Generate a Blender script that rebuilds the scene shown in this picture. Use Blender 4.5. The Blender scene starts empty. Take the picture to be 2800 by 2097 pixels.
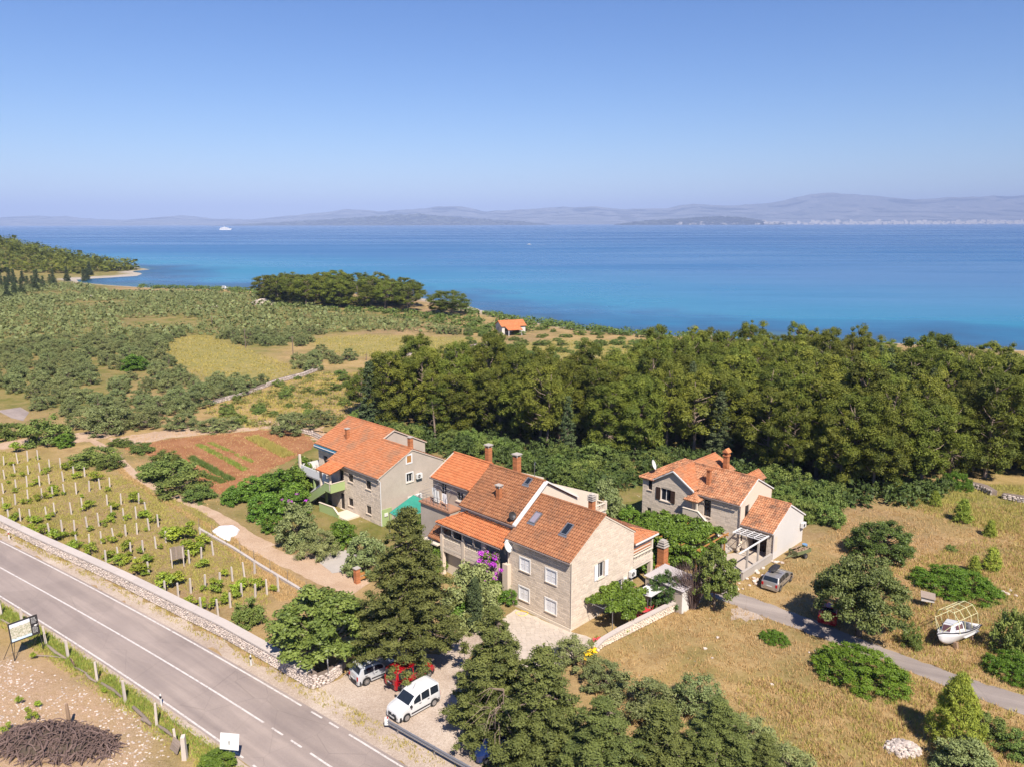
import bpy, math, random
import numpy as np
from mathutils import Vector, Matrix
random.seed(7); RNG = np.random.default_rng(7)
SC = bpy.context.scene
COL = SC.collection
R = math.radians
# ------------------------------------------------------------------ camera
FPX, CAMH = 2110.0, 36.0
PITCH = math.atan((1048.5 - 611.0) / FPX)
cd = bpy.data.cameras.new('camera'); cam = bpy.data.objects.new('camera', cd); COL.objects.link(cam)
cam.location = (0, 0, CAMH); cam.rotation_mode = 'XYZ'
cam.rotation_euler = (R(90) - PITCH, R(0.12), 0)
cd.sensor_width = 36; cd.lens = 36 * FPX / 2800; cd.clip_start = 0.5; cd.clip_end = 200000
SC.camera = cam
# ------------------------------------------------------------------ light and exposure
SUN_AZ, SUN_EL = 162.0, 50.0            # degrees clockwise from +Y, elevation
W = bpy.data.worlds.new('World'); SC.world = W; W.use_nodes = True
wn = W.node_tree.nodes; wl = W.node_tree.links; wn.clear()
sky = wn.new('ShaderNodeTexSky'); sky.sky_type = 'NISHITA'; sky.sun_disc = False
sky.sun_elevation = R(SUN_EL); sky.sun_rotation = R(SUN_AZ)
sky.altitude = 0; sky.air_density = 1.0; sky.dust_density = 0.15; sky.ozone_density = 6.0
bg = wn.new('ShaderNodeBackground'); bg.inputs[1].default_value = 0.074
wo = wn.new('ShaderNodeOutputWorld'); hsv = wn.new('ShaderNodeHueSaturation'); hsv.inputs['Saturation'].default_value = 1.18; hsv.inputs['Hue'].default_value = 0.512; wl.new(sky.outputs[0], hsv.inputs['Color']); wl.new(hsv.outputs[0], bg.inputs[0]); wl.new(bg.outputs[0], wo.inputs[0])
sd = bpy.data.lights.new('sun', 'SUN'); sd.energy = 5.0; sd.angle = R(0.53); sd.color = (1.0, 0.915, 0.81)
sun = bpy.data.objects.new('sun', sd); COL.objects.link(sun)
sdir = Vector((math.sin(R(SUN_AZ)) * math.cos(R(SUN_EL)), math.cos(R(SUN_AZ)) * math.cos(R(SUN_EL)), math.sin(R(SUN_EL))))
sun.rotation_euler = sdir.to_track_quat('Z', 'Y').to_euler(); sun.location = (40, -60, 90)
SC.view_settings.view_transform = 'Standard'; SC.view_settings.look = 'None'
SC.view_settings.exposure = 0.86; SC.view_settings.gamma = 1.0; SC.view_settings.use_curve_mapping = False
SC.render.engine = 'CYCLES'
cy = SC.cycles
cy.max_bounces = 5; cy.diffuse_bounces = 2; cy.glossy_bounces = 2; cy.transmission_bounces = 4; cy.transparent_max_bounces = 8
cy.volume_bounces = 0; cy.use_denoising = True; cy.sample_clamp_indirect = 6.0; cy.caustics_reflective = False; cy.caustics_refractive = False
# ------------------------------------------------------------------ terrain height and pixel-to-ground helper
SEA = -4.0
def sstep(a, b, x):
    t = np.clip((x - a) / (b - a), 0, 1); return t * t * (3 - 2 * t)
SHORE = np.array([(-2600, 900), (-1500, 860), (-900, 900), (-560, 840), (-420, 770), (-348, 730), (-322, 700), (-326, 672), (-300, 640), (-292, 610), (-318, 572),
         (-300, 545), (-266, 520), (-232, 500), (-180, 486), (-120, 470), (-70, 425), (-39, 392), (-19, 362), (8, 322), (27, 298), (50, 283), (78, 272), (130, 262),
         (200, 228), (420, 150), (1500, -300), (2600, -800)], float)
def shore_dist(x, y):
    """signed distance to the shore line, positive on land"""
    p = np.stack([np.asarray(x, float), np.asarray(y, float)], -1)
    best = np.full(p.shape[:-1], 1e9); sg = np.ones(p.shape[:-1])
    for a, b in zip(SHORE[:-1], SHORE[1:]):
        d = b - a; L = d @ d
        t = np.clip(((p - a) @ d) / L, 0, 1)
        q = a + t[..., None] * d
        dd = np.hypot(p[..., 0] - q[..., 0], p[..., 1] - q[..., 1])
        cr = d[0] * (p[..., 1] - a[1]) - d[1] * (p[..., 0] - a[0])
        m = dd < best - 1e-9
        best = np.where(m, dd, best); sg = np.where(m, np.where(cr < 0, 1, -1), sg)
    return best * sg
def ground(x, y):
    x = np.asarray(x, float); y = np.asarray(y, float)
    sdst = shore_dist(x, y)
    z = -3.3 * (1 - sstep(25, 175, sdst))
    z = z - 0.95 * (1 - sstep(-2, 14, sdst)) - 3.0 * (1 - sstep(-30, 0, sdst))
    hill = 23 * sstep(0, 70, sdst) * sstep(590, 670, y) * sstep(-310, -520, x)
    hill2 = 2.5 * np.exp(-(((x + 92) / 70) ** 2 + ((y - 395) / 45) ** 2))
    z = z + hill + hill2
    far = sstep(150, 260, np.hypot(x, y - 20))
    z = z + far * (0.35 * np.sin(x * .045 + 1) * np.cos(y * .038) + .25 * np.sin(x * .017 + y * .023)) * sstep(10, 60, sdst)
    return z
def ray(px, py):
    c, s = math.cos(PITCH), math.sin(PITCH); a = (px - 1400) / FPX; b = (py - 1048.5) / FPX
    return np.array([a, c - b * s, -s - b * c])
def G(px, py, dz=0.0):
    """where the sight line of a photograph pixel meets the ground"""
    d = ray(px, py); z = 0.0
    for _ in range(12):
        t = (z + dz - CAMH) / d[2]; q = d * t
        z = float(ground(q[0], q[1]))
    return Vector((q[0], q[1], z + dz))
def ppm(v):
    """photograph pixels per metre at a point"""
    c, s = math.cos(PITCH), math.sin(PITCH)
    return FPX / (v[1] * c - (v[2] - CAMH) * s)
# ------------------------------------------------------------------ mesh builder
class MB:
    def __init__(s): s.v = []; s.f = []; s.t = []; s.M = None
    def add(s, vs, fs, tint=None):
        o = len(s.v)
        if s.M is not None: vs = [tuple(s.M @ Vector(p)) for p in vs]
        s.v.extend([tuple(p) for p in vs]); s.f.extend([tuple(i + o for i in f) for f in fs])
        t = random.random() if tint is None else tint
        s.t.extend([t] * len(fs)); return s
    def box(s, x0, x1, y0, y1, z0, z1, tint=None, bottom=True):
        vs = [(x0, y0, z0), (x1, y0, z0), (x1, y1, z0), (x0, y1, z0), (x0, y0, z1), (x1, y0, z1), (x1, y1, z1), (x0, y1, z1)]
        fs = [(4, 5, 6, 7), (0, 1, 5, 4), (1, 2, 6, 5), (2, 3, 7, 6), (3, 0, 4, 7)] + ([(3, 2, 1, 0)] if bottom else [])
        return s.add(vs, fs, tint)
    def hexa(s, p, tint=None):           # 8 points, bottom ring then top ring
        return s.add(p, [(3, 2, 1, 0), (4, 5, 6, 7), (0, 1, 5, 4), (1, 2, 6, 5), (2, 3, 7, 6), (3, 0, 4, 7)], tint)
    def quad(s, a, b, c, d, tint=None): return s.add([a, b, c, d], [(0, 1, 2, 3)], tint)
    def prism(s, poly, z0, z1, tint=None):    # polygon in xy (ccw), extruded in z
        n = len(poly)
        vs = [(p[0], p[1], z0) for p in poly] + [(p[0], p[1], z1) for p in poly]
        fs = [tuple(range(n))[::-1], tuple(range(n, 2 * n))] + [(i, (i + 1) % n, n + (i + 1) % n, n + i) for i in range(n)]
        return s.add(vs, fs, tint)
    def slab(s, poly3, th, tint=None):        # 3D planar polygon given its top, thickened downwards along -normal
        P = [Vector(p) for p in poly3]; nrm = Vector((0, 0, 0)); n = len(P)
        for i in range(n):
            a, b = P[i], P[(i + 1) % n]; nrm += a.cross(b)
        nrm.normalize()
        vs = [tuple(p - nrm * th) for p in P] + [tuple(p) for p in P]
        fs = [tuple(range(n))[::-1], tuple(range(n, 2 * n))] + [(i, (i + 1) % n, n + (i + 1) % n, n + i) for i in range(n)]
        return s.add(vs, fs, tint)
    def tube(s, path, r, n=6, tint=None, cap=True):
        path = [Vector(p) for p in path]; m = len(path)
        rr = r if hasattr(r, '__len__') else [r] * m
        vs = []; up = Vector((0.13, 0.27, 0.95))
        for i, p in enumerate(path):
            d = (path[min(i + 1, m - 1)] - path[max(i - 1, 0)])
            if d.length < 1e-9: d = Vector((0, 0, 1))
            d.normalize(); u = d.cross(up)
            if u.length < 1e-3: u = d.cross(Vector((1, 0, 0)))
            u.normalize(); w = d.cross(u)
            for k in range(n):
                a = 2 * math.pi * k / n
                vs.append(tuple(p + (u * math.cos(a) + w * math.sin(a)) * rr[i]))
        fs = []
        for i in range(m - 1):
            for k in range(n):
                k2 = (k + 1) % n
                fs.append((i * n + k, i * n + k2, (i + 1) * n + k2, (i + 1) * n + k))
        if cap: fs += [tuple(range(n))[::-1], tuple(range((m - 1) * n, m * n))]
        return s.add(vs, fs, tint)
    def lathe(s, prof, cx=0, cy=0, n=10, tint=None):   # prof: (radius, z)
        vs = []; m = len(prof)
        for r, z in prof:
            for k in range(n):
                a = 2 * math.pi * k / n; vs.append((cx + r * math.cos(a), cy + r * math.sin(a), z))
        fs = [(i * n + k, i * n + (k + 1) % n, (i + 1) * n + (k + 1) % n, (i + 1) * n + k) for i in range(m - 1) for k in range(n)]
        fs += [tuple(range(n))[::-1], tuple(range((m - 1) * n, m * n))]
        return s.add(vs, fs, tint)
    def rock(s, c, rx, ry, rz, tint=None, seed=None):
        rs = random.Random(seed if seed is not None else random.random())
        vs = []; n = 6
        for lat in (-0.75, -0.1, 0.6):
            for k in range(n):
                a = 2 * math.pi * (k + .3 * rs.random()) / n; q = math.sqrt(1 - lat * lat) * rs.uniform(.8, 1.15)
                vs.append((c[0] + rx * q * math.cos(a), c[1] + ry * q * math.sin(a), c[2] + rz * (lat + rs.uniform(-.15, .15))))
        vs.append((c[0], c[1], c[2] + rz * .95))
        fs = [(i * n + k, i * n + (k + 1) % n, (i + 1) * n + (k + 1) % n, (i + 1) * n + k) for i in range(2) for k in range(n)]
        fs += [(2 * n + k, 2 * n + (k + 1) % n, 3 * n) for k in range(n)] + [tuple(range(n))[::-1]]
        return s.add(vs, fs, tint)
    def build(s, name, mt, parent=None, smooth=False):
        return mesh_obj(name, s.v, s.f, mt, parent, smooth, s.t)
def mesh_obj(name, v, f, mt, parent=None, smooth=False, tint=None):
    me = bpy.data.meshes.new(name); me.from_pydata(v, [], f)
    if mt is not None: me.materials.append(mt)
    if tint is not None and len(tint) == len(me.polygons):
        at = me.attributes.new('tint', 'FLOAT', 'FACE'); at.data.foreach_set('value', np.asarray(tint, np.float32))
    if smooth: me.polygons.foreach_set('use_smooth', [True] * len(me.polygons))
    me.update()
    o = bpy.data.objects.new(name, me); COL.objects.link(o)
    if parent is not None: o.parent = parent
    return o
def np_mesh(name, V, F, tint, smooth=False):
    """mesh data from numpy quads"""
    me = bpy.data.meshes.new(name); nv, nf, k = len(V), len(F), F.shape[1]
    me.vertices.add(nv); me.vertices.foreach_set('co', V.astype(np.float32).ravel())
    me.loops.add(nf * k); me.loops.foreach_set('vertex_index', F.astype(np.int32).ravel())
    me.polygons.add(nf); me.polygons.foreach_set('loop_start', (np.arange(nf) * k).astype(np.int32))
    me.update(calc_edges=True)
    if tint is not None:
        at = me.attributes.new('tint', 'FLOAT', 'FACE'); at.data.foreach_set('value', tint.astype(np.float32))
    if smooth: me.polygons.foreach_set('use_smooth', [True] * nf)
    return me
def tag(o, label=None, cat=None, group=None, kind=None):
    if label: o['label'] = label
    if cat: o['category'] = cat
    if group: o['group'] = group
    if kind: o['kind'] = kind
    return o
def thing(name, label, cat, loc=(0, 0, 0), rz=0.0, group=None):
    o = bpy.data.objects.new(name, None); COL.objects.link(o); o.empty_display_size = .3
    o.location = loc; o.rotation_euler = (0, 0, rz); return tag(o, label, cat, group)
def link_copy(src, parent=None):
    c = src.copy(); COL.objects.link(c)
    if parent is not None: c.parent = parent
    return c
def copy_tree(src, parent=None, depth=0):
    kids = KIDS.get(src.name)
    c = link_copy(src, parent)
    for ch in (kids if kids is not None else list(src.children)): copy_tree(ch, c, depth + 1)
    return c
KIDS = {}
# ------------------------------------------------------------------ materials
def srgb(r, g, b):
    f = lambda c: (c / 255 / 12.92) if c <= 10 else ((c / 255 + .055) / 1.055) ** 2.4
    return (f(r), f(g), f(b), 1)
def c4(c): return c if len(c) == 4 else (*c, 1)
class NT:
    def __init__(s, name):
        s.m = bpy.data.materials.new(name); s.m.use_nodes = True; t = s.m.node_tree
        s.n = t.nodes; s.l = t.links; s.n.clear(); s.out = s.n.new('ShaderNodeOutputMaterial')
    def node(s, typ, ins=None, **kw):
        n = s.n.new(typ)
        for k, v in kw.items(): setattr(n, k, v)
        for k, v in (ins or {}).items():
            if isinstance(v, bpy.types.NodeSocket): s.l.new(v, n.inputs[k])
            else: n.inputs[k].default_value = v
        return n
    def pos(s): return s.node('ShaderNodeNewGeometry').outputs['Position']
    def objco(s): return s.node('ShaderNodeTexCoord').outputs['Object']
    def noise(s, vec, scale, detail=4, rough=.55, w=None):
        return s.node('ShaderNodeTexNoise', {'Vector': vec, 'Scale': scale, 'Detail': detail, 'Roughness': rough}).outputs['Fac']
    def ramp(s, fac, *stops):
        n = s.n.new('ShaderNodeValToRGB'); e = n.color_ramp.elements
        while len(e) < len(stops): e.new(.5)
        for i, (p, c) in enumerate(stops): e[i].position = p; e[i].color = c4(c)
        s.l.new(fac, n.inputs[0]); return n.outputs[0]
    def mix(s, fac, a, b, mode='MIX'):
        n = s.n.new('ShaderNodeMix'); n.data_type = 'RGBA'; n.blend_type = mode
        for k, v in ((0, fac), (6, a), (7, b)):
            if isinstance(v, bpy.types.NodeSocket): s.l.new(v, n.inputs[k])
            else: n.inputs[k].default_value = c4(v) if k else v
        return n.outputs[2]
    def math(s, op, a, b=0.0, clamp=False):
        n = s.n.new('ShaderNodeMath'); n.operation = op; n.use_clamp = clamp
        for k, v in ((0, a), (1, b)):
            if isinstance(v, bpy.types.NodeSocket): s.l.new(v, n.inputs[k])
            else: n.inputs[k].default_value = v
        return n.outputs[0]
    def mapr(s, v, a, b, c, d):
        n = s.node('ShaderNodeMapRange', {0: v, 1: a, 2: b, 3: c, 4: d}); return n.outputs[0]
    def attr(s, name='tint'): return s.node('ShaderNodeAttribute', attribute_name=name).outputs['Fac']
    def bump(s, h, strength=.3, dist=.05):
        return s.node('ShaderNodeBump', {'Height': h, 'Strength': strength, 'Distance': dist}).outputs[0]
    def bsdf(s, color, rough=.8, normal=None, metallic=0.0, spec=.3, coat=0.0, trans=None):
        p = s.node('ShaderNodeBsdfPrincipled', {'Roughness': rough, 'Metallic': metallic, 'Specular IOR Level': spec, 'Coat Weight': coat})
        if isinstance(color, bpy.types.NodeSocket): s.l.new(color, p.inputs['Base Color'])
        else: p.inputs['Base Color'].default_value = c4(color)
        if isinstance(rough, bpy.types.NodeSocket): s.l.new(rough, p.inputs['Roughness'])
        if normal is not None: s.l.new(normal, p.inputs['Normal'])
        s.l.new(p.outputs[0], s.out.inputs[0]); return p
ALB = .80
def plain(name, color, rough=.7, var=.18, scale=3.0, tint=0.0, bump=0.0, bscale=40, metallic=0.0, spec=.3, coat=0.0, obj=False):
    """paint, plaster, wood, metal: a base colour with uneven wear, optional per-piece variation"""
    t = NT(name); v = t.objco() if obj else t.pos()
    n1 = t.noise(v, scale, 5, .6); n2 = t.noise(v, scale * 7, 3, .6)
    k = t.math('ADD', t.math('MULTIPLY', t.math('SUBTRACT', n1, .5), var * 2.2), t.math('MULTIPLY', t.math('SUBTRACT', n2, .5), var * 1.3))
    if tint: k = t.math('ADD', k, t.math('MULTIPLY', t.math('SUBTRACT', t.attr(), .5), tint * 2))
    k = t.math('ADD', k, 1.0)
    cc = t.node('ShaderNodeCombineColor', {0: k, 1: k, 2: k}).outputs[0]
    col = t.mix(1.0, tuple(c * ALB for c in color[:3]), cc, 'MULTIPLY')
    nr = t.bump(t.noise(v, bscale, 4, .6), bump, .02) if bump else None
    t.bsdf(col, rough, nr, metallic, spec, coat); return t.m
def leafmat(name, dark, light, trans=.35, rough=.6, rnd=.25, sat=1.0):
    t = NT(name); tn = t.attr(); oi = t.node('ShaderNodeObjectInfo')
    n1 = t.noise(t.pos(), .9, 2, .5)
    f = t.math('ADD', t.math('MULTIPLY', tn, .75), t.math('MULTIPLY', n1, .35), True)
    col = t.mix(f, dark, light)
    val = t.mapr(oi.outputs['Random'], 0, 1, 1.36 - rnd, 1.36 + rnd)
    hue = t.mapr(t.math('FRACT', t.math('MULTIPLY', oi.outputs['Random'], 7.31)), 0, 1, .480, .510)
    hs = t.node('ShaderNodeHueSaturation', {'Hue': hue, 'Saturation': sat, 'Value': val, 'Fac': 1.0, 'Color': col}).outputs[0]
    p = t.bsdf(hs, rough, None, 0, .25)
    tr = t.node('ShaderNodeBsdfTranslucent', {'Color': t.mix(1.0, hs, (1.25, 1.25, .6, 1), 'MULTIPLY')})
    mx = t.node('ShaderNodeMixShader', {0: trans * .6}); t.l.new(p.outputs[0], mx.inputs[1]); t.l.new(tr.outputs[0], mx.inputs[2])
    t.l.new(mx.outputs[0], t.out.inputs[0]); return t.m
M = {}
# ------------------------------------------------------------------ setting materials
def ground_mat():
    t = NT('dry_ground'); P = t.pos()
    big = t.noise(P, .035, 4, .6); mid = t.noise(P, .22, 5, .65); fin = t.noise(P, 2.2, 5, .7); vf = t.noise(P, 14, 3, .7)
    sx = t.node('ShaderNodeVectorMath', {0: P, 1: (1.0, .55, 1.0)}, operation='MULTIPLY').outputs[0]
    blade = t.noise(sx, 9, 6, .75)
    straw = t.ramp(mid, (.28, (.30, .195, .08)), (.46, (.52, .36, .165)), (.60, (.42, .30, .115)), (.78, (.30, .18, .085)))
    earth = t.ramp(fin, (.3, (.30, .185, .095)), (.6, (.45, .30, .175)), (.8, (.58, .45, .32)))
    col = t.mix(t.mapr(big, .42, .60, 0, .75), straw, earth)
    grn = t.ramp(fin, (.3, (.10, .12, .025)), (.55, (.20, .20, .05)), (.8, (.31, .27, .09)))
    ga = t.math('MAXIMUM', t.attr('green'), t.mapr(t.noise(P, .07, 4, .65), .46, .62, .0, .7)); gf = t.math('MULTIPLY', ga, t.mapr(t.math('ADD', mid, t.math('MULTIPLY', fin, .5)), .55, .9, .25, 1))
    col = t.mix(gf, col, grn)
    fld = t.ramp(t.math('ADD', t.math('MULTIPLY', mid, .6), t.math('MULTIPLY', blade, .4)), (.3, (.20, .20, .045)), (.5, (.36, .31, .10)), (.7, (.48, .37, .15)))
    col = t.mix(t.attr('meadow'), col, fld)
    bc = t.ramp(t.noise(P, 3.5, 5, .7), (.3, (.34, .28, .22)), (.55, (.56, .49, .41)), (.8, (.72, .66, .58)))
    stony = t.math('MULTIPLY', t.attr('stony'), t.mapr(fin, .35, .7, .35, 1))
    col = t.mix(stony, col, t.ramp(vf, (.3, (.40, .215, .12)), (.5, (.60, .40, .27)), (.7, (.76, .61, .49))))
    col = t.mix(t.attr('beach'), col, bc)
    vs = t.node('ShaderNodeTexVoronoi', {'Vector': P, 'Scale': 1.15}); peb = t.math('MULTIPLY', t.mapr(vs.outputs['Distance'], .07, .11, 1, 0), t.mapr(t.noise(P, .4, 3, .6), .52, .6, 0, 1))
    col = t.mix(t.math('MULTIPLY', peb, .8), col, (.66, .58, .50, 1))
    k = t.mapr(t.math('ADD', t.math('MULTIPLY', blade, .6), t.math('MULTIPLY', vf, .4)), .3, .7, .44, .98)
    cc = t.node('ShaderNodeCombineColor', {0: k, 1: k, 2: k}).outputs[0]
    col = t.mix(1.0, col, cc, 'MULTIPLY')
    nr = t.bump(t.math('ADD', t.math('MULTIPLY', fin, .6), t.math('MULTIPLY', blade, .5)), .9, .18)
    t.bsdf(col, .95, nr, 0, .1); return t.m
def granular(name, a, b, c, s1=.5, s2=6, bump=.5):
    t = NT(name); P = t.pos(); n1 = t.noise(P, s1, 5, .65); n2 = t.noise(P, s2, 5, .75)
    col = t.ramp(t.math('ADD', t.math('MULTIPLY', n1, .5), t.math('MULTIPLY', n2, .5)), (.34, a), (.5, b), (.66, c))
    sp = t.noise(P, s2 * 4, 2, .6)
    k = t.mapr(sp, .3, .7, .58, .95); cc = t.node('ShaderNodeCombineColor', {0: k, 1: k, 2: k}).outputs[0]
    t.bsdf(t.mix(1.0, col, cc, 'MULTIPLY'), .95, t.bump(n2, bump, .06), 0, .12); return t.m
def asphalt_mat(name, a, b, ang):
    t = NT(name); P = t.pos()
    rot = t.node('ShaderNodeVectorRotate', {'Vector': P, 'Angle': -ang}, rotation_type='Z_AXIS').outputs[0]
    st = t.node('ShaderNodeVectorMath', {0: rot, 1: (.05, 1.1, 1)}, operation='MULTIPLY').outputs[0]
    streak = t.noise(st, 1.0, 4, .6); pat = t.noise(P, .16, 4, .6); g = t.noise(P, 18, 3, .7)
    f = t.math('ADD', t.math('MULTIPLY', streak, .55), t.math('MULTIPLY', pat, .45))
    col = t.ramp(f, (.36, a), (.52, tuple((x + y) / 2 for x, y in zip(a, b))), (.64, b))
    vor = t.node('ShaderNodeTexVoronoi', {'Vector': t.node('ShaderNodeVectorMath', {0: rot, 1: (.11, .3, 1)}, operation='MULTIPLY').outputs[0], 'Scale': 1.0}, feature='F1')
    pk = t.mapr(t.node('ShaderNodeSeparateColor', {0: vor.outputs['Color']}).outputs[0], 0, 1, .95, 1.05)
    crk = t.node('ShaderNodeTexVoronoi', {'Vector': P, 'Scale': .22}, feature='DISTANCE_TO_EDGE').outputs['Distance']
    ck = t.mapr(crk, 0, .006, .8, 1)
    k = t.math('MULTIPLY', t.math('MULTIPLY', t.mapr(g, .3, .7, .68, .86), pk), ck)
    cc = t.node('ShaderNodeCombineColor', {0: k, 1: k, 2: k}).outputs[0]
    t.bsdf(t.mix(1.0, col, cc, 'MULTIPLY'), .9, t.bump(g, .25, .01), 0, .2); return t.m
def worn_paint():
    t = NT('worn_road_paint'); P = t.pos(); n = t.noise(P, 3.0, 5, .75); n2 = t.noise(P, 26, 3, .7)
    f = t.mapr(t.math('ADD', t.math('MULTIPLY', n, .6), t.math('MULTIPLY', n2, .4)), .40, .50, 0, 1)
    t.bsdf(t.mix(f, (.30, .25, .23), (.56, .52, .485)), .8, None, 0, .2); return t.m
def sea_mat():
    t = NT('sea_water'); P = t.pos(); sdn = t.attr('sd')
    st = t.node('ShaderNodeVectorMath', {0: P, 1: (.35, 1.0, 1)}, operation='MULTIPLY').outputs[0]
    slick = t.noise(t.node('ShaderNodeVectorMath', {0: P, 1: (.0011, .0046, 1)}, operation='MULTIPLY').outputs[0], 1.0, 4, .6)
    weed = t.noise(P, .018, 4, .6)
    d2 = t.math('ADD', sdn, t.mapr(weed, .3, .7, -28, 28))
    col = t.ramp(t.mapr(d2, 0, 1400, 0, 1), (.0, (.03, .09, .11)), (.012, (.010, .055, .12)), (.03, (.009, .10, .20)), (.05, (.010, .165, .262)), (.11, (.010, .145, .265)), (.24, (.011, .098, .235)), (1.0, (.012, .074, .20)))
    col = t.mix(t.mapr(slick, .40, .62, 0, .22), col, (.026, .095, .21, 1))
    w1 = t.noise(st, .55, 4, .6); w2 = t.noise(st, .09, 3, .6)
    nr = t.bump(t.math('ADD', t.math('MULTIPLY', w1, .35), t.math('MULTIPLY', w2, 1.2)), .30, .5)
    t.bsdf(col, t.mapr(slick, .38, .62, .34, .22), nr, 0, .32); return t.m
M['ground'] = ground_mat(); M['sea'] = sea_mat()
M['asphalt'] = asphalt_mat('asphalt', (.295, .24, .216), (.44, .36, .312), R(-38.5))
M['lane_asphalt'] = asphalt_mat('lane_asphalt', (.28, .235, .21), (.42, .355, .31), R(-24))
M['marking'] = worn_paint()
M['gravel'] = granular('pale_gravel', (.33, .25, .19), (.50, .40, .32), (.66, .56, .47), .25, 5)
M['sand_path'] = granular('sandy_path', (.40, .27, .17), (.54, .38, .26), (.62, .47, .34), .3, 5, .3)
M['red_soil'] = granular('red_soil', (.25, .105, .048), (.36, .165, .075), (.45, .235, .12), .35, 4, .9)
M['concrete'] = plain('old_concrete', (.48, .43, .38), .9, .16, .8, .0, .25, 20)
M['paving'] = plain('pale_paving_stone', (.56, .475, .395), .85, .14, 2.0, .07, .3, 25)
M['hill'] = granular('far_hill_scrub', (.07, .075, .07), (.13, .13, .12), (.26, .235, .215), .0012, .006, .2)
M['hill_dark'] = granular('near_island_scrub', (.035, .045, .025), (.06, .065, .035), (.11, .10, .07), .0015, .008, .2)
# ------------------------------------------------------------------ terrain sheet
def in_poly(x, y, poly):
    r = np.zeros(np.shape(x), bool); n = len(poly)
    for i in range(n):
        (x1, y1), (x2, y2) = poly[i], poly[(i + 1) % n]
        c = ((y1 > y) != (y2 > y)) & (x < (x2 - x1) * (y - y1) / ((y2 - y1) if y2 != y1 else 1e-9) + x1)
        r ^= c
    return r
def gpoly(pts): return [tuple(G(*p)[:2]) for p in pts]
def grid_sheet(name, ys, half, nx, zf, mt, attrs):
    us = np.linspace(-1, 1, nx); X = np.array([us * half(y) for y in ys]); Y = np.repeat(np.array(ys)[:, None], nx, 1)
    Z = zf(X, Y); V = np.stack([X, Y, Z], -1).reshape(-1, 3); ny = len(ys)
    i = np.arange(ny - 1)[:, None] * nx + np.arange(nx - 1)[None]
    F = np.stack([i, i + 1, i + nx + 1, i + nx], -1).reshape(-1, 4)
    me = np_mesh(name, V, F, None, True); me.materials.append(mt)
    for k, fn in attrs.items():
        a = me.attributes.new(k, 'FLOAT', 'POINT'); a.data.foreach_set('value', np.asarray(fn(X, Y), np.float32).ravel())
    o = bpy.data.objects.new(name, me); COL.objects.link(o); return o
def soft(x, y, poly, w=4.0):
    s = 0
    for dx, dy in ((0, 0), (w, 0), (-w, 0), (0, w), (0, -w)): s = s + in_poly(x + dx, y + dy, poly)
    return s / 5.0
MEADOWS = [gpoly(q) for q in ([(470, 925), (560, 912), (650, 945), (760, 985), (815, 1005), (790, 1030), (700, 1050), (560, 1045), (500, 1010), (430, 985)],
     [(840, 925), (1000, 915), (1300, 925), (1330, 945), (1180, 975), (960, 975), (880, 960)],
     [(1280, 960), (1500, 930), (1900, 935), (1990, 970), (1800, 1000), (1500, 1010), (1300, 1005)])]
GREENS = [gpoly(q) for q in ([(-400, 690), (380, 700), (430, 740), (300, 790), (700, 800), (1250, 868), (1000, 905), (840, 925), (640, 1000), (420, 1010), (300, 1120), (-500, 1150)],
     [(0, 1215), (330, 1290), (560, 1390), (700, 1590), (560, 1690), (0, 1430), (-200, 1300)],
     [(560, 1240), (1000, 1150), (1800, 1260), (2200, 1310), (2250, 1440), (1700, 1500), (1250, 1600), (900, 1480), (620, 1400)],
     [(2400, 1330), (2900, 1330), (2900, 1480), (2620, 1440), (2450, 1380)])]
STONY = [gpoly(q) for q in ([(-300, 1760), (60, 1790), (400, 1960), (480, 2150), (-400, 2150)], [(0, 1480), (860, 1880), (900, 1905), (780, 1900), (0, 1500)])]
ys = list(np.linspace(-300, -10, 12)) + list(np.arange(0, 180, 2.0)) + list(180 + np.cumsum(np.linspace(2.2, 14, 100)))
terrain = grid_sheet('ground', ys, lambda y: 130 + 1.35 * abs(y), 260, ground, M['ground'], {
    'beach': lambda x, y: (1 - sstep(3, 9, shore_dist(x, y) - 9 * sstep(540, 570, y) * (1 - sstep(640, 690, y)) * (x > -420))),
    'meadow': lambda x, y: np.clip(sum(soft(x, y, p) for p in MEADOWS), 0, 1) * .9,
    'green': lambda x, y: np.clip(sum(soft(x, y, p) * (.4 if k == 1 else 1) for k, p in enumerate(GREENS)), 0, 1),
    'stony': lambda x, y: np.clip(sum(soft(x, y, p, 1.5) for p in STONY), 0, 1)})
tag(terrain, 'dry grass and earth ground falling gently to the shore', None, None, 'structure')
ysea = list(np.linspace(150, 800, 120)) + list(800 * np.power(49000 / 800, np.linspace(0.02, 1, 90)))
sea = grid_sheet('sea', ysea, lambda y: min(700 + 1.6 * y, 44000), 200, lambda x, y: np.full(np.shape(x), SEA), M['sea'], {'sd': lambda x, y: -shore_dist(x, y)})
tag(sea, 'calm blue sea with turquoise shallows', None, None, 'structure')
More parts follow.
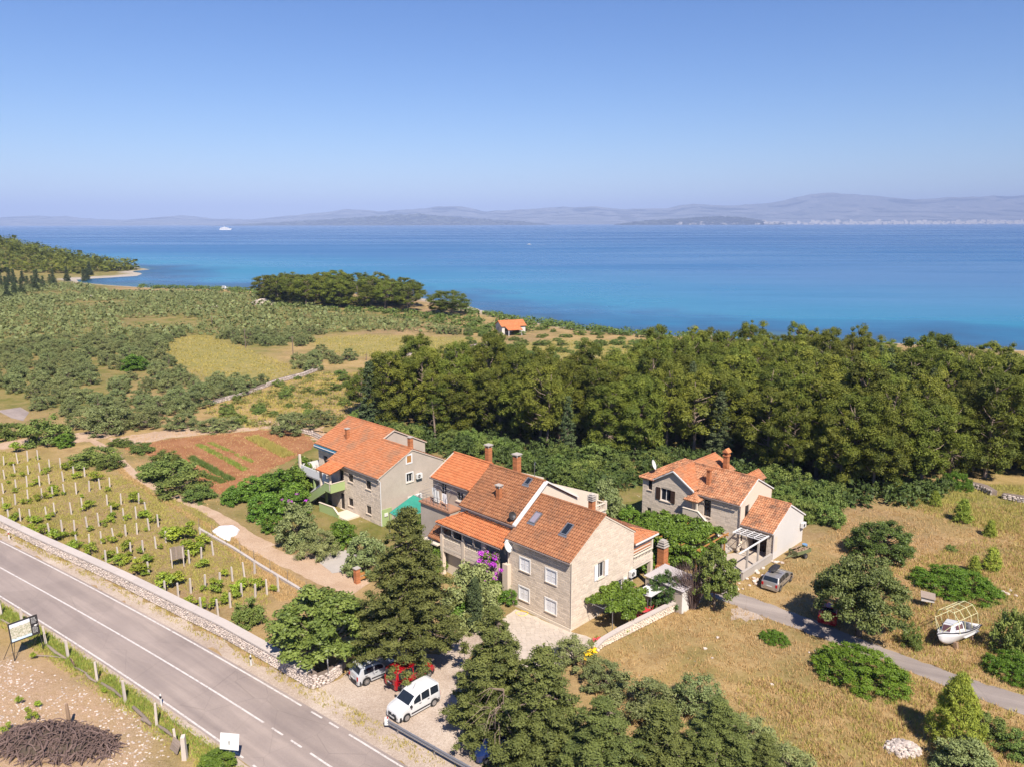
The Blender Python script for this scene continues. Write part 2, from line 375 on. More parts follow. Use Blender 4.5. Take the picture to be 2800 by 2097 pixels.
# ------------------------------------------------------------------ far coast
def ridge(name, prof, D, depth, mt, label, seed):
    rs = np.random.default_rng(seed); px = np.array([p[0] for p in prof], float); py = np.array([p[1] for p in prof], float)
    xs = np.linspace(px[0], px[-1], 420); top = np.interp(xs, px, py)
    top = top + np.interp(xs, np.linspace(px[0], px[-1], 150), rs.normal(0, .9, 150)) + np.interp(xs, np.linspace(px[0], px[-1], 420), rs.normal(0, .35, 420))
    rows = 22; V = []
    wob = np.array([np.interp(xs, np.linspace(px[0], px[-1], 90), rs.normal(0, 1, 90)) for _ in range(rows)])
    for j in range(rows):
        s = j / (rows - 1); prof_s = s ** 1.45 if s < 1 else 1
        Dj = D + depth * (s - 1)
        hgt = np.maximum((611 - top) / FPX * D + CAMH - SEA, 4)
        z = SEA - 3 + (hgt + 3) * np.clip(prof_s + .05 * wob[j] * s * (1 - s) * 4, 0, 1.0)
        V.append(np.stack([(xs - 1400) / FPX * D, np.full_like(xs, Dj) + 300 * wob[j] * (s < 1), z], -1))
    V.append(np.stack([(xs - 1400) / FPX * D, np.full_like(xs, D + depth * .6), np.full_like(xs, SEA - 3)], -1))
    V = np.array(V); ny, nx = V.shape[:2]
    i = np.arange(ny - 1)[:, None] * nx + np.arange(nx - 1)[None]
    F = np.stack([i, i + 1, i + nx + 1, i + nx], -1).reshape(-1, 4)
    me = np_mesh(name, V.reshape(-1, 3), F, None, True); me.materials.append(mt)
    o = bpy.data.objects.new(name, me); COL.objects.link(o); return tag(o, label, None, None, 'structure')
ridge('far_mountains', [(-900, 600), (-300, 602), (0, 597), (110, 588), (220, 592), (300, 600), (420, 598), (520, 587), (600, 597), (700, 600), (860, 586), (960, 574), (1060, 580), (1180, 570), (1260, 566), (1330, 580), (1400, 577), (1500, 571), (1620, 567), (1700, 575), (1800, 574), (1880, 562), (2000, 567), (2060, 562), (2100, 557), (2150, 546), (2200, 537), (2245, 533), (2300, 538), (2380, 543), (2450, 550), (2600, 546), (2800, 541), (3100, 548), (3700, 575)], 24000, 4500, M['hill'], 'pale mountain range along the far coast', 3)
ridge('island_hills', [(640, 614), (800, 607), (940, 598), (1060, 590), (1150, 586), (1280, 597), (1390, 603), (1500, 614)], 17500, 1500, M['hill_dark'], 'low hazy island hills across the water', 4)
ridge('wooded_headland', [(1680, 614), (1760, 605), (1880, 598), (1960, 594), (2030, 599), (2090, 614)], 15500, 900, M['hill_dark'], 'low dark wooded headland in front of the far city', 5)
M['far_wall'] = plain('far_building', (.52, .47, .43), .8, .1, .01)
def city():
    rs = random.Random(11); mb0 = MB(); mb0.box(-.5, .5, -.5, .5, 0, 1).box(-.18, .12, -.3, .2, 1, 1.08)
    src = mb0.build('city_block', M['far_wall'])
    n = 0; big = []
    for i in range(900):
        u = rs.random(); px = 1840 + 1000 * math.sqrt(u) if rs.random() < .8 else rs.uniform(1840, 2020)
        D = rs.uniform(14600, 16200); hb = SEA + 1 + max(0, D - 14700) * .035
        big.append((px, D, hb, rs.uniform(25, 90), rs.uniform(14, 34) * (1.6 if rs.random() < .18 else 1)))
    big.sort(key=lambda b: -b[3] * b[4])
    for k, (px, D, hb, w, h) in enumerate(big[:140]):
        o = src if k == 0 else link_copy(src)
        o.location = ((px - 1400) / FPX * D, D, hb); o.scale = (w, 22, h)
        tag(o, 'pale tower block in the far city across the water', 'building', 'tower blocks of the far city')
    mb = MB()
    for (px, D, hb, w, h) in big[140:]:
        x = (px - 1400) / FPX * D; mb.box(x - w / 2, x + w / 2, D - 10, D + 10, hb, hb + h * .6)
    tag(mb.build('far_city', M['far_wall']), 'hazy mass of pale city buildings along the far shore', 'city', None, 'stuff')
    mb = MB()
    ring = [G(1000, 800)]
    return
city()
hb = bpy.data.meshes.new('haze'); b_ = MB(); b_.box(-47000, 47000, -3000, 52000, -14, 1150)
haze_t = NT('haze_air'); pv = haze_t.node('ShaderNodeVolumePrincipled', {'Density': 6.5e-5, 'Anisotropy': -.3, 'Color': (.405, .52, .81, 1)})
haze_t.l.new(pv.outputs[0], haze_t.out.inputs['Volume'])
haze = b_.build('haze', haze_t.m); tag(haze, 'thin pale summer haze over land and sea', 'haze', None, 'stuff'); haze.display_type = 'WIRE'
# ------------------------------------------------------------------ roads, paths, yards
def resample(pts, step):
    pts = [np.array(p[:2], float) for p in pts]; out = [pts[0]]
    for a, b in zip(pts[:-1], pts[1:]):
        n = max(1, int(np.linalg.norm(b - a) / step))
        out += [a + (b - a) * k / n for k in range(1, n + 1)]
    return np.array(out)
def smooth_line(pts, deg=3, step=1.0):
    P = np.array([p[:2] for p in pts], float); s = np.r_[0, np.cumsum(np.hypot(*np.diff(P, axis=0).T))]; s /= s[-1]
    w = np.linspace(0, 1, int(max(8, 60 / step)))
    return np.stack([np.polyval(np.polyfit(s, P[:, k], deg), w) for k in (0, 1)], -1)
def strip(name, L, Rr, z, mt, parent=None, dz=0.0):
    n = len(L); V = [(p[0], p[1], z + dz * i / n) for i, p in enumerate(L)] + [(p[0], p[1], z + dz * i / n) for i, p in enumerate(Rr)]
    F = [(i, i + 1, n + i + 1, n + i) for i in range(n - 1)]
    o = mesh_obj(name, V, F, mt, parent)
    if o.data.polygons[0].normal.z < 0: o.data.flip_normals()
    return o
def patch(name, poly, z, mt, jag=.25, step=.6, label=None):
    P = resample([*poly, poly[0]], step)[:-1]; rs = np.random.default_rng(len(name) + 5)
    P = P + rs.normal(0, jag, P.shape); V = [(p[0], p[1], z) for p in P]
    o = mesh_obj(name, V, [tuple(range(len(V)))], mt)
    if o.data.polygons[0].normal.z < 0: o.data.flip_normals()
    return tag(o, label, None, None, 'structure')
e_r = smooth_line([G(*p) for p in ((-260, 1352), (-120, 1418), (0, 1477), (136, 1547), (271, 1617), (404, 1687), (540, 1762), (672, 1838), (807, 1920), (943, 2003), (1000, 2040), (1100, 2097), (1250, 2190))], 3)
e_c = smooth_line([G(*p) for p in ((-260, 1405), (-120, 1480), (0, 1549), (136, 1629), (271, 1703), (404, 1777), (533, 1853), (718, 1974), (845, 2058), (1010, 2170))], 3)
e_l = smooth_line([G(*p) for p in ((-260, 1470), (-120, 1552), (0, 1631), (136, 1713), (271, 1800), (400, 1884), (481, 1940), (601, 2026), (687, 2091), (830, 2195))], 3)
def off(line, d):
    T = np.gradient(line, axis=0); T /= np.hypot(T[:, 0], T[:, 1])[:, None]
    return line + np.stack([-T[:, 1], T[:, 0]], -1) * d
road = tag(strip('road', off(e_r, .28), off(e_l, -.22), .016, M['asphalt']), 'worn grey asphalt road with white lines', None, None, 'structure')
tag(patch('road_verge', [*off(e_r, 1.7)[:], *off(e_r, .1)[::-1]], .006, M['gravel'], .28, .7, 'pale stony verge between road and wall'), None, None, None, 'structure')
tag(patch('roadside_verge', [*off(e_l, -.1)[:], *off(e_l, -.75)[::-1]], .006, M['gravel'], .12, .7, 'narrow pale verge along the near road edge'), None, None, None, 'structure')
def line_mark(name, line, w, s0, s1):
    n = len(line); a = max(0, int(s0 * (n - 1))); b = min(n - 1, int(math.ceil(s1 * (n - 1))))
    idx = np.linspace(s0 * (n - 1), s1 * (n - 1), max(3, b - a + 1))
    P = np.stack([np.interp(idx, np.arange(n), line[:, k]) for k in (0, 1)], -1)
    return tag(strip(name, off(P, w / 2), off(P, -w / 2), .021, M['marking'], road))
def sfind(line, px, py):
    g = G(px, py); return float(np.argmin(np.hypot(line[:, 0] - g[0], line[:, 1] - g[1])) / (len(line) - 1))
def spar(line, px, py):
    g = np.array(G(px, py)[:2]); best = (1e9, 0)
    for i in range(len(line) - 1):
        a, b = line[i], line[i + 1]; d = b - a; t = float(np.clip((g - a) @ d / (d @ d), 0, 1)); q = a + t * d
        dd = np.hypot(*(g - q))
        if dd < best[0]: best = (dd, (i + t) / (len(line) - 1))
    return best[1]
line_mark('edge_line', e_r, .15, 0, spar(e_r, 823, 1927))
for q in ((850, 1943, 880, 1960), (897, 1974, 923, 1989)): line_mark('edge_line', e_r, .15, spar(e_r, *q[:2]), spar(e_r, *q[2:]))
line_mark('edge_line', e_r, .15, spar(e_r, 949, 2008), 1)
line_mark('centre_line', e_c, .15, 0, spar(e_c, 718, 1974))
for q in ((738, 1990, 769, 2009), (789, 2024, 820, 2043)): line_mark('centre_line', e_c, .15, spar(e_c, *q[:2]), spar(e_c, *q[2:]))
line_mark('centre_line', e_c, .15, spar(e_c, 841, 2060), 1)
line_mark('edge_line', e_l, .15, 0, spar(e_l, 603, 2029))
line_mark('edge_line', e_l, .15, spar(e_l, 635, 2052), spar(e_l, 661, 2071)); line_mark('edge_line', e_l, .15, spar(e_l, 687, 2091), 1)
l_u = resample([G(*p) for p in ((1880, 1565), (1940, 1592), (2000, 1618), (2098, 1648), (2234, 1700), (2371, 1758), (2566, 1825), (2664, 1864), (2800, 1905), (3000, 1960))], 1.0)
l_l = resample([G(*p) for p in ((1850, 1600), (1920, 1622), (2000, 1653), (2117, 1700), (2254, 1747), (2332, 1782), (2449, 1825), (2547, 1860), (2683, 1918), (2800, 1958), (3000, 2020))], 1.0)
rsl = np.random.default_rng(3)
lu2 = smooth_line(l_u, 5) + rsl.normal(0, .07, (60, 2)); ll2 = smooth_line(l_l, 5) + rsl.normal(0, .07, (60, 2))
tag(strip('side_lane', lu2, ll2, .014, M['lane_asphalt']), 'narrow grey asphalt lane on the seaward side', None, None, 'structure')
patch('gravel_forecourt', gpoly([(640, 1822), (760, 1868), (850, 1886), (930, 1850), (1000, 1800), (1100, 1770), (1200, 1790), (1245, 1740), (1290, 1680), (1345, 1690), (1330, 1740), (1262, 1840), (1235, 1960), (1300, 2040), (1420, 2130), (1180, 2140), (1090, 2088), (940, 1998), (800, 1914)]), .010, M['gravel'], .2, .5, 'pale gravel forecourt beside the road with parked cars')
patch('pale_bare_patch', gpoly([(2000, 1668), (2030, 1648), (2075, 1670), (2085, 1690), (2035, 1695), (1995, 1690)]), .009, M['gravel'], .18, .4, 'patch of bare pale stone beside the lane')
PATH = [(245, 1196), (268, 1212), (315, 1240), (337, 1269), (384, 1306), (424, 1335), (467, 1349), (543, 1385), (616, 1425), (663, 1461), (724, 1498)]
pc = smooth_line([G(*p) for p in PATH], 6); rw = np.random.default_rng(5)
wd = np.interp(np.linspace(0, 1, len(pc)), [0, .75, 1], [.55, .75, 1.3]) + rw.normal(0, .07, len(pc))
def offw(line, d):
    T = np.gradient(line, axis=0); T /= np.hypot(T[:, 0], T[:, 1])[:, None] + 1e-9
    return line + np.stack([-T[:, 1], T[:, 0]], -1) * d[:, None]
tag(strip('dirt_path', offw(pc, wd), offw(pc, -wd), .014, M['sand_path'], None, .012), 'trodden sandy path through dry grass', None, None, 'structure')
patch('sandy_yard', gpoly([(700, 1474), (790, 1516), (860, 1508), (985, 1520), (1010, 1590), (960, 1625), (880, 1600), (800, 1562), (700, 1514), (680, 1496)]), .010, M['sand_path'], .06, .7, 'sandy yard at the end of the path')
patch('concrete_pad', gpoly([(856, 1524), (935, 1500), (988, 1514), (990, 1552), (907, 1566)]), .03, M['concrete'], .03, .8, 'grey concrete pad beside the green shrubs')
patch('ploughed_field', gpoly([(330, 1222), (470, 1196), (724, 1174), (830, 1180), (868, 1215), (800, 1252), (750, 1275), (700, 1305), (640, 1335), (565, 1362), (540, 1312), (480, 1262), (400, 1242)]), .010, M['red_soil'], .25, .6, 'ploughed field of red earth')
patch('straw_headland', gpoly([(300, 1195), (470, 1172), (720, 1150), (860, 1150), (900, 1190), (868, 1212), (830, 1178), (724, 1172), (470, 1194), (330, 1220)]), .007, M['sand_path'], .4, .7, 'strip of dry straw beside the red field')
patch('side_road', gpoly([(-160, 1030), (0, 1080), (45, 1104), (78, 1124), (62, 1148), (30, 1140), (0, 1124), (-160, 1085)]), .016, M['asphalt'], .03, 1.0, 'short stretch of grey road among the olive trees')
patch('farm_track', gpoly([(-100, 1216), (0, 1208), (90, 1192), (200, 1180), (300, 1176), (330, 1186), (240, 1204), (120, 1212), (0, 1226), (-100, 1235)]), .006, M['sand_path'], .3, .8, 'sandy farm track beside the vineyard')
# ------------------------------------------------------------------ building kit
M['stone'] = plain('pale_limestone', (.72, .60, .48), .9, .06, .5, .10, .15, 22)
M['stone_grey'] = plain('grey_limestone', (.70, .59, .475), .9, .06, .5, .10, .15, 22)
M['mortar'] = plain('lime_mortar', (.60, .505, .41), .95, .08, 1.2)
M['plaster'] = plain('weathered_grey_plaster', (.52, .44, .365), .95, .16, .5, 0, .2, 12)
M['white_wall'] = plain('white_render', (.70, .655, .61), .9, .06, .4, 0, .12, 14)
M['cream'] = plain('cream_render', (.74, .64, .52), .9, .07, .5)
M['green_paint'] = plain('pale_green_paint', (.37, .47, .20), .8, .08, .6)
M['white_paint'] = plain('white_paint', (.80, .78, .76), .6, .05, 1.5)
M['shutter_white'] = plain('pale_shutter_paint', (.86, .84, .84), .55, .06, 2, .08)
M['wood_dark'] = plain('dark_brown_wood', (.055, .03, .02), .6, .2, 4)
M['wood_orange'] = plain('stained_beam_wood', (.48, .23, .07), .6, .15, 3)
M['brick'] = plain('orange_brick', (.50, .19, .08), .9, .12, 4, .18, .4, 30)
M['metal_grey'] = plain('galvanised_metal', (.42, .42, .43), .4, .1, 3, 0, 0, 40, .7)
M['metal_dark'] = plain('dark_metal', (.06, .055, .055), .5, .1, 3, 0, 0, 40, .4)
M['gutter'] = plain('gutter_metal', (.30, .24, .22), .5, .1, 2, 0, 0, 40, .3)
M['white_plastic'] = plain('white_plastic', (.78, .77, .74), .4, .04, 2)
def tilemat(name, a, b, dark, amt, sc=.55):
    t = NT(name); P = t.pos(); n1 = t.noise(P, sc, 5, .7); n2 = t.noise(P, 3.0, 4, .7)
    f = t.math('ADD', t.math('MULTIPLY', t.attr(), .7), t.math('MULTIPLY', n2, .4), True)
    col = t.mix(f, tuple(x * ALB for x in a), tuple(x * ALB for x in b))
    col = t.mix(t.math('MULTIPLY', t.mapr(t.math('ADD', n1, t.math('MULTIPLY', t.math('SUBTRACT', n2, .5), .5)), .47, .66, 0, 1), amt), col, dark)
    t.bsdf(col, .85, t.bump(t.noise(P, 40, 3, .6), .25, .01), 0, .2); return t.m
M['tile_brown'] = tilemat('aged_brown_tile', (.29, .115, .055), (.45, .205, .10), (.19, .095, .055), .75)
M['tile_orange'] = tilemat('bright_orange_tile', (.50, .155, .06), (.64, .24, .10), (.44, .16, .075), .4)
M['tile_lichen'] = tilemat('lichened_orange_tile', (.44, .155, .065), (.58, .245, .12), (.27, .15, .09), .75)
M['tile_mottled'] = tilemat('mottled_roman_tile', (.46, .175, .08), (.62, .32, .175), (.12, .07, .05), .85, .7)
def glassmat(name, c=(.015, .02, .028)):
    t = NT(name); t.bsdf(c, .06, None, 0, .6); return t.m
M['glass'] = glassmat('dark_window_glass'); M['glass_lilac'] = glassmat('skylight_glass', (.25, .22, .26))
def wmat(p0, p1):
    """frame of a wall: x along the wall, y up, z outwards"""
    d = Vector((p1[0] - p0[0], p1[1] - p0[1], 0)); L = d.length; d.normalize(); o = Vector((d.y, -d.x, 0))
    m = Matrix(((d.x, 0, o.x, p0[0]), (d.y, 0, o.y, p0[1]), (0, 1, 0, 0), (0, 0, 0, 1))); return m, L
class House:
    def __init__(s, name, label, cat, origin, yaw, base=(0, 0)):
        s.base = base; c, q = math.cos(yaw), math.sin(yaw)
        s.root = thing(name, label, cat, (origin[0] + c * base[0] - q * base[1], origin[1] + q * base[0] + c * base[1], 0), yaw)
    def put(s, name, mb, mt, parent=None, smooth=False):
        o = mb.build(name, mt, parent or s.root, smooth)
        if parent is None: o.location = (-s.base[0], -s.base[1], 0)
        return o
    def wall(s, p0, p1, h0, h1, openings=(), mt='mortar', name='wall', gable=None, stone=None, ch=.21, proud=(.008, .024), depth=.22):
        m, L = wmat(p0, p1); mb = MB(); mb.M = m
        us = sorted({0, L, *[u for o in openings for u in o[:2]]}); vs = sorted({h0, h1, *[v for o in openings for v in o[2:4]]})
        for i in range(len(us) - 1):
            for j in range(len(vs) - 1):
                cu, cv = (us[i] + us[i + 1]) / 2, (vs[j] + vs[j + 1]) / 2
                if any(o[0] < cu < o[1] and o[2] < cv < o[3] for o in openings): continue
                mb.quad((us[i], vs[j], 0), (us[i + 1], vs[j], 0), (us[i + 1], vs[j + 1], 0), (us[i], vs[j + 1], 0))
        for (a, b, c, d, *_) in openings:
            e = -depth
            mb.quad((a, c, 0), (a, d, 0), (a, d, e), (a, c, e)); mb.quad((b, c, e), (b, d, e), (b, d, 0), (b, c, 0))
            mb.quad((a, c, e), (b, c, e), (b, c, 0), (a, c, 0)); mb.quad((a, d, 0), (b, d, 0), (b, d, e), (a, d, e))
        if gable: mb.add([(0, h1, 0), (L, h1, 0), (gable[0], gable[1], 0)], [(0, 1, 2)])
        w = s.put(name, mb, M[mt])
        if stone:
            mb = MB(); mb.M = m; rs = random.Random(int(L * 100 + h1 * 10)); v = h0
            top = gable[1] if gable else h1
            while v < top - .05:
                hh = min(rs.uniform(ch * .92, ch * 1.08), top - v)
                ua, ub = 0, L
                if v + hh > h1 and gable:
                    k = (v + hh - h1) / (gable[1] - h1); ua = gable[0] * k; ub = L - (L - gable[0]) * k
                u = ua - rs.uniform(0, .2); first = True
                while u < ub - .03:
                    wd = rs.uniform(ch * 1.1, ch * 2.7); a, b = max(u, ua), min(u + wd, ub); u += wd
                    if b - a < .05: continue
                    segs = [(a, b)]
                    for o in openings:
                        if v + hh > o[2] + .02 and v < o[3] - .02:
                            ns = []
                            for (x, y) in segs:
                                if y <= o[0] or x >= o[1]: ns.append((x, y)); continue
                                if x < o[0]: ns.append((x, o[0]))
                                if y > o[1]: ns.append((o[1], y))
                            segs = ns
                    for (x, y) in segs:
                        if y - x < .05: continue
                        p = rs.uniform(*proud); g = .009; j = [rs.uniform(-.006, .006) for _ in range(4)]
                        x0, x1, y0, y1 = x + g + j[0], y - g + j[1], v + g + j[2], v + hh - g + j[3]
                        mb.add([(x0, y0, .002), (x1, y0, .002), (x1, y1, .002), (x0, y1, .002), (x0 + .012, y0 + .012, p), (x1 - .012, y0 + .012, p), (x1 - .012, y1 - .012, p), (x0 + .012, y1 - .012, p)],
                               [(4, 5, 6, 7), (0, 1, 5, 4), (1, 2, 6, 5), (2, 3, 7, 6), (3, 0, 4, 7)])
                v += hh
            f = s.put('stone_facing', mb, M[stone], w); f['kind'] = 'stuff'
        return w
    def window(s, p0, p1, o, kind='dark', frame='white_paint', surround=None):
        m, L = wmat(p0, p1); a, b, c, d = o[:4]; e = -.16
        mb = MB(); mb.M = m; fw = .055
        for q in ((a, a + fw, c, d), (b - fw, b, c, d), (a + fw, b - fw, c, c + fw), (a + fw, b - fw, d - fw, d), ((a + b) / 2 - .03, (a + b) / 2 + .03, c + fw, d - fw)):
            mb.box(q[0], q[1], q[2], q[3], e - .04, e + .03)
        if surround:
            g = .13
            for q in ((a - g, a - .002, c - g, d + g), (b + .002, b + g, c - g, d + g), (a, b, c - g, c - .002), (a, b, d + .002, d + g)):
                mb.box(q[0], q[1], q[2], q[3], -.02, .065)
        w = s.put('window', mb, M[surround or frame])
        mb = MB(); mb.M = m; mb.quad((a + .01, c + .01, e - .01), (b - .01, c + .01, e - .01), (b - .01, d - .01, e - .01), (a + .01, d - .01, e - .01)); s.put('pane', mb, M['glass'], w)
        mb = MB(); mb.M = m; mb.box(a - .1, b + .1, c - .1, c - .004, -.1, .11); s.put('sill', mb, M['stone'], w)
        def shutter(u0, u1, dz, mt):
            mb = MB(); mb.M = m
            for q in ((u0, u0 + .07, c, d), (u1 - .07, u1, c, d), (u0 + .07, u1 - .07, c, c + .09), (u0 + .07, u1 - .07, d - .09, d), (u0 + .07, u1 - .07, (c + d) / 2 - .04, (c + d) / 2 + .04)): mb.box(q[0], q[1], q[2], q[3], dz, dz + .045)
            k = c + .1
            while k < d - .12:
                mb.add([(u0 + .07, k, dz + .038), (u1 - .07, k, dz + .038), (u1 - .07, k + .06, dz + .022), (u0 + .07, k + .06, dz + .022)], [(0, 1, 2, 3)]); k += .062
            s.put('shutter', mb, M[mt], w)
        if kind == 'closed':
            mid = (a + b) / 2; shutter(a + .01, mid - .012, -.045, 'shutter_white'); shutter(mid + .012, b - .01, -.045, 'shutter_white')
        if kind == 'open':
            hw = (b - a) / 2; shutter(a - hw - .02, a - .02, .055, 'shutter_white'); shutter(b + .02, b + hw + .02, .055, 'shutter_white')
        if kind == 'open_dark':
            hw = (b - a) * .42; shutter(a - hw - .02, a - .02, .055, 'wood_dark'); shutter(b + .02, b + hw + .02, .055, 'wood_dark')
        return w
    def slope(s, poly, eave, mt, tw=.27, row=.36, single=0, name='roof', th=.12):
        """one roof slope: a slab with real tiles on it; poly = 3D corners seen from above, eave = (start, end) of the lower edge"""
        P = [Vector(p) for p in poly]; nr = Vector((0, 0, 0))
        for i in range(len(P)): nr += P[i].cross(P[(i + 1) % len(P)])
        if nr.z < 0: P = P[::-1]; nr = -nr
        nr.normalize(); u = (Vector(eave[1]) - Vector(eave[0])).normalized(); v = nr.cross(u)
        if v.z < 0: u = -u; v = nr.cross(u)
        o = Vector(eave[0]); mb = MB(); mb.slab([p - nr * .03 for p in P], th); rf = s.put(name, mb, M[mt])
        uv = [((p - o).dot(u), (p - o).dot(v)) for p in P]
        u0, u1 = min(q[0] for q in uv), max(q[0] for q in uv); v1 = max(q[1] for q in uv)
        prof = [(-.5, .0), (-.34, .028), (-.12, .05), (.12, .05), (.34, .028), (.5, .0)]
        base = []
        for k, l in ((0.0, .055), (1.06, -.004)):
            for (x, h) in prof: base.append((x * tw * .99, (k - .5) * row, h + l - .03))
        for (x, h) in prof: base.append((x * tw * .99, -.5 * row, -.03))
        n = len(prof); bf = [(i, i + 1, n + i + 1, n + i) for i in range(n - 1)] + [(2 * n + i, 2 * n + i + 1, i + 1, i) for i in range(n - 1)]
        cells = []; rs = random.Random(len(poly) + int(v1 * 100))
        nrow = int(v1 / row + .999); ncol = int((u1 - u0) / tw + .999)
        for j in range(nrow):
            for i in range(ncol):
                cu, cv = u0 + (i + .5) * tw, (j + .5) * row
                if in_poly(np.array(cu), np.array(cv), uv) or in_poly(np.array(cu), np.array(cv - row * .4), uv): cells.append((cu, min(cv, v1 - row * .3)))
        def place(cu, cv): return o + u * cu + v * cv
        mt4 = Matrix((tuple(u), tuple(v), tuple(nr))).transposed().to_4x4()
        src = None
        for k, (cu, cv) in enumerate(cells[:single]):
            if src is None:
                mbt = MB(); mbt.add(base, bf); src = mbt.build('tile', M[mt + '_piece'] if mt + '_piece' in M else M[mt], rf, False)
            else: src2 = link_copy(src); src2.parent = rf
            q = src if k == 0 else src2
            q.matrix_local = Matrix.Translation(place(cu, cv)) @ mt4 @ Matrix.Rotation(rs.uniform(-.012, .012), 4, 'Z')
        B = np.array(base); F = np.array(bf); U = np.array(u); Vv = np.array(v); Nn = np.array(nr); rest = cells[single:]
        if rest:
            cen = np.array([tuple(place(*c)) for c in rest]); jit = RNG.normal(0, .011, (len(rest), 1, 3))
            loc = B[:, 0:1] * U + B[:, 1:2] * Vv + B[:, 2:3] * Nn
            VV = (cen[:, None, :] + loc[None] + jit).reshape(-1, 3); FF = (F[None] + (np.arange(len(rest)) * len(B))[:, None, None]).reshape(-1, 4)
            me = np_mesh('tile_field', VV, FF, np.repeat(RNG.random(len(rest)), len(F))); me.materials.append(M[mt])
            t = bpy.data.objects.new('tile_field', me); COL.objects.link(t); t.parent = rf; t['kind'] = 'stuff'
        return rf
    def ridge(s, a, b, mt, r=.13, parent=None):
        a, b = Vector(a), Vector(b); n = max(2, int((b - a).length / .38)); mb = MB(); d = (b - a) / n
        for i in range(n):
            p = a + d * i; mb.tube([p, p + d * 1.08], [r, r * .88], 7)
        o = s.put('ridge_tiles', mb, M[mt], parent); o['kind'] = 'stuff'; return o
    def verge(s, pts, mt='mortar', w=.16, h=.12):
        for a, b in zip(pts[:-1], pts[1:]):
            a, b = Vector(a), Vector(b); d = (b - a).normalized(); sd = d.cross(Vector((0, 0, 1))).normalized() * w / 2; up = Vector((0, 0, h / 2))
            mb = MB(); mb.hexa([a - sd - up, a + sd - up, b + sd - up, b - sd - up, a - sd + up, a + sd + up, b + sd + up, b - sd + up]); s.put('verge', mb, M[mt])
    def gutter(s, a, b, r=.07, mt='gutter'):
        mb = MB(); mb.tube([a, b], r, 7); return s.put('gutter', mb, M[mt])
    def pipe(s, pts, r=.05, mt='gutter'):
        mb = MB(); mb.tube(pts, r, 7); return s.put('downpipe', mb, M[mt])
    def chimney(s, a, b, z0, z1, w=.55, d=.55, cap='plain', mt='brick'):
        mb = MB(); z = z0; rs = random.Random(int(z1 * 77))
        while z < z1 - .02:                                   # courses of brick
            hh = min(.085, z1 - z); g = rs.uniform(-.006, .006)
            mb.box(a - w / 2 + g, a + w / 2 + g, b - d / 2, b + d / 2, z, z + hh - .008); mb.box(a - w / 2 + .02, a + w / 2 - .02, b - d / 2 + .02, b + d / 2 - .02, z + hh - .008, z + hh, .1); z += hh
        c = s.put('chimney', mb, M[mt])
        mb = MB()
        if cap == 'plain':
            for x in (-1, 1):
                for y in (-1, 1): mb.box(a + x * w * .42 - .06, a + x * w * .42 + .06, b + y * d * .42 - .06, b + y * d * .42 + .06, z1, z1 + .22)
            mb.box(a - w / 2 - .1, a + w / 2 + .1, b - d / 2 - .1, b + d / 2 + .1, z1 + .22, z1 + .32)
        elif cap == 'stack':
            for k in range(3): mb.box(a - w / 2 - .08, a + w / 2 + .08, b - d / 2 - .08, b + d / 2 + .08, z1 + .2 * k, z1 + .2 * k + .09); mb.box(a - w * .3, a + w * .3, b - d * .3, b + d * .3, z1 + .2 * k + .09, z1 + .2 * k + .2)
            mb.add([(a - w * .45, b - d * .45, z1 + .6), (a + w * .45, b - d * .45, z1 + .6), (a + w * .45, b + d * .45, z1 + .6), (a - w * .45, b + d * .45, z1 + .6), (a, b, z1 + .8)], [(0, 1, 4), (1, 2, 4), (2, 3, 4), (3, 0, 4)])
        elif cap == 'house':
            mb.box(a - w / 2 - .08, a + w / 2 + .08, b - d / 2 - .08, b + d / 2 + .08, z1, z1 + .1)
            for x in (-1, 1):
                for y in (-1, 1): mb.box(a + x * w * .4 - .09, a + x * w * .4 + .09, b + y * d * .4 - .09, b + y * d * .4 + .09, z1 + .1, z1 + .5)
            e = w / 2 + .16; f = d / 2 + .16
            mb.hexa([(a - e, b - f, z1 + .5), (a + e, b - f, z1 + .5), (a + e, b + f, z1 + .5), (a - e, b + f, z1 + .5), (a - e, b - .02, z1 + .95), (a + e, b - .02, z1 + .95), (a + e, b + .02, z1 + .95), (a - e, b + .02, z1 + .95)])
        s.put('chimney_cap', mb, M['concrete' if cap != 'house' else 'brick'], c); return c
    def skylight(s, p, u, v, w, h, glass='glass'):
        p, u, v = Vector(p), Vector(u).normalized(), Vector(v).normalized(); n = u.cross(v)
        if n.z < 0: n = -n
        mt = Matrix((tuple(u), tuple(v), tuple(n))).transposed().to_4x4(); mt.translation = p
        mb = MB(); mb.M = mt; f = .09
        for q in ((-w / 2, -w / 2 + f, -h / 2, h / 2), (w / 2 - f, w / 2, -h / 2, h / 2), (-w / 2 + f, w / 2 - f, -h / 2, -h / 2 + f), (-w / 2 + f, w / 2 - f, h / 2 - f, h / 2)): mb.box(q[0], q[1], q[2], q[3], -.02, .14)
        mb.box(-w / 2 - .1, w / 2 + .1, -h / 2 - .22, -h / 2 - .01, 0, .05)
        k = s.put('skylight', mb, M['metal_grey']); mb = MB(); mb.M = mt; mb.quad((-w / 2 + f, -h / 2 + f, .1), (w / 2 - f, -h / 2 + f, .1), (w / 2 - f, h / 2 - f, .1), (-w / 2 + f, h / 2 - f, .1)); s.put('pane', mb, M[glass], k)
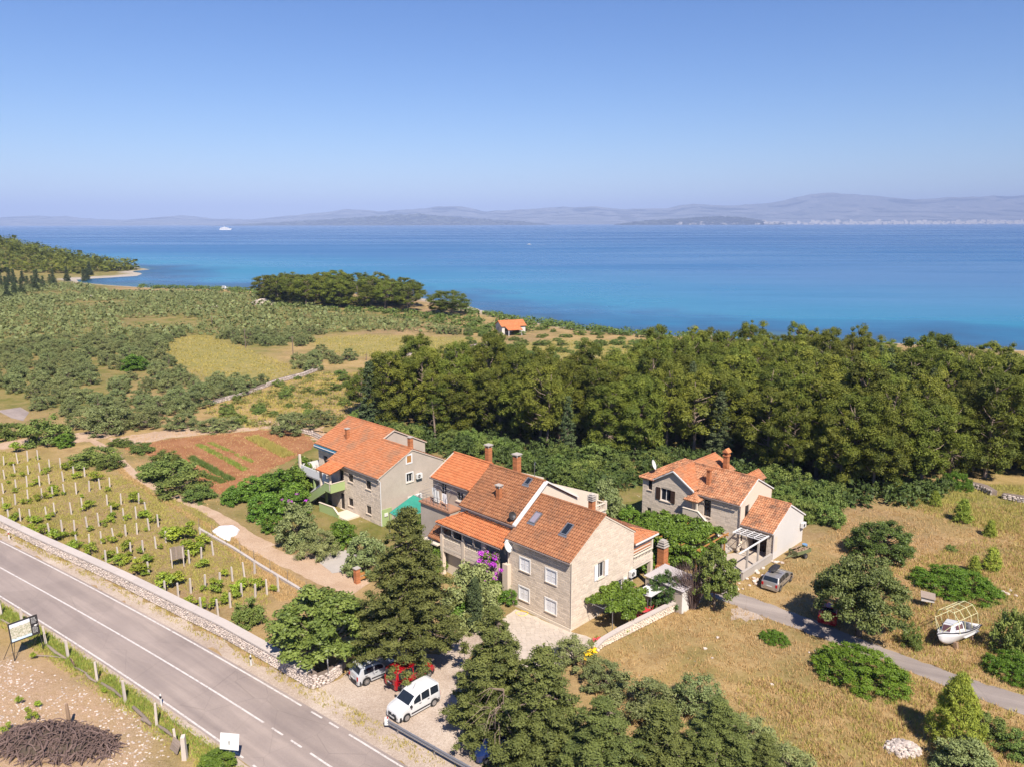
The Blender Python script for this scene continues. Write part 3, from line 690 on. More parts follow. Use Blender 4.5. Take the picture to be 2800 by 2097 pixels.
    def dish(s, p, aim, r, mt='white_plastic'):
        aim = Vector(aim).normalized(); q = aim.to_track_quat('Z', 'Y').to_matrix().to_4x4(); q.translation = Vector(p)
        mb = MB(); mb.M = q; mb.lathe([(.02, -.02), (r * .5, .02), (r * .85, .1), (r, .16), (r * .985, .185), (r * .83, .125), (r * .48, .045), (.02, .02)], n=20)
        d = s.put('satellite_dish', mb, M[mt], None, True)
        mb = MB(); mb.M = q; mb.tube([(0, -r, .12), (0, -r * .2, r * .95)], .02, 5); mb.lathe([(.05, r * .9), (.06, r * 1.0)], 0, -r * .18, 7); s.put('receiver_arm', mb, M['metal_grey'], d)
        mb = MB(); mb.tube([Vector(p) - aim * .02, Vector(p) - aim * .25, Vector(p) - aim * .25 + Vector((0, 0, -.7))], .035, 6); s.put('mount', mb, M['metal_grey'], d)
    def aircon(s, p0, p1, u, v, w=.85, h=.62):
        m, L = wmat(p0, p1); mb = MB(); mb.M = m; mb.box(u - w / 2, u + w / 2, v - h / 2, v + h / 2, .1, .42); mb.box(u - w / 2 + .05, u - w / 2 + .1, v - h / 2 - .05, v - h / 2, 0, .4); mb.box(u + w / 2 - .1, u + w / 2 - .05, v - h / 2 - .05, v - h / 2, 0, .4)
        a = s.put('air_conditioner', mb, M['white_plastic']); mb = MB(); r = h * .38
        for k in range(10):
            rr = r * (k + 1) / 10
            mb.M = m; mb.tube([(u - w * .12 + rr * math.cos(t * .5236), v + rr * math.sin(t * .5236), .428) for t in range(13)], .006, 4, None, False)
        s.put('fan_grille', mb, M['metal_dark'], a)
    def balustrade(s, a, b, z0, h, step=.24, mt='cream', rail=.09):
        a, b = Vector((*a, z0)), Vector((*b, z0)); d = b - a; n = max(2, int(d.length / step)); mb = MB(); u = d.normalized(); q = Vector((-u.y, u.x, 0)) * .09
        for (z, t) in ((0, .07), (h - rail, rail)):
            A = a + Vector((0, 0, z)); B = b + Vector((0, 0, z)); T = Vector((0, 0, t)); mb.hexa([A - q, A + q, B + q, B - q, A - q + T, A + q + T, B + q + T, B - q + T])
        bal = s.put('balustrade', mb, M[mt])
        src = None
        for i in range(n):
            p = a + d * ((i + .5) / n)
            if src is None:
                mb = MB(); mb.lathe([(.05, 0), (.055, .04), (.03, .08), (.065, (h - rail) * .42), (.03, (h - rail) * .8), (.055, h - rail - .07)], n=8); src = mb.build('baluster', M[mt], bal, True); k = src
            else: k = link_copy(src); k.parent = bal
            k.location = p + Vector((0, 0, .07))
        return bal
    def box(s, name, mt, *a, parent=None):
        mb = MB(); mb.box(*a); return s.put(name, mb, M[mt], parent)
    def flight(s, name, p_lo, p_hi, width_vec, n, mt='concrete'):
        """solid stairs: p_lo, p_hi are 3D centres of the lowest and highest nosing lines"""
        lo, hi, wv = Vector(p_lo), Vector(p_hi), Vector(width_vec); d = hi - lo; run = Vector((d.x, d.y, 0)) / n; mb = MB()
        for i in range(n):
            a = lo + run * i; z = lo.z + d.z * (i + 1) / n; zb = lo.z - .2 if i < 3 else z - .6
            q = [a - wv / 2, a + wv / 2, a + run + wv / 2, a + run - wv / 2]
            mb.hexa([(p.x, p.y, max(zb, 0.01)) for p in q] + [(p.x, p.y, z) for p in q])
        return s.put(name, mb, M[mt])
    def ramp_wall(s, name, a, b, h, th, mt, foot=None):
        """parapet following a stair: a, b 3D points of its foot line, h its height"""
        a, b = Vector(a), Vector(b); u = Vector((b.x - a.x, b.y - a.y, 0)).normalized(); q = Vector((-u.y, u.x, 0)) * th / 2; up = Vector((0, 0, h))
        fa = Vector((a.x, a.y, foot)) if foot is not None else a; fb = Vector((b.x, b.y, foot)) if foot is not None else b
        mb = MB(); mb.hexa([fa - q, fa + q, fb + q, fb - q, a - q + up, a + q + up, b + q + up, b - q + up]); return s.put(name, mb, M[mt])
YAW = R(45.5)
def frame(o, a, b, h=0.0):
    c, q = math.cos(YAW), math.sin(YAW); return Vector((o[0] + c * a - q * b, o[1] + q * a + c * b, h))
OA = (5.2, 63.6); OE = (-15.9, 88.3); OF = (28.19, 78.38)
def tilemat_piece(name, a, b, dark, amt, sc=.55):
    m = tilemat(name, a, b, dark, amt, sc); nt = m.node_tree
    at = next(n for n in nt.nodes if n.type == 'ATTRIBUTE'); oi = nt.nodes.new('ShaderNodeObjectInfo')
    for l in list(at.outputs['Fac'].links): nt.links.new(oi.outputs['Random'], l.to_socket)
    return m
M['tile_brown_piece'] = tilemat_piece('aged_brown_tile_piece', (.29, .115, .055), (.45, .205, .10), (.19, .095, .055), .75)
# ================================================================== main stone house (nearest)
A = House('stone_house', 'nearest two-storey pale stone house with brown tiled roof, two skylights and white shutters', 'house', OA, YAW)
SL = (9.8 - 6.9) / 4.7
LW = ((0, 8), (0, 0))
wA = [(8 - 6.26, 8 - 5.05, 3.98, 5.22), (8 - 2.98, 8 - 1.76, 3.92, 5.16), (8 - 6.36, 8 - 5.15, 1.0, 2.24), (8 - 3.0, 8 - 1.75, .98, 2.2)]
A.wall(*LW, 0, 6.9, wA, stone='stone', ch=.25)
for o in wA: A.window(*LW, o, 'closed', surround='white_paint')
GW = ((0, 0), (9.4, 0)); gA = [(3.75, 4.75, 3.75, 5.3), (6.75, 7.75, .95, 2.5)]
A.wall(*GW, 0, 6.9, gA, gable=(4.7, 9.8), stone='stone', ch=.25, proud=(.01, .028))
for o in gA: A.window(*GW, o, 'open')
A.wall((9.4, 0), (9.4, 8), 0, 6.9, mt='cream'); A.wall((9.4, 8), (0, 8), 0, 6.9, gable=(4.7, 9.8), mt='cream')
eh = 6.9 - .32 * SL
A.slope([(-.32, -.06, eh), (4.7, -.06, 9.8), (4.7, 8, 9.8), (-.32, 8, eh)], ((-.32, 8, eh), (-.32, -.06, eh)), 'tile_brown', .27, .36, 300)
A.slope([(9.6, -.06, 6.78), (4.7, -.06, 9.8), (4.7, 8, 9.8), (9.6, 8, 6.78)], ((9.6, -.06, 6.78), (9.6, 8, 6.78)), 'tile_brown', .27, .36)
A.ridge((4.7, -.08, 9.84), (4.7, 8, 9.84), 'tile_brown'); A.gutter((-.38, 8, eh - .08), (-.38, -.1, eh - .08))
A.verge([(-.3, -.03, eh - .1), (4.7, -.03, 9.68), (9.5, -.03, 6.72)], 'cream', .1, .12)
A.skylight((2.35, 6.5, 6.9 + 2.35 * SL + .03), (0, -1, 0), (1, 0, SL), .8, 1.35, 'glass_lilac'); A.skylight((2.32, 2.5, 6.9 + 2.32 * SL + .03), (0, -1, 0), (1, 0, SL), .8, 1.35)
A.chimney(5.7, 2.35, 8.9, 10.35, .5, .5, 'stack'); A.dish((-.75, 7.3, 6.2), (.3, -.9, .45), .62)
A.pipe([(-.3, 7.75, 6.6), (-.12, 7.75, 6.2), (-.12, 7.75, .1)], .055, 'cream'); A.pipe([(-.05, -.08, 6.6), (-.05, -.08, .05)], .04, 'cream')
A.box('buttress', 'stone', -.5, 0, 7.5, 8.2, 0, 4.1); A.aircon(*GW, 8.95, 2.65, .8, .6)
A.box('plinth', 'cream', -.14, -.06, -.1, 7.4, 0, .28)
# wing with the balcony
A.wall((9.42, 3.2), (13, 3.2), 2.9, 5.5, [(.6, 1.5, 3.05, 5.1)], mt='cream'); A.window((9.42, 3.2), (13, 3.2), (.6, 1.5, 3.05, 5.1))
A.box('balcony_floor', 'cream', 9.42, 12.75, .02, 8, 2.75, 2.98)
A.wall((9.42, .0), (12.75, .0), 2.98, 3.55, stone='stone', mt='cream', ch=.18); A.wall((12.75, 0), (12.75, 7.9), 2.98, 3.55, mt='cream', stone='stone', ch=.18)
A.balustrade((9.5, .06), (12.7, .06), 3.56, .55); A.balustrade((12.7, .2), (12.7, 7.8), 3.56, .55)
for b in (.12, 3.9, 7.8): A.box('column', 'cream', 12.55, 12.75, b - .1, b + .1, 4.1, 5.5)
for k in range(8): A.box('blind_slat', 'brick' if k % 2 else 'cream', 9.45, 12.5, .16, .20, 4.2 + k * .16, 4.2 + k * .16 + .13)
for (a, b) in ((12.6, .2), (12.6, 4), (12.6, 7.8)): A.box('pier', 'stone', a - .2, a + .2, b - .2, b + .2, 0, 2.75)
A.wall((9.42, 5), (12.6, 5), 0, 2.75, [(1, 2, 0.02, 2.1)], mt='cream'); A.window((9.42, 5), (12.6, 5), (1, 2, .02, 2.1), frame='wood_dark')
A.slope([(9.55, 2.3, 6.72), (9.55, 8, 6.72), (13.3, 8, 5.5), (13.3, -.15, 5.5)], ((13.3, -.15, 5.5), (13.3, 8, 5.5)), 'tile_lichen')
A.slope([(9.5, -.15, 5.5), (9.5, 2.3, 6.74), (13.3, -.15, 5.5)], ((9.5, -.15, 5.5), (13.3, -.15, 5.5)), 'tile_lichen')
A.ridge((9.55, 2.3, 6.78), (13.3, -.15, 5.56), 'tile_lichen', .1); A.box('fascia', 'white_paint', 9.45, 13.35, -.24, -.17, 5.36, 5.52)
# ================================================================== middle house with loggia and roof terrace
B = House('terrace_house', 'middle house with mossy brown roof and a columned balcony under bright orange tiles', 'house', OA, YAW, (.95, 8))
SB = (10.88 - 7.66) / 4.55
B.wall((1.2, 16), (1.2, 8.02), 0, 7.75, mt='cream'); B.wall((1.2, 8.03), (14, 8.03), 0, 7.4, gable=(4.3, 10.88), mt='cream')
B.wall((14, 8.03), (14, 16), 0, 5.9, mt='cream'); B.wall((14, 16), (1.2, 16), 0, 7.4, gable=(8.5, 10.8), mt='cream')
B.slope([(.9, 8.0, 7.6), (5.5, 8.0, 10.88), (5.5, 16, 10.88), (.9, 16, 7.6)], ((.9, 16, 7.6), (.9, 8, 7.6)), 'tile_brown')
B.slope([(10.2, 8.0, 8.12), (5.5, 8.0, 10.88), (5.5, 16, 10.88), (10.2, 16, 8.12)], ((10.2, 8, 8.12), (10.2, 16, 8.12)), 'tile_brown')
B.ridge((5.5, 8, 10.93), (5.5, 16, 10.93), 'tile_brown'); B.verge([(.85, 7.95, 7.62), (5.5, 7.95, 10.92), (10.3, 7.95, 8.1)], 'white_paint', .42, .16)
B.gutter((.82, 16, 7.5), (.82, 8.1, 7.5))
B.chimney(2.75, 11.9, 8.4, 10.0, .42, .5, 'plain'); B.chimney(6.1, 12.64, 10.2, 12.35, .62, .62, 'plain')
B.skylight((5.0, 9.95, 10.55), (0, -1, 0), (1, 0, SB), .7, .85); B.dish((1.2, 8.6, 8.35), (-.2, -.9, .4), .42, 'metal_dark')
mb = MB(); mb.tube([(6.6, 10.6, 10.2), (6.6, 10.6, 12.0)], .03, 6); mb.tube([(6.2, 10.3, 11.95), (7.0, 10.9, 11.95)], .015, 5)
for k in range(5): mb.tube([(6.25 + k * .16, 10.15 + k * .12, 11.97), (6.25 + k * .16 + .15, 10.15 + k * .12 + .35, 11.97)], .008, 4)
B.put('aerial', mb, M['metal_grey'])
# roof terrace behind
B.box('terrace_floor', 'cream', 10.2, 13.9, 7.0, 11.0, 5.7, 5.92); B.wall((10.2, 6.95), (14, 6.95), 0, 5.7, mt='cream'); B.wall((14, 6.95), (14, 11), 0, 5.7, mt='cream')
B.balustrade((10.4, 6.98), (13.85, 6.98), 5.92, .85); B.balustrade((13.85, 7.0), (13.85, 10.9), 5.92, .85); B.balustrade((10.6, 10.9), (13.85, 10.9), 5.92, .85)
for (x, y) in ((13.85, 6.98), (13.85, 10.9), (10.4, 6.98)): B.box('pier', 'cream', x - .14, x + .14, y - .14, y + .14, 5.92, 6.92)
# loggia
B.box('loggia_floor', 'cream', -.45, 1.18, 8.1, 17.4, 3.0, 3.22)
B.wall((-.42, 17.38), (-.42, 8.6), 2.6, 3.95, mt='stone', stone='stone', ch=.25); B.wall((1.0, 17.4), (-.42, 17.4), 2.6, 3.95, mt='stone')
B.box('underbuilding', 'cream', .2, 1.15, 8.1, 17.3, 0, 3.0)
for y in (17.2, 13.9, 10.9): B.box('pier', 'stone', -.5, -.1, y - .2, y + .2, 0, 4.55 if y < 17 else 4.45)
for (y0, y1) in ((17.0, 14.1), (13.7, 11.1), (10.7, 8.7)): B.balustrade((-.3, y0), (-.3, y1), 3.96, .5, .22)
for y in (17.25, 15.6, 14.0, 12.4): B.box('column', 'cream', -.42, -.2, y - .1, y + .1, 4.45, 5.75)
B.box('column', 'stone', -.45, -.1, 10.6, 11.2, 4.0, 5.8); B.box('lintel', 'wood_dark', -.48, -.2, 8.2, 17.4, 5.6, 5.76)
B.slope([(-.75, 17.75, 5.72), (-.75, 8.12, 5.72), (1.45, 8.12, 7.2), (1.45, 14.7, 7.2)], ((-.75, 17.75, 5.72), (-.75, 8.12, 5.72)), 'tile_orange', .24, .34)
B.slope([(-.75, 17.75, 5.72), (1.45, 14.7, 7.2), (1.45, 17.75, 5.72)], ((-.75, 17.75, 5.72), (1.45, 17.75, 5.72)), 'tile_orange', .24, .34)
B.ridge((-.75, 17.75, 5.76), (1.45, 14.7, 7.24), 'tile_orange', .09); B.gutter((-.82, 17.7, 5.62), (-.82, 8.2, 5.62))
B.slope([(-.6, 19.4, 3.65), (-.6, 17.45, 3.65), (2.35, 17.45, 5.95), (2.35, 19.4, 5.95)], ((-.6, 19.4, 3.65), (-.6, 17.45, 3.65)), 'tile_brown')
B.box('porch_slab', 'cream', -.9, 2.3, 17.45, 19.9, 3.15, 3.3); B.box('porch_wall', 'cream', .2, 2.3, 17.5, 19.3, 0, 3.15)
# ================================================================== house with the drying terrace
D = House('orange_roof_house', 'narrow house with plain bright orange roof and tall brick chimney above a laundry terrace', 'house', OA, YAW, (2.4, 16))
SD = (10.84 - 8.89) / (5.85 - 2.4)
DW = ((2.6, 22.1), (2.6, 16.02)); dop = [(3.9, 4.9, 7.1, 8.1), (1.3, 2.2, 6.42, 8.4)]
D.wall(*DW, 0, 8.95, dop, mt='plaster'); D.window(*DW, dop[0], 'dark', frame='white_paint'); D.window(*DW, dop[1], 'dark', frame='white_paint')
D.wall((2.6, 16.02), (11, 16.02), 0, 7.8, gable=(3.3, 10.8), mt='plaster'); D.wall((11, 16.02), (11, 22.1), 0, 7.8, mt='plaster'); D.wall((11, 22.1), (2.6, 22.1), 0, 7.8, gable=(5.1, 10.8), mt='plaster')
D.slope([(2.3, 15.98, 8.83), (5.85, 15.98, 10.85), (5.85, 22.2, 10.85), (2.3, 22.2, 8.83)], ((2.3, 22.2, 8.83), (2.3, 15.98, 8.83)), 'tile_orange', .25, .34)
D.slope([(11.2, 15.98, 7.7), (5.85, 15.98, 10.85), (5.85, 22.2, 10.85), (11.2, 22.2, 7.7)], ((11.2, 15.98, 7.7), (11.2, 22.2, 7.7)), 'tile_orange', .25, .34)
D.ridge((5.85, 16, 10.9), (5.85, 22.2, 10.9), 'tile_orange'); D.gutter((2.22, 22.2, 8.74), (2.22, 16.1, 8.74)); D.verge([(2.25, 22.24, 8.8), (5.85, 22.24, 10.84)], 'mortar')
D.chimney(6.3, 17.1, 10.3, 12.4, .55, .55, 'plain')
M['terracotta'] = plain('terracotta_floor', (.44, .23, .14), .8, .1, 2)
D.box('terrace_floor', 'terracotta', .9, 2.58, 17.5, 22.6, 6.22, 6.4); D.box('terrace_base', 'plaster', 1.1, 2.55, 17.6, 22.5, 0, 6.2)
mb = MB()
for z in (6.75, 7.1, 7.4): mb.tube([(.98, 17.6, z), (.98, 22.5, z), (2.5, 22.5, z)], .02, 5)
for y in np.linspace(17.6, 22.5, 9): mb.tube([(.98, y, 6.4), (.98, y, 7.4)], .018, 5)
D.put('railing', mb, M['metal_grey'])
mb = MB()
for y in (17.9, 20.2): mb.tube([(1.05, y, 6.4), (1.05, y, 8.4), (2.5, y + .5, 8.6)], .025, 5)
for k in range(4): mb.tube([(1.05 + k * .4, 17.9, 8.4), (1.05 + k * .4, 22.2, 8.4)], .006, 4)
D.put('clothes_line', mb, M['metal_grey'])
def laundry(a, b, w, h, c, lab, nm='laundry_sheet'):
    mb = MB(); n = 8; z = 7.95
    for side in (0,):
        for i in range(n):
            f = lambda k: .05 * math.sin(k * 1.9 + a)
            y0, y1 = b + w * i / n, b + w * (i + 1) / n
            mb.quad((a + f(i), y0, z), (a + f(i + 1), y1, z), (a + .1 + f(i + 1) * 1.6, y1, z - h), (a + .1 + f(i) * 1.6, y0, z - h), .5)
    m = plain('laundry_cloth', c, .9, .04, 2); v = [tuple(frame(OA, *p)) for p in mb.v]
    o = mesh_obj(nm, v, mb.f, m); sm = o.modifiers.new('thickness', 'SOLIDIFY'); sm.thickness = .012
    tag(o, lab, 'laundry')
laundry(1.45, 18.6, .55, 1.1, (.75, .73, .76), 'short white cloth drying on the terrace line beside the round window'); laundry(1.5, 19.9, .9, 1.35, (.72, .72, .70), 'long white sheet drying in the middle of the terrace line'); laundry(1.9, 20.9, .5, .9, (.62, .64, .68), 'small pale towel drying at the far end of the terrace line', 'laundry_towel')
# ================================================================== left house
Eh = House('plastered_house', 'left house with grey plastered gable, stone front and green staircase', 'house', OE, YAW)
SE = (8.75 - 6.35) / 4.95
EW = ((0, 10.9), (0, 0))
eo = [(10.9 - 6.76, 10.9 - 5.76, 4.2, 5.24), (10.9 - 2.94, 10.9 - 1.93, 4.18, 5.24), (10.9 - 6.98, 10.9 - 5.95, .95, 1.98), (10.9 - 3.06, 10.9 - 2.06, .95, 1.98), (2.15, 3.05, 3.2, 5.3), (2.1, 3.0, .05, 2.2)]
Eh.wall(*EW, 0, 6.35, eo, stone='stone', ch=.27, proud=(.01, .032))
for o in eo: Eh.window(*EW, o, 'dark', frame='wood_dark')
EG = ((0, 0), (9.9, 0)); ego = [(3.95, 4.9, 4.62, 5.75), (4.2, 5.1, 1.7, 2.6)]
Eh.wall(*EG, 0, 6.35, ego, mt='plaster', gable=(4.95, 8.75))
for o in ego: Eh.window(*EG, o, 'dark', frame='wood_dark', surround='white_paint')
m, L = wmat(*EG); mb = MB(); mb.M = m
for q in ((3.9, 4.08, 6.95, 8.2), (4.76, 4.94, 6.95, 8.2), (4.08, 4.76, 6.95, 7.13), (4.08, 4.76, 8.02, 8.2)): mb.box(q[0], q[1], q[2], q[3], -.01, .05)
gw = Eh.put('window', mb, M['white_paint']); mb = MB(); mb.M = m; mb.quad((4.08, 7.13, .012), (4.76, 7.13, .012), (4.76, 8.02, .012), (4.08, 8.02, .012)); Eh.put('pane', mb, M['wood_orange'], gw)
Eh.wall((9.9, 0), (9.9, 6.2), 0, 6.35, mt='plaster')
# rear block
Eh.wall((1.75, 16.5), (1.75, 10.6), 0, 7.1, [(1.2, 2.2, 3.25, 5.4)], stone='stone', ch=.24); Eh.window((1.75, 16.5), (1.75, 10.6), (1.2, 2.2, 3.25, 5.4), frame='wood_dark')
Eh.wall((1.75, 6.2), (12, 6.2), 0, 6.95, mt='plaster', gable=(5.05, 9.4)); Eh.wall((12, 6.2), (12, 16.5), 0, 6.95, mt='plaster'); Eh.wall((12, 16.5), (1.75, 16.5), 0, 6.95, mt='plaster', gable=(5.2, 9.4))
e0 = 6.35 - .38 * SE; e1 = 8.75 - (4.95 - 1.3) * SE
Eh.slope([(-.38, -.08, e0), (4.95, -.08, 8.76), (4.95, 6.2, 8.76), (6.85, 6.14, 9.66), (6.85, 16.7, 9.66), (1.3, 16.7, e1), (1.3, 11.0, e1), (-.38, 11.0, e0)], ((-.38, 11.0, e0), (-.38, -.08, e0)), 'tile_lichen', .3, .36)
Eh.slope([(10.3, -.08, 6.2), (4.95, -.08, 8.76), (4.95, 6.15, 8.76), (10.3, 6.15, 6.2)], ((10.3, -.08, 6.2), (10.3, 6.15, 6.2)), 'tile_lichen', .3, .36)
Eh.slope([(12.3, 6.14, 6.95), (6.85, 6.14, 9.66), (6.85, 16.7, 9.66), (12.3, 16.7, 6.95)], ((12.3, 6.14, 6.95), (12.3, 16.7, 6.95)), 'tile_lichen', .3, .36)
Eh.ridge((4.95, -.1, 8.8), (4.95, 6.2, 8.8), 'tile_lichen', .11); Eh.ridge((6.85, 6.1, 9.7), (6.85, 16.7, 9.7), 'tile_lichen', .11)
Eh.verge([(-.35, -.05, e0 - .06), (4.95, -.05, 8.66), (10.25, -.05, 6.12)], 'mortar', .1, .14); Eh.verge([(4.95, 6.1, 8.72), (6.85, 6.1, 9.58), (12.25, 6.1, 6.88)], 'mortar', .12, .14)
Eh.gutter((-.46, 11.0, e0 - .08), (-.46, 0, e0 - .08)); Eh.pipe([(-.4, -.06, e0 - .1), (-.06, -.1, 5.7), (-.06, -.1, .1)], .05, 'white_paint')
M['blue_paint'] = plain('blue_fascia', (.05, .22, .36), .6, .1, 2); Eh.box('awning_cassette', 'blue_paint', 1.15, 1.32, 11.1, 16.6, e1 - .62, e1 - .16); Eh.box('awning_valance', 'white_paint', 1.08, 1.14, 11.1, 16.6, e1 - .40, e1 - .30)
Eh.chimney(3.5, 11.95, 7.6, 9.35, .45, .45, 'none'); Eh.chimney(5.3, .75, 8.2, 10.0, .5, .5, 'none')
Eh.box('chimney_top', 'concrete', 3.2, 3.8, 11.65, 12.25, 9.35, 9.45); Eh.box('chimney_top', 'concrete', 4.98, 5.62, .43, 1.07, 10.0, 10.1)
Eh.aircon(*EG, 5.75, 5.15); Eh.aircon(*EG, 5.6, 2.5)
# porch roof, balcony, green stair
Eh.slope([(-2.6, 10.2, 5.62), (-2.6, 6.95, 5.62), (-.4, 6.95, 6.3), (-.4, 10.2, 6.3)], ((-2.6, 10.2, 5.62), (-2.6, 6.95, 5.62)), 'tile_orange', .28, .36)
Eh.box('landing', 'concrete', -2.1, -.02, 7.75, 10.4, 2.9, 3.1)
for (x, y) in ((-2.0, 7.85), (-2.0, 10.0)): Eh.box('porch_post', 'cream', x - .12, x + .12, y - .12, y + .12, 3.1, 5.6)
Eh.ramp_wall('landing_parapet', (-2.05, 9.1, 2.85), (-2.05, 7.7, 2.85), 1.15, .12, 'green_paint'); Eh.ramp_wall('landing_parapet', (-2.1, 7.7, 2.85), (-.02, 7.7, 2.85), 1.15, .12, 'green_paint')
Eh.flight('stair', (-1.5, 14.2, .05), (-1.5, 10.3, 3.0), (1.0, 0, 0), 16)
Eh.ramp_wall('stair_parapet', (-2.05, 9.1, 2.6), (-2.05, 13.9, -.3), 1.15, .12, 'green_paint'); Eh.ramp_wall('stair_parapet', (-.95, 9.9, 2.9), (-.95, 14.4, -.1), 1.25, .14, 'white_paint')
for a, b in (((-2.05, 9.1, 3.78), (-2.05, 13.9, .88)), ((-2.05, 9.1, 4.02), (-2.05, 7.65, 4.02)), ((-2.1, 7.7, 4.02), (0, 7.7, 4.02))): Eh.ramp_wall('coping', a, b, .05, .2, 'cream')
Eh.ramp_wall('garden_wall', (-2.4, 10.0, 0), (-2.15, 7.1, 0), 1.15, .14, 'green_paint', 0); Eh.ramp_wall('garden_wall', (-2.15, 7.1, 0), (-2.15, 6.0, -.7), 1.15, .14, 'green_paint', 0)
Eh.ramp_wall('coping', (-2.42, 10.05, 1.15), (-2.15, 7.1, 1.15), .06, .22, 'cream'); Eh.ramp_wall('coping', (-2.15, 7.1, 1.15), (-2.15, 6.0, .45), .06, .22, 'cream')
Eh.box('porch_step', 'cream', -2.1, -.05, 4.6, 7.4, 0, .22)
# upstairs terrace
Eh.box('terrace_floor', 'concrete', -.7, 1.72, 11.0, 17.3, 2.95, 3.12)
for a, b in (((-.65, 11.0, 3.0), (-.65, 17.35, 3.0)), ((-.65, 17.3, 3.0), (2.7, 17.3, 3.0))): Eh.ramp_wall('terrace_parapet', a, b, 1.2, .1, 'white_paint')
Eh.box('terrace_post', 'cream', -.8, -.52, 17.2, 17.48, 3.0, 5.6); Eh.box('terrace_post', 'cream', -.75, -.55, 13.0, 13.2, 4.2, 5.1)
for y in (11.4, 14.2, 17.1): Eh.box('terrace_pier', 'green_paint', -.6, -.35, y - .12, y + .12, 0, 2.95)
Eh.box('undercroft_wall', 'plaster', .6, 1.7, 11.0, 17.2, 0, 2.95)
Eh.ramp_wall('side_parapet', (0, -.06, 0), (1.5, -.06, 0), 2.1, .1, 'green_paint', 0); Eh.box('meter_box', 'white_plastic', .35, .85, -.2, -.11, 1.2, 1.6)
# green shade net beside the gable
mb = MB(); nx = 14; ny = 8; q00, q10, q11, q01 = Vector((-.4, -2.2, 2.5)), Vector((4.75, -.3, 2.9)), Vector((4.85, -5.6, 2.6)), Vector((-.6, -4.5, 2.45))
def nt(i, j):
    u, v = i / nx, j / ny; p = (q00 * (1 - u) + q10 * u) * (1 - v) + (q01 * (1 - u) + q11 * u) * v
    p.z -= .16 * math.sin(u * math.pi * 3) ** 2 * math.sin(v * math.pi) + .1 * math.sin(v * math.pi); return p
M['net'] = plain('green_shade_net', (.04, .30, .22), .85, .12, 2)
for i in range(nx):
    for j in range(ny): mb.quad(nt(i, j), nt(i + 1, j), nt(i + 1, j + 1), nt(i, j + 1), .5)
tn = thing('shade_net', 'green shade net stretched between the plastered house and the terraces', 'shade net', frame(OE, 2, -3), YAW)
o = mb.build('net', M['net'], tn); o.location = (-2, 3, 0); o.modifiers.new('thickness', 'SOLIDIFY').thickness = .02
mb = MB()
for p in (q00, q10, q11, q01): mb.tube([(p.x, p.y, 0), (p.x, p.y, p.z)], .04, 6)
mb.tube([q00, q10, q11, q01, q00], .03, 6); o = mb.build('post_frame', M['metal_grey'], tn); o.location = (-2, 3, 0)
# ================================================================== right house
F = House('hipped_stone_house', 'right stone house with cross gables, dark shutters and outside stair below the pine wood', 'house', OF, YAW, (0, 4))
SF = (7.75 - 5.75) / 3.7
FG = ((-.45, 3.8), (7.0, 3.8)); fo = [(1.15, 2.1, 3.7, 5.1)]
F.wall(*FG, 0, 5.75, fo, mt='stone', gable=(3.7, 7.75)); F.window(*FG, fo[0], 'dark', frame='wood_dark')
F.wall((-.45, 9.6), (-.45, 3.8), 0, 5.75, [(1.3, 2.2, 3.1, 5.1)], stone='stone_grey', ch=.26); F.window((-.45, 9.6), (-.45, 3.8), (1.3, 2.2, 3.1, 5.1), frame='wood_dark')
FL = ((-1.0, 16.4), (-1.0, 9.5)); flo = [(.8, 1.35, 4.6, 5.75), (2.6, 4.0, 3.75, 5.25), (.75, 1.3, 1.3, 2.3), (2.5, 3.9, .75, 2.1)]
F.wall(*FL, 0, 6.2, flo, stone='stone_grey', ch=.26, gable=None)
for k, o in enumerate(flo): F.window(*FL, o, 'open_dark' if k in (1, 3) else 'dark', frame='white_paint' if k == 1 else 'wood_dark')
m, L = wmat(*FL); mb = MB(); mb.M = m; mb.add([(1.75, 6.2, 0), (6.9, 6.2, 0), (4.35, 7.72, 0)], [(0, 1, 2)]); F.put('gable', mb, M['stone_grey'])
F.wall((-1.0, 9.5), (-.45, 9.5), 0, 6.2, mt='stone_grey'); F.wall((7, 3.8), (7, 16.4), 0, 5.75, mt='stone_grey'); F.wall((7, 16.4), (-1, 16.4), 0, 5.75, mt='stone_grey')
ef = 5.75 - .32 * SF
F.slope([(-.77, 3.7, ef), (3.25, 3.7, 7.76), (3.3, 12.05, 7.78), (-.03, 9.2, 5.98), (-.77, 9.2, ef)], ((-.77, 9.2, ef), (-.77, 3.7, ef)), 'tile_mottled', .27, .36)
F.slope([(7.3, 3.7, ef), (3.25, 3.7, 7.76), (3.25, 13.2, 7.76), (7.3, 16.8, ef)], ((7.3, 3.7, ef), (7.3, 16.8, ef)), 'tile_mottled')
F.ridge((3.25, 3.7, 7.8), (3.25, 13.2, 7.8), 'tile_mottled'); F.verge([(-.75, 3.72, ef - .05), (3.25, 3.72, 7.66), (7.3, 3.72, ef - .05)], 'white_paint', .12, .14)
ec = 6.2 - .3 * .6
F.slope([(-1.25, 9.2, 5.98), (-1.25, 12.05, 7.8), (3.3, 12.05, 7.8), (-.03, 9.2, 5.98)], ((-1.25, 9.2, 5.98), (-.03, 9.2, 5.98)), 'tile_lichen', .28, .36)
F.slope([(-1.25, 14.88, 6.04), (-1.25, 12.05, 7.8), (2.85, 12.05, 7.8)], ((-1.25, 14.88, 6.04), (0, 14.88, 6.04)), 'tile_lichen', .28, .36)
F.slope([(-1.35, 16.75, 6.0), (-1.35, 14.8, 6.0), (2.8, 12.0, 7.8), (3.25, 12.0, 8.0), (3.25, 13.2, 8.0)], ((-1.35, 16.75, 6.0), (-1.35, 14.6, 6.0)), 'tile_mottled')
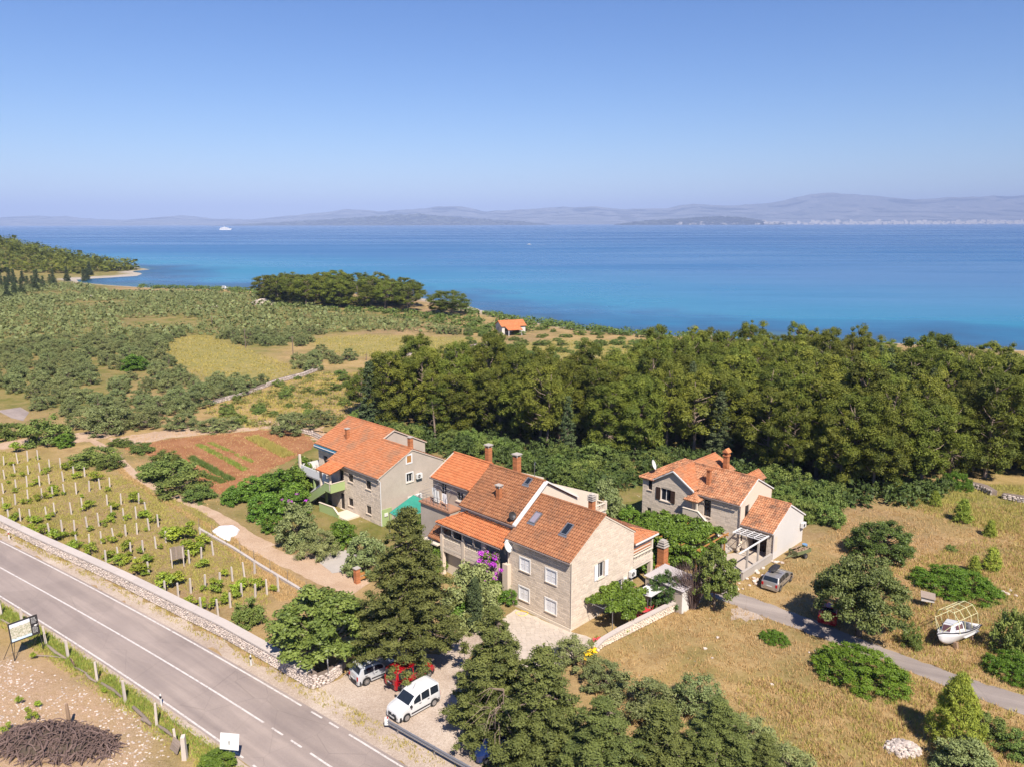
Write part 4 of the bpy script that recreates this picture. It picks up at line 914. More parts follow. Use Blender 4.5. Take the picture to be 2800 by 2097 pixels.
F.slope([(-1.35, 16.75, 6.0), (3.25, 13.2, 8.0), (7.3, 16.8, 5.6)], ((-1.35, 16.75, 6.0), (7.3, 16.8, 5.6)), 'tile_mottled')
F.ridge((-1.3, 12.05, 7.84), (3.3, 12.05, 7.84), 'tile_lichen', .1); F.ridge((-1.35, 16.75, 6.05), (3.25, 13.2, 8.02), 'tile_mottled', .1)
F.verge([(-1.28, 14.8, 6.06), (-1.28, 12.05, 7.72), (-1.28, 9.2, 5.92)], 'white_paint', .12, .16)
# rear cross gables
F.slope([(3.3, 12.1, 7.86), (8.3, 12.1, 7.86), (8.3, 9.2, 6.35), (5.9, 9.2, 6.35)], ((5.9, 9.2, 6.35), (8.3, 9.2, 6.35)), 'tile_lichen')
F.slope([(3.3, 12.1, 7.86), (8.3, 12.1, 7.86), (8.3, 15.0, 6.35), (5.9, 15.0, 6.35)], ((5.9, 15.0, 6.35), (8.3, 15.0, 6.35)), 'tile_lichen')
F.ridge((3.3, 12.1, 7.9), (8.3, 12.1, 7.9), 'tile_lichen', .1); F.wall((8.1, 9.5), (8.1, 14.7), 0, 6.4, mt='stone_grey', gable=(2.6, 7.8)); F.wall((7, 9.5), (8.1, 9.5), 0, 6.4, mt='stone_grey'); F.wall((8.1, 14.7), (7, 14.7), 0, 6.4, mt='stone_grey')
F.slope([(5.6, 4.9, 6.45), (4.3, 5.9, 7.3), (7.7, 5.9, 7.3), (7.7, 4.9, 6.45)], ((5.6, 4.9, 6.45), (7.7, 4.9, 6.45)), 'tile_lichen'); F.slope([(5.6, 6.9, 6.45), (4.3, 5.9, 7.3), (7.7, 5.9, 7.3), (7.7, 6.9, 6.45)], ((5.6, 6.9, 6.45), (7.7, 6.9, 6.45)), 'tile_lichen')
F.wall((7.5, 5.0), (7.5, 6.8), 0, 6.5, mt='stone_grey', gable=(.9, 7.25))
F.chimney(.9, 8.6, 6.3, 8.15, .42, .42, 'none', 'brick'); F.box('chimney_crown', 'brick', .6, 1.2, 8.3, 8.9, 8.15, 8.3); F.chimney(6.4, 9.5, 6.3, 8.45, .55, .55, 'house', 'brick')
F.dish((-.3, 15.5, 7.5), (.35, -.9, .4), .62)
# stair porch
F.slope([(-1.9, 10.2, 5.0), (-1.9, 8.3, 5.0), (-.7, 9.3, 5.75)], ((-1.9, 10.2, 5.0), (-1.9, 8.3, 5.0)), 'tile_mottled', .25, .33); F.slope([(-1.9, 8.3, 5.0), (-.3, 8.3, 5.0), (-.3, 9.3, 5.75), (-.7, 9.3, 5.75)], ((-1.9, 8.3, 5.0), (-.3, 8.3, 5.0)), 'tile_mottled', .25, .33)
F.box('porch_post', 'cream', -1.85, -1.68, 8.35, 8.52, 3.1, 5.0); F.box('landing', 'concrete', -1.95, -.47, 8.1, 10.1, 2.9, 3.1)
F.ramp_wall('landing_parapet', (-1.95, 10.1, 0), (-1.95, 8.15, 0), 4.0, .14, 'stone_grey', 0); F.ramp_wall('stair_parapet', (-1.95, 8.15, 3.0), (-1.95, 4.6, .2), 1.0, .14, 'stone_grey', 0)
F.ramp_wall('coping', (-1.95, 10.15, 4.0), (-1.95, 8.15, 4.0), .06, .24, 'cream'); F.ramp_wall('coping', (-1.95, 8.15, 4.0), (-1.95, 4.6, 1.2), .06, .24, 'cream')
F.flight('stair', (-1.2, 4.4, .05), (-1.2, 8.1, 3.0), (1.3, 0, 0), 16); F.pipe([(-.6, 3.72, 5.4), (-.55, 3.7, .3)], .05, 'gutter'); F.gutter((-.86, 9.2, ef - .08), (-.86, 3.75, ef - .08))
F.ramp_wall('low_parapet', (-1.0, 3.6, .25), (1.2, 4.0 - .3, 1.2), .5, .14, 'cream')
# ================================================================== white annexe
Gr = House('white_annexe', 'low white annexe with mottled tile roof and wall air conditioner beside the lane', 'annexe', OF, YAW)
Gr.wall((0, 0), (7.5, 0), 0, 3.4, mt='white_wall', gable=(3.75, 5.5)); Gr.wall((0, 3.6), (0, 0), 0, 3.4, [(.5, 2.9, .02, 2.7)], mt='mortar', stone='stone_grey', ch=.3, depth=1.6)
Gr.wall((7.5, 0), (7.5, 3.6), 0, 3.4, mt='white_wall'); Gr.box('inner_wall', 'wood_dark', 1.7, 1.8, .1, 3.6, 0, 3.2)
SG = 2.1 / 3.75; eg = 3.4 - .3 * SG
Gr.slope([(-.3, -.1, eg), (3.75, -.1, 5.52), (3.75, 3.78, 5.52), (-.3, 3.78, eg)], ((-.3, 3.78, eg), (-.3, -.1, eg)), 'tile_mottled', .26, .34)
Gr.slope([(7.8, -.1, eg), (3.75, -.1, 5.52), (3.75, 3.78, 5.52), (7.8, 3.78, eg)], ((7.8, -.1, eg), (7.8, 3.78, eg)), 'tile_mottled', .26, .34)
Gr.ridge((3.75, -.1, 5.56), (3.75, 3.78, 5.56), 'tile_mottled', .11); Gr.verge([(-.3, -.07, eg - .08), (3.75, -.07, 5.42), (7.8, -.07, eg - .08)], 'white_paint', .1, .16); Gr.gutter((-.38, 3.78, eg - .06), (-.38, 0, eg - .06))
Gr.aircon((0, 0), (7.5, 0), 7.0, 2.2, .8, .55); Gr.pipe([(-.1, -.08, 3.2), (-.08, -.08, .1)], .04)
m, L = wmat((0, 0), (7.5, 0)); mb = MB(); mb.M = m; arc = [(.35, .9), (1.05, .9), (1.05, 2.3)] + [(.7 + .35 * math.cos(t), 2.3 + .35 * math.sin(t)) for t in np.linspace(.3, math.pi - .3, 6)] + [(.35, 2.3)]
mb.add([(p[0], p[1], .015) for p in arc], [tuple(range(len(arc)))]); Gr.put('niche', mb, M['stone_grey'])
# steel pergola in front of the annexe
pg = thing('white_pergola', 'white steel pergola frame in front of the annexe', 'pergola', frame(OF, -2, 1), YAW)
def pgm(name, mb, mt): o = mb.build(name, M[mt], pg); o.location = (2, -1, 0)
for k, b in enumerate((.35, 3.6)): mb = MB(); mb.box(-6.8 if b < 1 else -2.2, -.1, b - .06, b + .06, 2.82, 2.95); pgm('beam', mb, 'white_paint')
for a in (-.5, -1.0, -1.5, -2.0): mb = MB(); mb.box(a - .04, a + .04, .42, 3.54, 2.84, 2.92); pgm('rafter', mb, 'white_paint')
for b in (1.2, 2.0, 2.8): mb = MB(); mb.box(-2.1, -.1, b - .03, b + .03, 2.925, 2.97); pgm('batten', mb, 'white_paint')
for a in (-5.0, -2.6): mb = MB(); mb.box(a - .09, a + .09, .26, .44, 0, 2.82); pgm('post', mb, 'concrete')
yw = thing('yard_wall', 'low grey concrete wall round the yard of the annexe', 'wall', frame(OF, -3, 0), YAW)
mb = MB(); mb.box(-3.6, 2.9, -.1, .1, 0, .85); mb.build('wall_body', M['concrete'], yw); mb = MB(); mb.box(-3.65, 2.85, -.14, .14, .85, .93); mb.build('coping', M['concrete'], yw)
tag(mesh_obj('yard_paving', [tuple(frame(OF, *p, .03)) for p in ((-6.6, .1), (-.02, .1), (-.02, 3.6), (-.6, 3.7), (-2.2, 4.5), (-6.6, 4.5))], [(0, 1, 2, 3, 4, 5)], M['paving']), 'pale paved yard in front of the annexe', None, None, 'structure')
# ================================================================== far house by the beach
fp = G(1372, 916); fh = House('shore_house', 'small orange-roofed house among bushes near the beach', 'house', (fp.x, fp.y), R(20), (0, 0)); fh.root.location.z = fp.z
fh.wall((0, 0), (9, 0), 0, 3.2, [(1.2, 2.4, 1, 2.2), (5, 6.2, 1, 2.2)], mt='white_wall'); fh.wall((9, 0), (9, 7), 0, 3.2, mt='white_wall'); fh.wall((9, 7), (0, 7), 0, 3.2, mt='white_wall'); fh.wall((0, 7), (0, 0), 0, 3.2, [(2, 3.2, 1, 2.2)], mt='white_wall', gable=(3.5, 4.7))
for o in ((1.2, 2.4, 1, 2.2), (5, 6.2, 1, 2.2)): fh.window((0, 0), (9, 0), o)
fh.window((0, 7), (0, 0), (2, 3.2, 1, 2.2))
fh.slope([(-.4, -.5, 3.0), (9.4, -.5, 3.0), (9.4, 3.5, 4.8), (-.4, 3.5, 4.8)], ((-.4, -.5, 3.0), (9.4, -.5, 3.0)), 'tile_orange', .4, .5); fh.slope([(-.4, 7.5, 3.0), (9.4, 7.5, 3.0), (9.4, 3.5, 4.8), (-.4, 3.5, 4.8)], ((9.4, 7.5, 3.0), (-.4, 7.5, 3.0)), 'tile_orange', .4, .5)
fh.slope([(1, -4, 2.1), (6.5, -4, 2.1), (6.5, -.45, 2.95), (1, -.45, 2.95)], ((1, -4, 2.1), (6.5, -4, 2.1)), 'tile_orange', .4, .5)
for a in (1.3, 6.2): fh.box('post', 'white_paint', a - .1, a + .1, -3.8, -3.6, 0, 2.1)
# ================================================================== stone terrace before the main house
tp = gpoly([(1408, 1664), (1553, 1726), (1600, 1738), (1640, 1760), (1560, 1800), (1470, 1850), (1390, 1790), (1360, 1700)])
ter = patch('stone_terrace', tp, .02, M['mortar'], .05, .6, 'crazy-paved stone terrace in front of the main house')
rs = random.Random(4); xs = [p[0] for p in tp]; ysq = [p[1] for p in tp]; st = .42
nxp, nyp = int((max(xs) - min(xs)) / st) + 2, int((max(ysq) - min(ysq)) / st) + 2
J = {(i, j): (min(xs) + (i + rs.uniform(-.3, .3)) * st, min(ysq) + (j + rs.uniform(-.3, .3)) * st) for i in range(nxp + 1) for j in range(nyp + 1)}
npv = 0
for i in range(nxp):
    for j in range(nyp):
        q = [J[i, j], J[i + 1, j], J[i + 1, j + 1], J[i, j + 1]]; c = (sum(p[0] for p in q) / 4, sum(p[1] for p in q) / 4)
        if not all(in_poly(np.array(p[0]), np.array(p[1]), tp) for p in q) or npv >= 300: continue
        q = [(c[0] + (p[0] - c[0]) * .93, c[1] + (p[1] - c[1]) * .93) for p in q]; mb = MB(); mb.prism(q, .015, .045 + rs.uniform(0, .012)); mb.build('paving_stone', M['paving_piece'] if 'paving_piece' in M else M['paving'], ter); npv += 1
# ------------------------------------------------------------------ vegetation kit
def leaf_cloud(rng, cen, rad, per, size, aspect=.5, squash=.7, up=.35, shell=.55, long_up=0.0):
    """leaf-sized rhombs spread through a set of clumps -> vertices, quads, tint"""
    cen = np.asarray(cen, float); rad = np.asarray(rad, float); k = len(cen)
    cnt = np.maximum(6, (per * (rad / rad.mean()) ** 2).astype(int)); idx = np.repeat(np.arange(k), cnt); n = len(idx)
    d = rng.normal(size=(n, 3)); d /= np.linalg.norm(d, axis=1)[:, None]; d[:, 2] = np.where(d[:, 2] < -.35, -d[:, 2], d[:, 2])
    r = rad[idx] * (shell + (1 - shell) * rng.random(n) ** .6); off = d * r[:, None]; off[:, 2] *= squash
    P = cen[idx] + off + rng.normal(0, .04, (n, 3))
    N = d * .8 + rng.normal(0, .55, (n, 3)); N[:, 2] += up; N /= np.linalg.norm(N, axis=1)[:, None]
    T = rng.normal(size=(n, 3)) + d * .8; T[:, 2] += long_up; T -= N * (T * N).sum(1)[:, None]; T /= np.linalg.norm(T, axis=1)[:, None] + 1e-9
    Bv = np.cross(N, T); s = size * rng.uniform(.65, 1.35, n)
    a = T * (s * .5)[:, None]; b = Bv * (s * .5 * aspect)[:, None]
    V = np.stack([P - a, P + b - a * .1, P + a, P - b - a * .1], 1).reshape(-1, 3); F = np.arange(4 * n).reshape(-1, 4)
    kt = rng.random(k); tint = np.clip(kt[idx] * .5 + rng.random(n) * .5, 0, 1)
    ci = np.repeat(np.arange(k), 9); m = len(ci); d = rng.normal(size=(m, 3)); d /= np.linalg.norm(d, axis=1)[:, None]           # larger inner leaves and twigs that close the crown
    Pc = cen[ci] + d * (rad[ci] * rng.uniform(.1, .5, m))[:, None] * np.array([1, 1, squash]); T = rng.normal(size=(m, 3)); T /= np.linalg.norm(T, axis=1)[:, None]; Bc = np.cross(T, d); Bc /= np.linalg.norm(Bc, axis=1)[:, None] + 1e-9; s = rad[ci] * rng.uniform(.7, 1.1, m)
    a = T * (s * .5)[:, None]; b = Bc * (s * .42)[:, None]
    V = np.concatenate([V, np.stack([Pc - a, Pc + b, Pc + a, Pc - b], 1).reshape(-1, 3)]); F = np.arange(len(V)).reshape(-1, 4); tint = np.concatenate([tint, kt[ci] * .5 + rng.random(m) * .3])
    return V, F, tint
def trunk_mesh(rng, H, r, top=.75, limbs=(), lean=.0, fork=0):
    mb = MB(); x = rng.normal(0, lean, 2); n = 7
    path = [(x[0] * (i / (n - 1)) ** 1.5 + .05 * math.sin(i * 2.1 + x[1]), x[1] * (i / (n - 1)) ** 1.5 + .05 * math.cos(i * 1.7), H * top * i / (n - 1) - (.15 if i == 0 else 0)) for i in range(n)]
    mb.tube(path, [r * (1.25 if i == 0 else 1 - .75 * i / (n - 1)) for i in range(n)], 7)
    for (h, tx, ty, tz) in limbs:
        f = min(max(h / (H * top), 0), 1) * (n - 1); i = int(min(f, n - 2)); p = Vector(path[i]).lerp(Vector(path[i + 1]), f - i); q = Vector((tx, ty, tz)); m = p.lerp(q, .55) + Vector((0, 0, -.1 * (q - p).length))
        mb.tube([p, m, q], [r * .38, r * .24, r * .08], 5)
    return mb
def finish(name, leafm, barkm, V, F, t, tr):
    me = np_mesh(name + '_crown', V, F, t); me.materials.append(leafm)
    tm = bpy.data.meshes.new(name + '_trunk'); tm.from_pydata(tr.v, [], tr.f); tm.materials.append(barkm); tm.update()
    return (me, tm)
M['bark'] = plain('grey_brown_bark', (.20, .15, .115), .95, .25, 3, 0, .6, 14); M['bark_pale'] = plain('pale_pine_bark', (.30, .225, .175), .95, .25, 3, 0, .6, 14); M['bark_dark'] = plain('dark_bark', (.10, .075, .055), .95, .25, 3)
M['pine'] = leafmat('pine_needles', (.030, .052, .008), (.150, .165, .021), .30, .6, .38); M['pine_young'] = leafmat('young_pine_needles', (.10, .15, .02), (.26, .31, .045), .35, .6, .18)
M['cyp'] = leafmat('cypress_sprays', (.038, .052, .014), (.138, .155, .040), .22, .7, .15); M['cyp_dark'] = leafmat('dark_cypress_sprays', (.026, .042, .018), (.085, .11, .042), .2, .7, .18)
M['olive'] = leafmat('olive_leaves', (.062, .082, .026), (.20, .225, .085), .22, .55, .22); M['shrub'] = leafmat('scrub_leaves', (.045, .078, .016), (.155, .20, .045), .28, .6, .25)
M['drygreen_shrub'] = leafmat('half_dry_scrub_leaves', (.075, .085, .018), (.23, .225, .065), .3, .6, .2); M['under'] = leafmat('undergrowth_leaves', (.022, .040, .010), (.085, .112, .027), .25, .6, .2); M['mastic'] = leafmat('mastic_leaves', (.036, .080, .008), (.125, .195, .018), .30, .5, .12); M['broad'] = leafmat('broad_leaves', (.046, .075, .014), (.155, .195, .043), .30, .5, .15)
M['carob'] = leafmat('carob_leaves', (.042, .060, .016), (.135, .155, .045), .22, .5, .1); M['citrus'] = leafmat('bright_green_leaves', (.036, .080, .010), (.135, .215, .028), .35, .45, .2); M['vine'] = leafmat('vine_leaves', (.08, .125, .012), (.26, .31, .035), .38, .5, .2)
M['darkgreen'] = leafmat('dark_glossy_leaves', (.024, .046, .010), (.082, .128, .028), .2, .4, .1); M['laurel'] = leafmat('grey_green_leaves', (.07, .098, .032), (.22, .25, .095), .25, .5, .1); M['magenta'] = leafmat('magenta_blossom', (.30, .02, .32), (.60, .10, .62), .3, .6, .1)
M['dry'] = leafmat('dry_grass_blades', (.27, .19, .075), (.46, .345, .155), .3, .8, .05); M['drygreen'] = leafmat('half_dry_grass_blades', (.16, .17, .035), (.38, .33, .09), .3, .8, .05); M['flower'] = leafmat('red_blossom', (.55, .03, .07), (.80, .12, .20), .2, .6, .1); M['twig'] = plain('brown_twigs', (.17, .115, .10), .95, .2, 3, .2); M['flower_y'] = leafmat('yellow_blossom', (.60, .36, .01), (.85, .6, .03), .2, .6, .1)
def rg(s): return np.random.default_rng(s)
def pine(seed, H=11.0, Rr=3.0, n=34, per=190, base=.40):
    r = rg(seed); cen = []; rad = []; limbs = []; ox, oy = r.normal(0, .6, 2)
    for i in range(n):
        h = base + (1 - base) * (i + r.random()) / n; e = max(.05, math.sin(math.pi * (.13 + .79 * (h - base) / (1 - base)))) ** .62
        a = i * 2.4 + r.normal(0, .4); q = Rr * e * (.35 + .65 * r.random() ** .5)
        c = (q * math.cos(a), q * math.sin(a), h * H - .5 + r.normal(0, .25)); c = (c[0] + ox * h, c[1] + oy * h, c[2]); cen.append(c); rad.append(r.uniform(.45, 1.2) * (1.0 if h < .9 else .85)); limbs.append((max(.3 * H, c[2] - 1.2 - q * .35), *c))
    V, F, t = leaf_cloud(r, cen, rad, per, .25, .36, .92, .45, .45, .35)
    return finish('pine_tree', M['pine'], M['bark_pale'], V, F, t, trunk_mesh(r, H, .19, .9, limbs[::2], .35))
def cypress_spread(seed, H=14.0, Rr=3.8, step=.50, per=62, leaf='cyp', size=.23, low=.13):
    r = rg(seed); cen = []; rad = []; limbs = []; z = H * low
    while z < H - .15:
        k = (z - H * low) / (H * (1 - low)); env = Rr * (1 - k) ** .72 * (1.0 if k > .12 or low > .15 else .75 + 2 * k) * r.uniform(.9, 1.1)
        m = max(3, int(2 + env * 2.1)); a0 = r.random() * 6.28
        for j in range(m):
            a = a0 + j * 6.283 / m + r.normal(0, .2); L = env * r.uniform(.62, 1.12)
            for f in ((.35, .62, .84, 1.0) if env > 1.6 else (.5, .95)):
                q = L * f; cen.append((q * math.cos(a) + r.normal(0, .1), q * math.sin(a) + r.normal(0, .1), z - .22 * q * f + r.normal(0, .14))); rad.append(r.uniform(.34, .56) * (1.1 if f < .9 else .85))
            if j % 2 == 0: limbs.append((z, L * .9 * math.cos(a), L * .9 * math.sin(a), z - .2 * L))
        z += step * (1 if k < .8 else .7)
    V, F, t = leaf_cloud(r, cen, rad, per, size, .42, .6, .35, .3, .2)
    return finish('cypress_tree', M[leaf], M['bark'], V, F, t, trunk_mesh(r, H, .26, .96, limbs, .1))
def dome(kind, seed, Rr, H, n, per, size, leaf, aspect=.55, low=.15, trunk=.1, squash=.8, cr=(.5, .8), bark='bark', stem=.35):
    r = rg(seed); cen = []; rad = []; limbs = []
    for i in range(n):
        u = (i + .5) / n; el = math.asin(max(-.25, min(1, -.15 + 1.15 * u))); a = i * 2.39996 + r.normal(0, .25); q = r.uniform(.72, 1.0) if r.random() < .8 else r.uniform(.2, .6)
        rr = q * Rr; c = (rr * math.cos(el) * math.cos(a), rr * math.cos(el) * math.sin(a), low * H + (H * (1 - low) - .3) * ((.22 if low > .1 else .07) + (.78 if low > .1 else .93) * q * max(math.sin(el), -.2)) + r.normal(0, .12)); cen.append(c); rad.append(r.uniform(*cr))
        limbs.append((H * stem * .8, c[0] * .85, c[1] * .85, c[2]))
    V, F, t = leaf_cloud(r, cen, rad, per, size, aspect, squash, .4, .4, .1)
    V[:, 2] = np.maximum(V[:, 2], .02)
    return finish(kind, M[leaf], M[bark], V, F, t, trunk_mesh(r, H, trunk, stem, limbs[::3], .1))
def young_pine(seed, H=2.6, Rr=1.0, n=36, per=75):
    r = rg(seed); cen = []; rad = []
    for i in range(n):
        h = .08 + .92 * (i + r.random()) / n; q = Rr * (1 - h) ** .6 * (.5 + .5 * r.random()) * (1 if h > .15 else .8); a = i * 2.4; cen.append((q * math.cos(a), q * math.sin(a), h * H - .1)); rad.append(.26 + .16 * r.random())
    V, F, t = leaf_cloud(r, cen, rad, per, .26, .2, 1.3, .0, .2, 1.6)
    return finish('young_pine', M['pine_young'], M['bark'], V, F, t, trunk_mesh(r, H, .06, .8))
def column(seed, H=5.4, Rr=.5, leaf='cyp_dark'):
    r = rg(seed); cen = []; rad = []
    for i in range(90):
        h = .04 + .95 * (i + r.random()) / 90; e = Rr * min(1, (1 - h) * 2.4 + .08) * (.75 if h < .1 else 1); a = i * 2.4; q = e * r.uniform(.45, .85); cen.append((q * math.cos(a), q * math.sin(a), h * H)); rad.append(.2)
    V, F, t = leaf_cloud(r, cen, rad, 46, .2, .3, 1.8, .0, .4, 1.8)
    return finish('slim_cypress', M[leaf], M['bark'], V, F, t, trunk_mesh(r, H, .08, .9))
def vine(seed, n=6):
    r = rg(seed); cen = [(r.normal(0, .28), r.normal(0, .28), r.uniform(.35, 1.05)) for _ in range(n)]; V, F, t = leaf_cloud(r, cen, r.uniform(.2, .36, n), 85, .12, .85, .8, .5, .3)
    return finish('grapevine', M['vine'], M['bark'], V, F, t, trunk_mesh(r, 1.1, .05, .8, [(.5, c[0], c[1], c[2]) for c in cen], .05))
PINES = [pine(s, 11 + (s % 3), 3.1 + .25 * (s % 4), 72 + 5 * (s % 3), 185, (.05, .12, .20, .34)[s % 4]) for s in range(1, 8)]
SPREAD = [cypress_spread(21, 14.0, 4.2, .5, 105, 'cyp', .165, .175), cypress_spread(22, 11.5, 3.6, .5, 105, 'cyp', .165, .08), cypress_spread(23, 9.5, 3.2, .5, 105, 'cyp', .165, .05)]
DARKCYP = [cypress_spread(31, 12, 2.3, .62, 34, 'cyp_dark', .30, .06), cypress_spread(32, 10, 2.0, .62, 34, 'cyp_dark', .30, .05)]
OLIVES = [dome('olive_tree', 40 + s, 2.0, 3.3, 46, 105, .16, 'olive', .4, .06, .16, .85, (.36, .62)) for s in range(5)]
SHRUBS = [dome('shrub', 50 + s, 1.25, 1.7, 38, 90, .12, 'shrub', .55, .0, .05, .8, (.24, .42)) for s in range(4)]
BROAD = [dome('broadleaf_tree', 60 + s, 3.1, 6.3, 110, 120, .24, 'broad', .6, .20, .2, .75, (.42, .75)) for s in range(2)]
CAROB = [dome('carob_tree', 65, 3.7, 6.4, 150, 130, .19, 'carob', .6, .24, .24, .75, (.45, .75), 'bark', .4)]
DARKT = [dome('evergreen_tree', 66, 3.2, 5.4, 120, 120, .18, 'darkgreen', .6, .08, .2, .85, (.42, .7))]
MASTIC = [dome('mastic_shrub', 70 + s, 3.3, 2.5, 260, 75, .115, 'mastic', .6, .0, .05, .7, (.28, .46), 'bark', .2) for s in range(2)]
CITRUS = [dome('fruit_tree', 75 + s, 1.6, 3.0, 48, 110, .18, 'citrus', .65, .06, .09, .8, (.32, .55)) for s in range(3)]
LAUREL = [dome('laurel_shrub', 80 + s, 2.0, 3.4, 70, 120, .17, 'laurel', .6, .04, .1, .8, (.36, .6)) for s in range(2)]
YOUNG = [young_pine(90 + s) for s in range(3)]; VINES = [vine(95 + s) for s in range(4)]; SLIM = [column(99)]
BIGYOUNG = young_pine(93, 6.5, 2.5, 170, 85)
def plant(var, loc, sxy, sz, name, label, cat='tree', group=None, rz=None):
    t = thing(name, label, cat, loc, random.uniform(0, 6.28) if rz is None else rz, group); t.scale = (sxy, sxy, sz)
    for nm, me in (('crown', var[0]), ('trunk', var[1])):
        o = bpy.data.objects.new(nm, me); COL.objects.link(o); o.parent = t
    return t
def vhei(base, ytop):
    """height of an upright thing whose foot is at base and whose top shows at photograph row ytop"""
    d = ray(1400, ytop); return CAMH + d[2] / d[1] * base.y - base.z
def hero(var, px, py, wpx, ytop, R0, H0, name, label, cat='tree', group=None):
    b = G(px, py); w = wpx / ppm((b.x, b.y, 3)); h = vhei(b + Vector((0, w * .15, 0)), ytop)
    return plant(var, b, w / (2 * R0), max(.4, h) / H0, name, label, cat, group)
def mound(var, px, py, wpx, h, name, label, cat):
    b = G(px, py); t = plant(var, b, wpx / ppm(b) / 7.2, h / 2.6, name, label, cat, None, R(-52)); t.scale.x *= 1.14; t.scale.y *= .92; return t
# ------------------------------------------------------------------ single trees and shrubs near the houses
hero(BROAD[0], 885, 1806, 290, 1583, 3.3, 6.5, 'broadleaf_tree', 'leafy green walnut tree behind the roadside wall corner')
hero(SPREAD[0], 1122, 1820, 360, 1366, 4.3, 14, 'cypress_tree', 'tallest spreading cypress, its boughs hanging over the parked silver and red cars')
hero(SPREAD[1], 1352, 2010, 310, 1628, 3.7, 11.6, 'cypress_tree', 'spreading cypress with a bare dead bough beside the paved terrace')
hero(SPREAD[2], 1480, 2105, 370, 1735, 3.3, 9.6, 'cypress_tree', 'bushy cypress below the corner of the stone terrace')
hero(SPREAD[1], 1640, 2190, 360, 1870, 3.7, 11.6, 'cypress_tree', 'low spreading cypress in the middle of the roadside clump')
hero(SPREAD[2], 1800, 2180, 350, 1885, 3.3, 9.6, 'cypress_tree', 'broad dark cypress below the grey-green bushes of the roadside clump')
hero(SPREAD[0], 1950, 2170, 330, 1880, 4.3, 14, 'cypress_tree', 'dark cypress at the dry field end of the roadside clump')
hero(SPREAD[2], 2080, 2200, 200, 1985, 3.3, 9.6, 'cypress_tree', 'small cypress at the very end of the roadside clump')
hero(OLIVES[0], 1570, 1815, 150, 1735, 2.2, 3.4, 'olive_tree', 'wild olive beside the low end of the garden wall')
hero(OLIVES[1], 1650, 1880, 140, 1790, 2.2, 3.4, 'olive_tree', 'round wild olive under the garden wall next to yellow flowers')
hero(OLIVES[2], 1760, 1955, 220, 1825, 2.2, 3.4, 'olive_tree', 'wide grey-brown wild olive behind the roadside cypresses')
hero(OLIVES[3], 1910, 1945, 170, 1818, 2.2, 3.4, 'olive_tree', 'fresh green wild olive facing the dry field')
hero(OLIVES[4], 2045, 2040, 160, 1945, 2.2, 3.4, 'olive_tree', 'grey-green wild olive at the dry field edge')
hero(OLIVES[1], 2150, 2120, 170, 2020, 2.2, 3.4, 'olive_tree', 'half-bare wild olive with a dead branch at the photograph bottom')
hero(SLIM[0], 1297, 1724, 48, 1578, .55, 5.5, 'slim_cypress', 'slim dark columnar cypress beside the paved terrace')
hero(LAUREL[0], 1285, 1690, 175, 1512, 2.2, 3.5, 'laurel_tree', 'pale leafy tree in front of the balcony with the balusters')
hero(CITRUS[1], 1390, 1650, 62, 1590, 1.8, 3.1, 'fruit_tree', 'small yellow-green bush at the corner of the stone terrace', 'shrub')
hero(CITRUS[0], 1255, 1700, 110, 1620, 1.8, 3.1, 'fruit_tree', 'fresh green bush behind the slim cypress', 'shrub'); hero(CITRUS[2], 1170, 1560, 110, 1470, 1.8, 3.1, 'fruit_tree', 'green bush under the balcony next to the tallest cypress', 'shrub')
hero(CITRUS[1], 1180, 1462, 120, 1380, 1.8, 3.1, 'fruit_tree', 'bright green creeper heap between the shade net and the small brown roof', 'shrub')
hero(LAUREL[1], 815, 1490, 125, 1362, 2.2, 3.5, 'laurel_shrub', 'tall grey-green laurel in front of the green staircase', 'shrub')
hero(OLIVES[2], 872, 1515, 130, 1428, 2.2, 3.4, 'olive_tree', 'clipped round olive below the green garden wall')
hero(CITRUS[0], 935, 1490, 90, 1405, 1.8, 3.1, 'fruit_tree', 'bright green bush below the stone front of the plastered house', 'shrub')
hero(LAUREL[0], 1000, 1560, 130, 1440, 2.2, 3.5, 'laurel_shrub', 'pale leafy laurel beside the concrete pad', 'shrub')
for k, (x, y, w, yt, lab) in enumerate(((830, 1345, 120, 1238, 'dense fruit tree below the white upstairs terrace'), (760, 1352, 130, 1268, 'fruit tree with broad crown in the middle of the orchard corner'), (690, 1358, 100, 1290, 'fruit tree at the red field edge of the orchard corner'), (725, 1412, 110, 1330, 'low bright fruit tree in front of the orchard corner'), (640, 1372, 80, 1318, 'small fruit tree standing apart beside the red field'), (745, 1450, 70, 1395, 'leafy lemon-green bush beside the path end'), (800, 1395, 110, 1310, 'fruit tree beside the purple flowering bush'))):
    hero(CITRUS[k % 3], x, y, w, yt, 1.8, 3.1, 'fruit_tree', lab)
hero(SHRUBS[0], 675, 1700, 120, 1618, 1.45, 1.75, 'shrub', 'dark olive-green bush at the vineyard corner beside the wall', 'shrub')
for k, (x, y, w, yt, lab) in enumerate(((455, 1262, 75, 1225, 'dark round bush at the head of the hedge by the red field'), (470, 1305, 130, 1236, 'large dark bush in the hedge between path and red field'), (505, 1345, 130, 1278, 'low spreading bush at the path end of the hedge'), (425, 1300, 90, 1252, 'pale scrubby bush in the hedge facing the vineyard'), (545, 1362, 80, 1318, 'last low bush of the hedge below the red field'), (255, 1262, 120, 1215, 'russet scrub bush at the vineyard head'), (300, 1275, 70, 1240, 'small bush between vineyard and path'), (385, 1232, 70, 1206, 'low bush beside the path bend'), (330, 1215, 60, 1195, 'small pale bush at the path start'))):
    hero(SHRUBS[k % 4], x, y, w * 1.3, yt - 6, 1.45, 1.75, 'shrub', lab, 'shrub')
hero(CAROB[0], 2345, 1738, 268, 1508, 3.9, 6.5, 'carob_tree', 'big round carob tree shading a red car beside the lane')
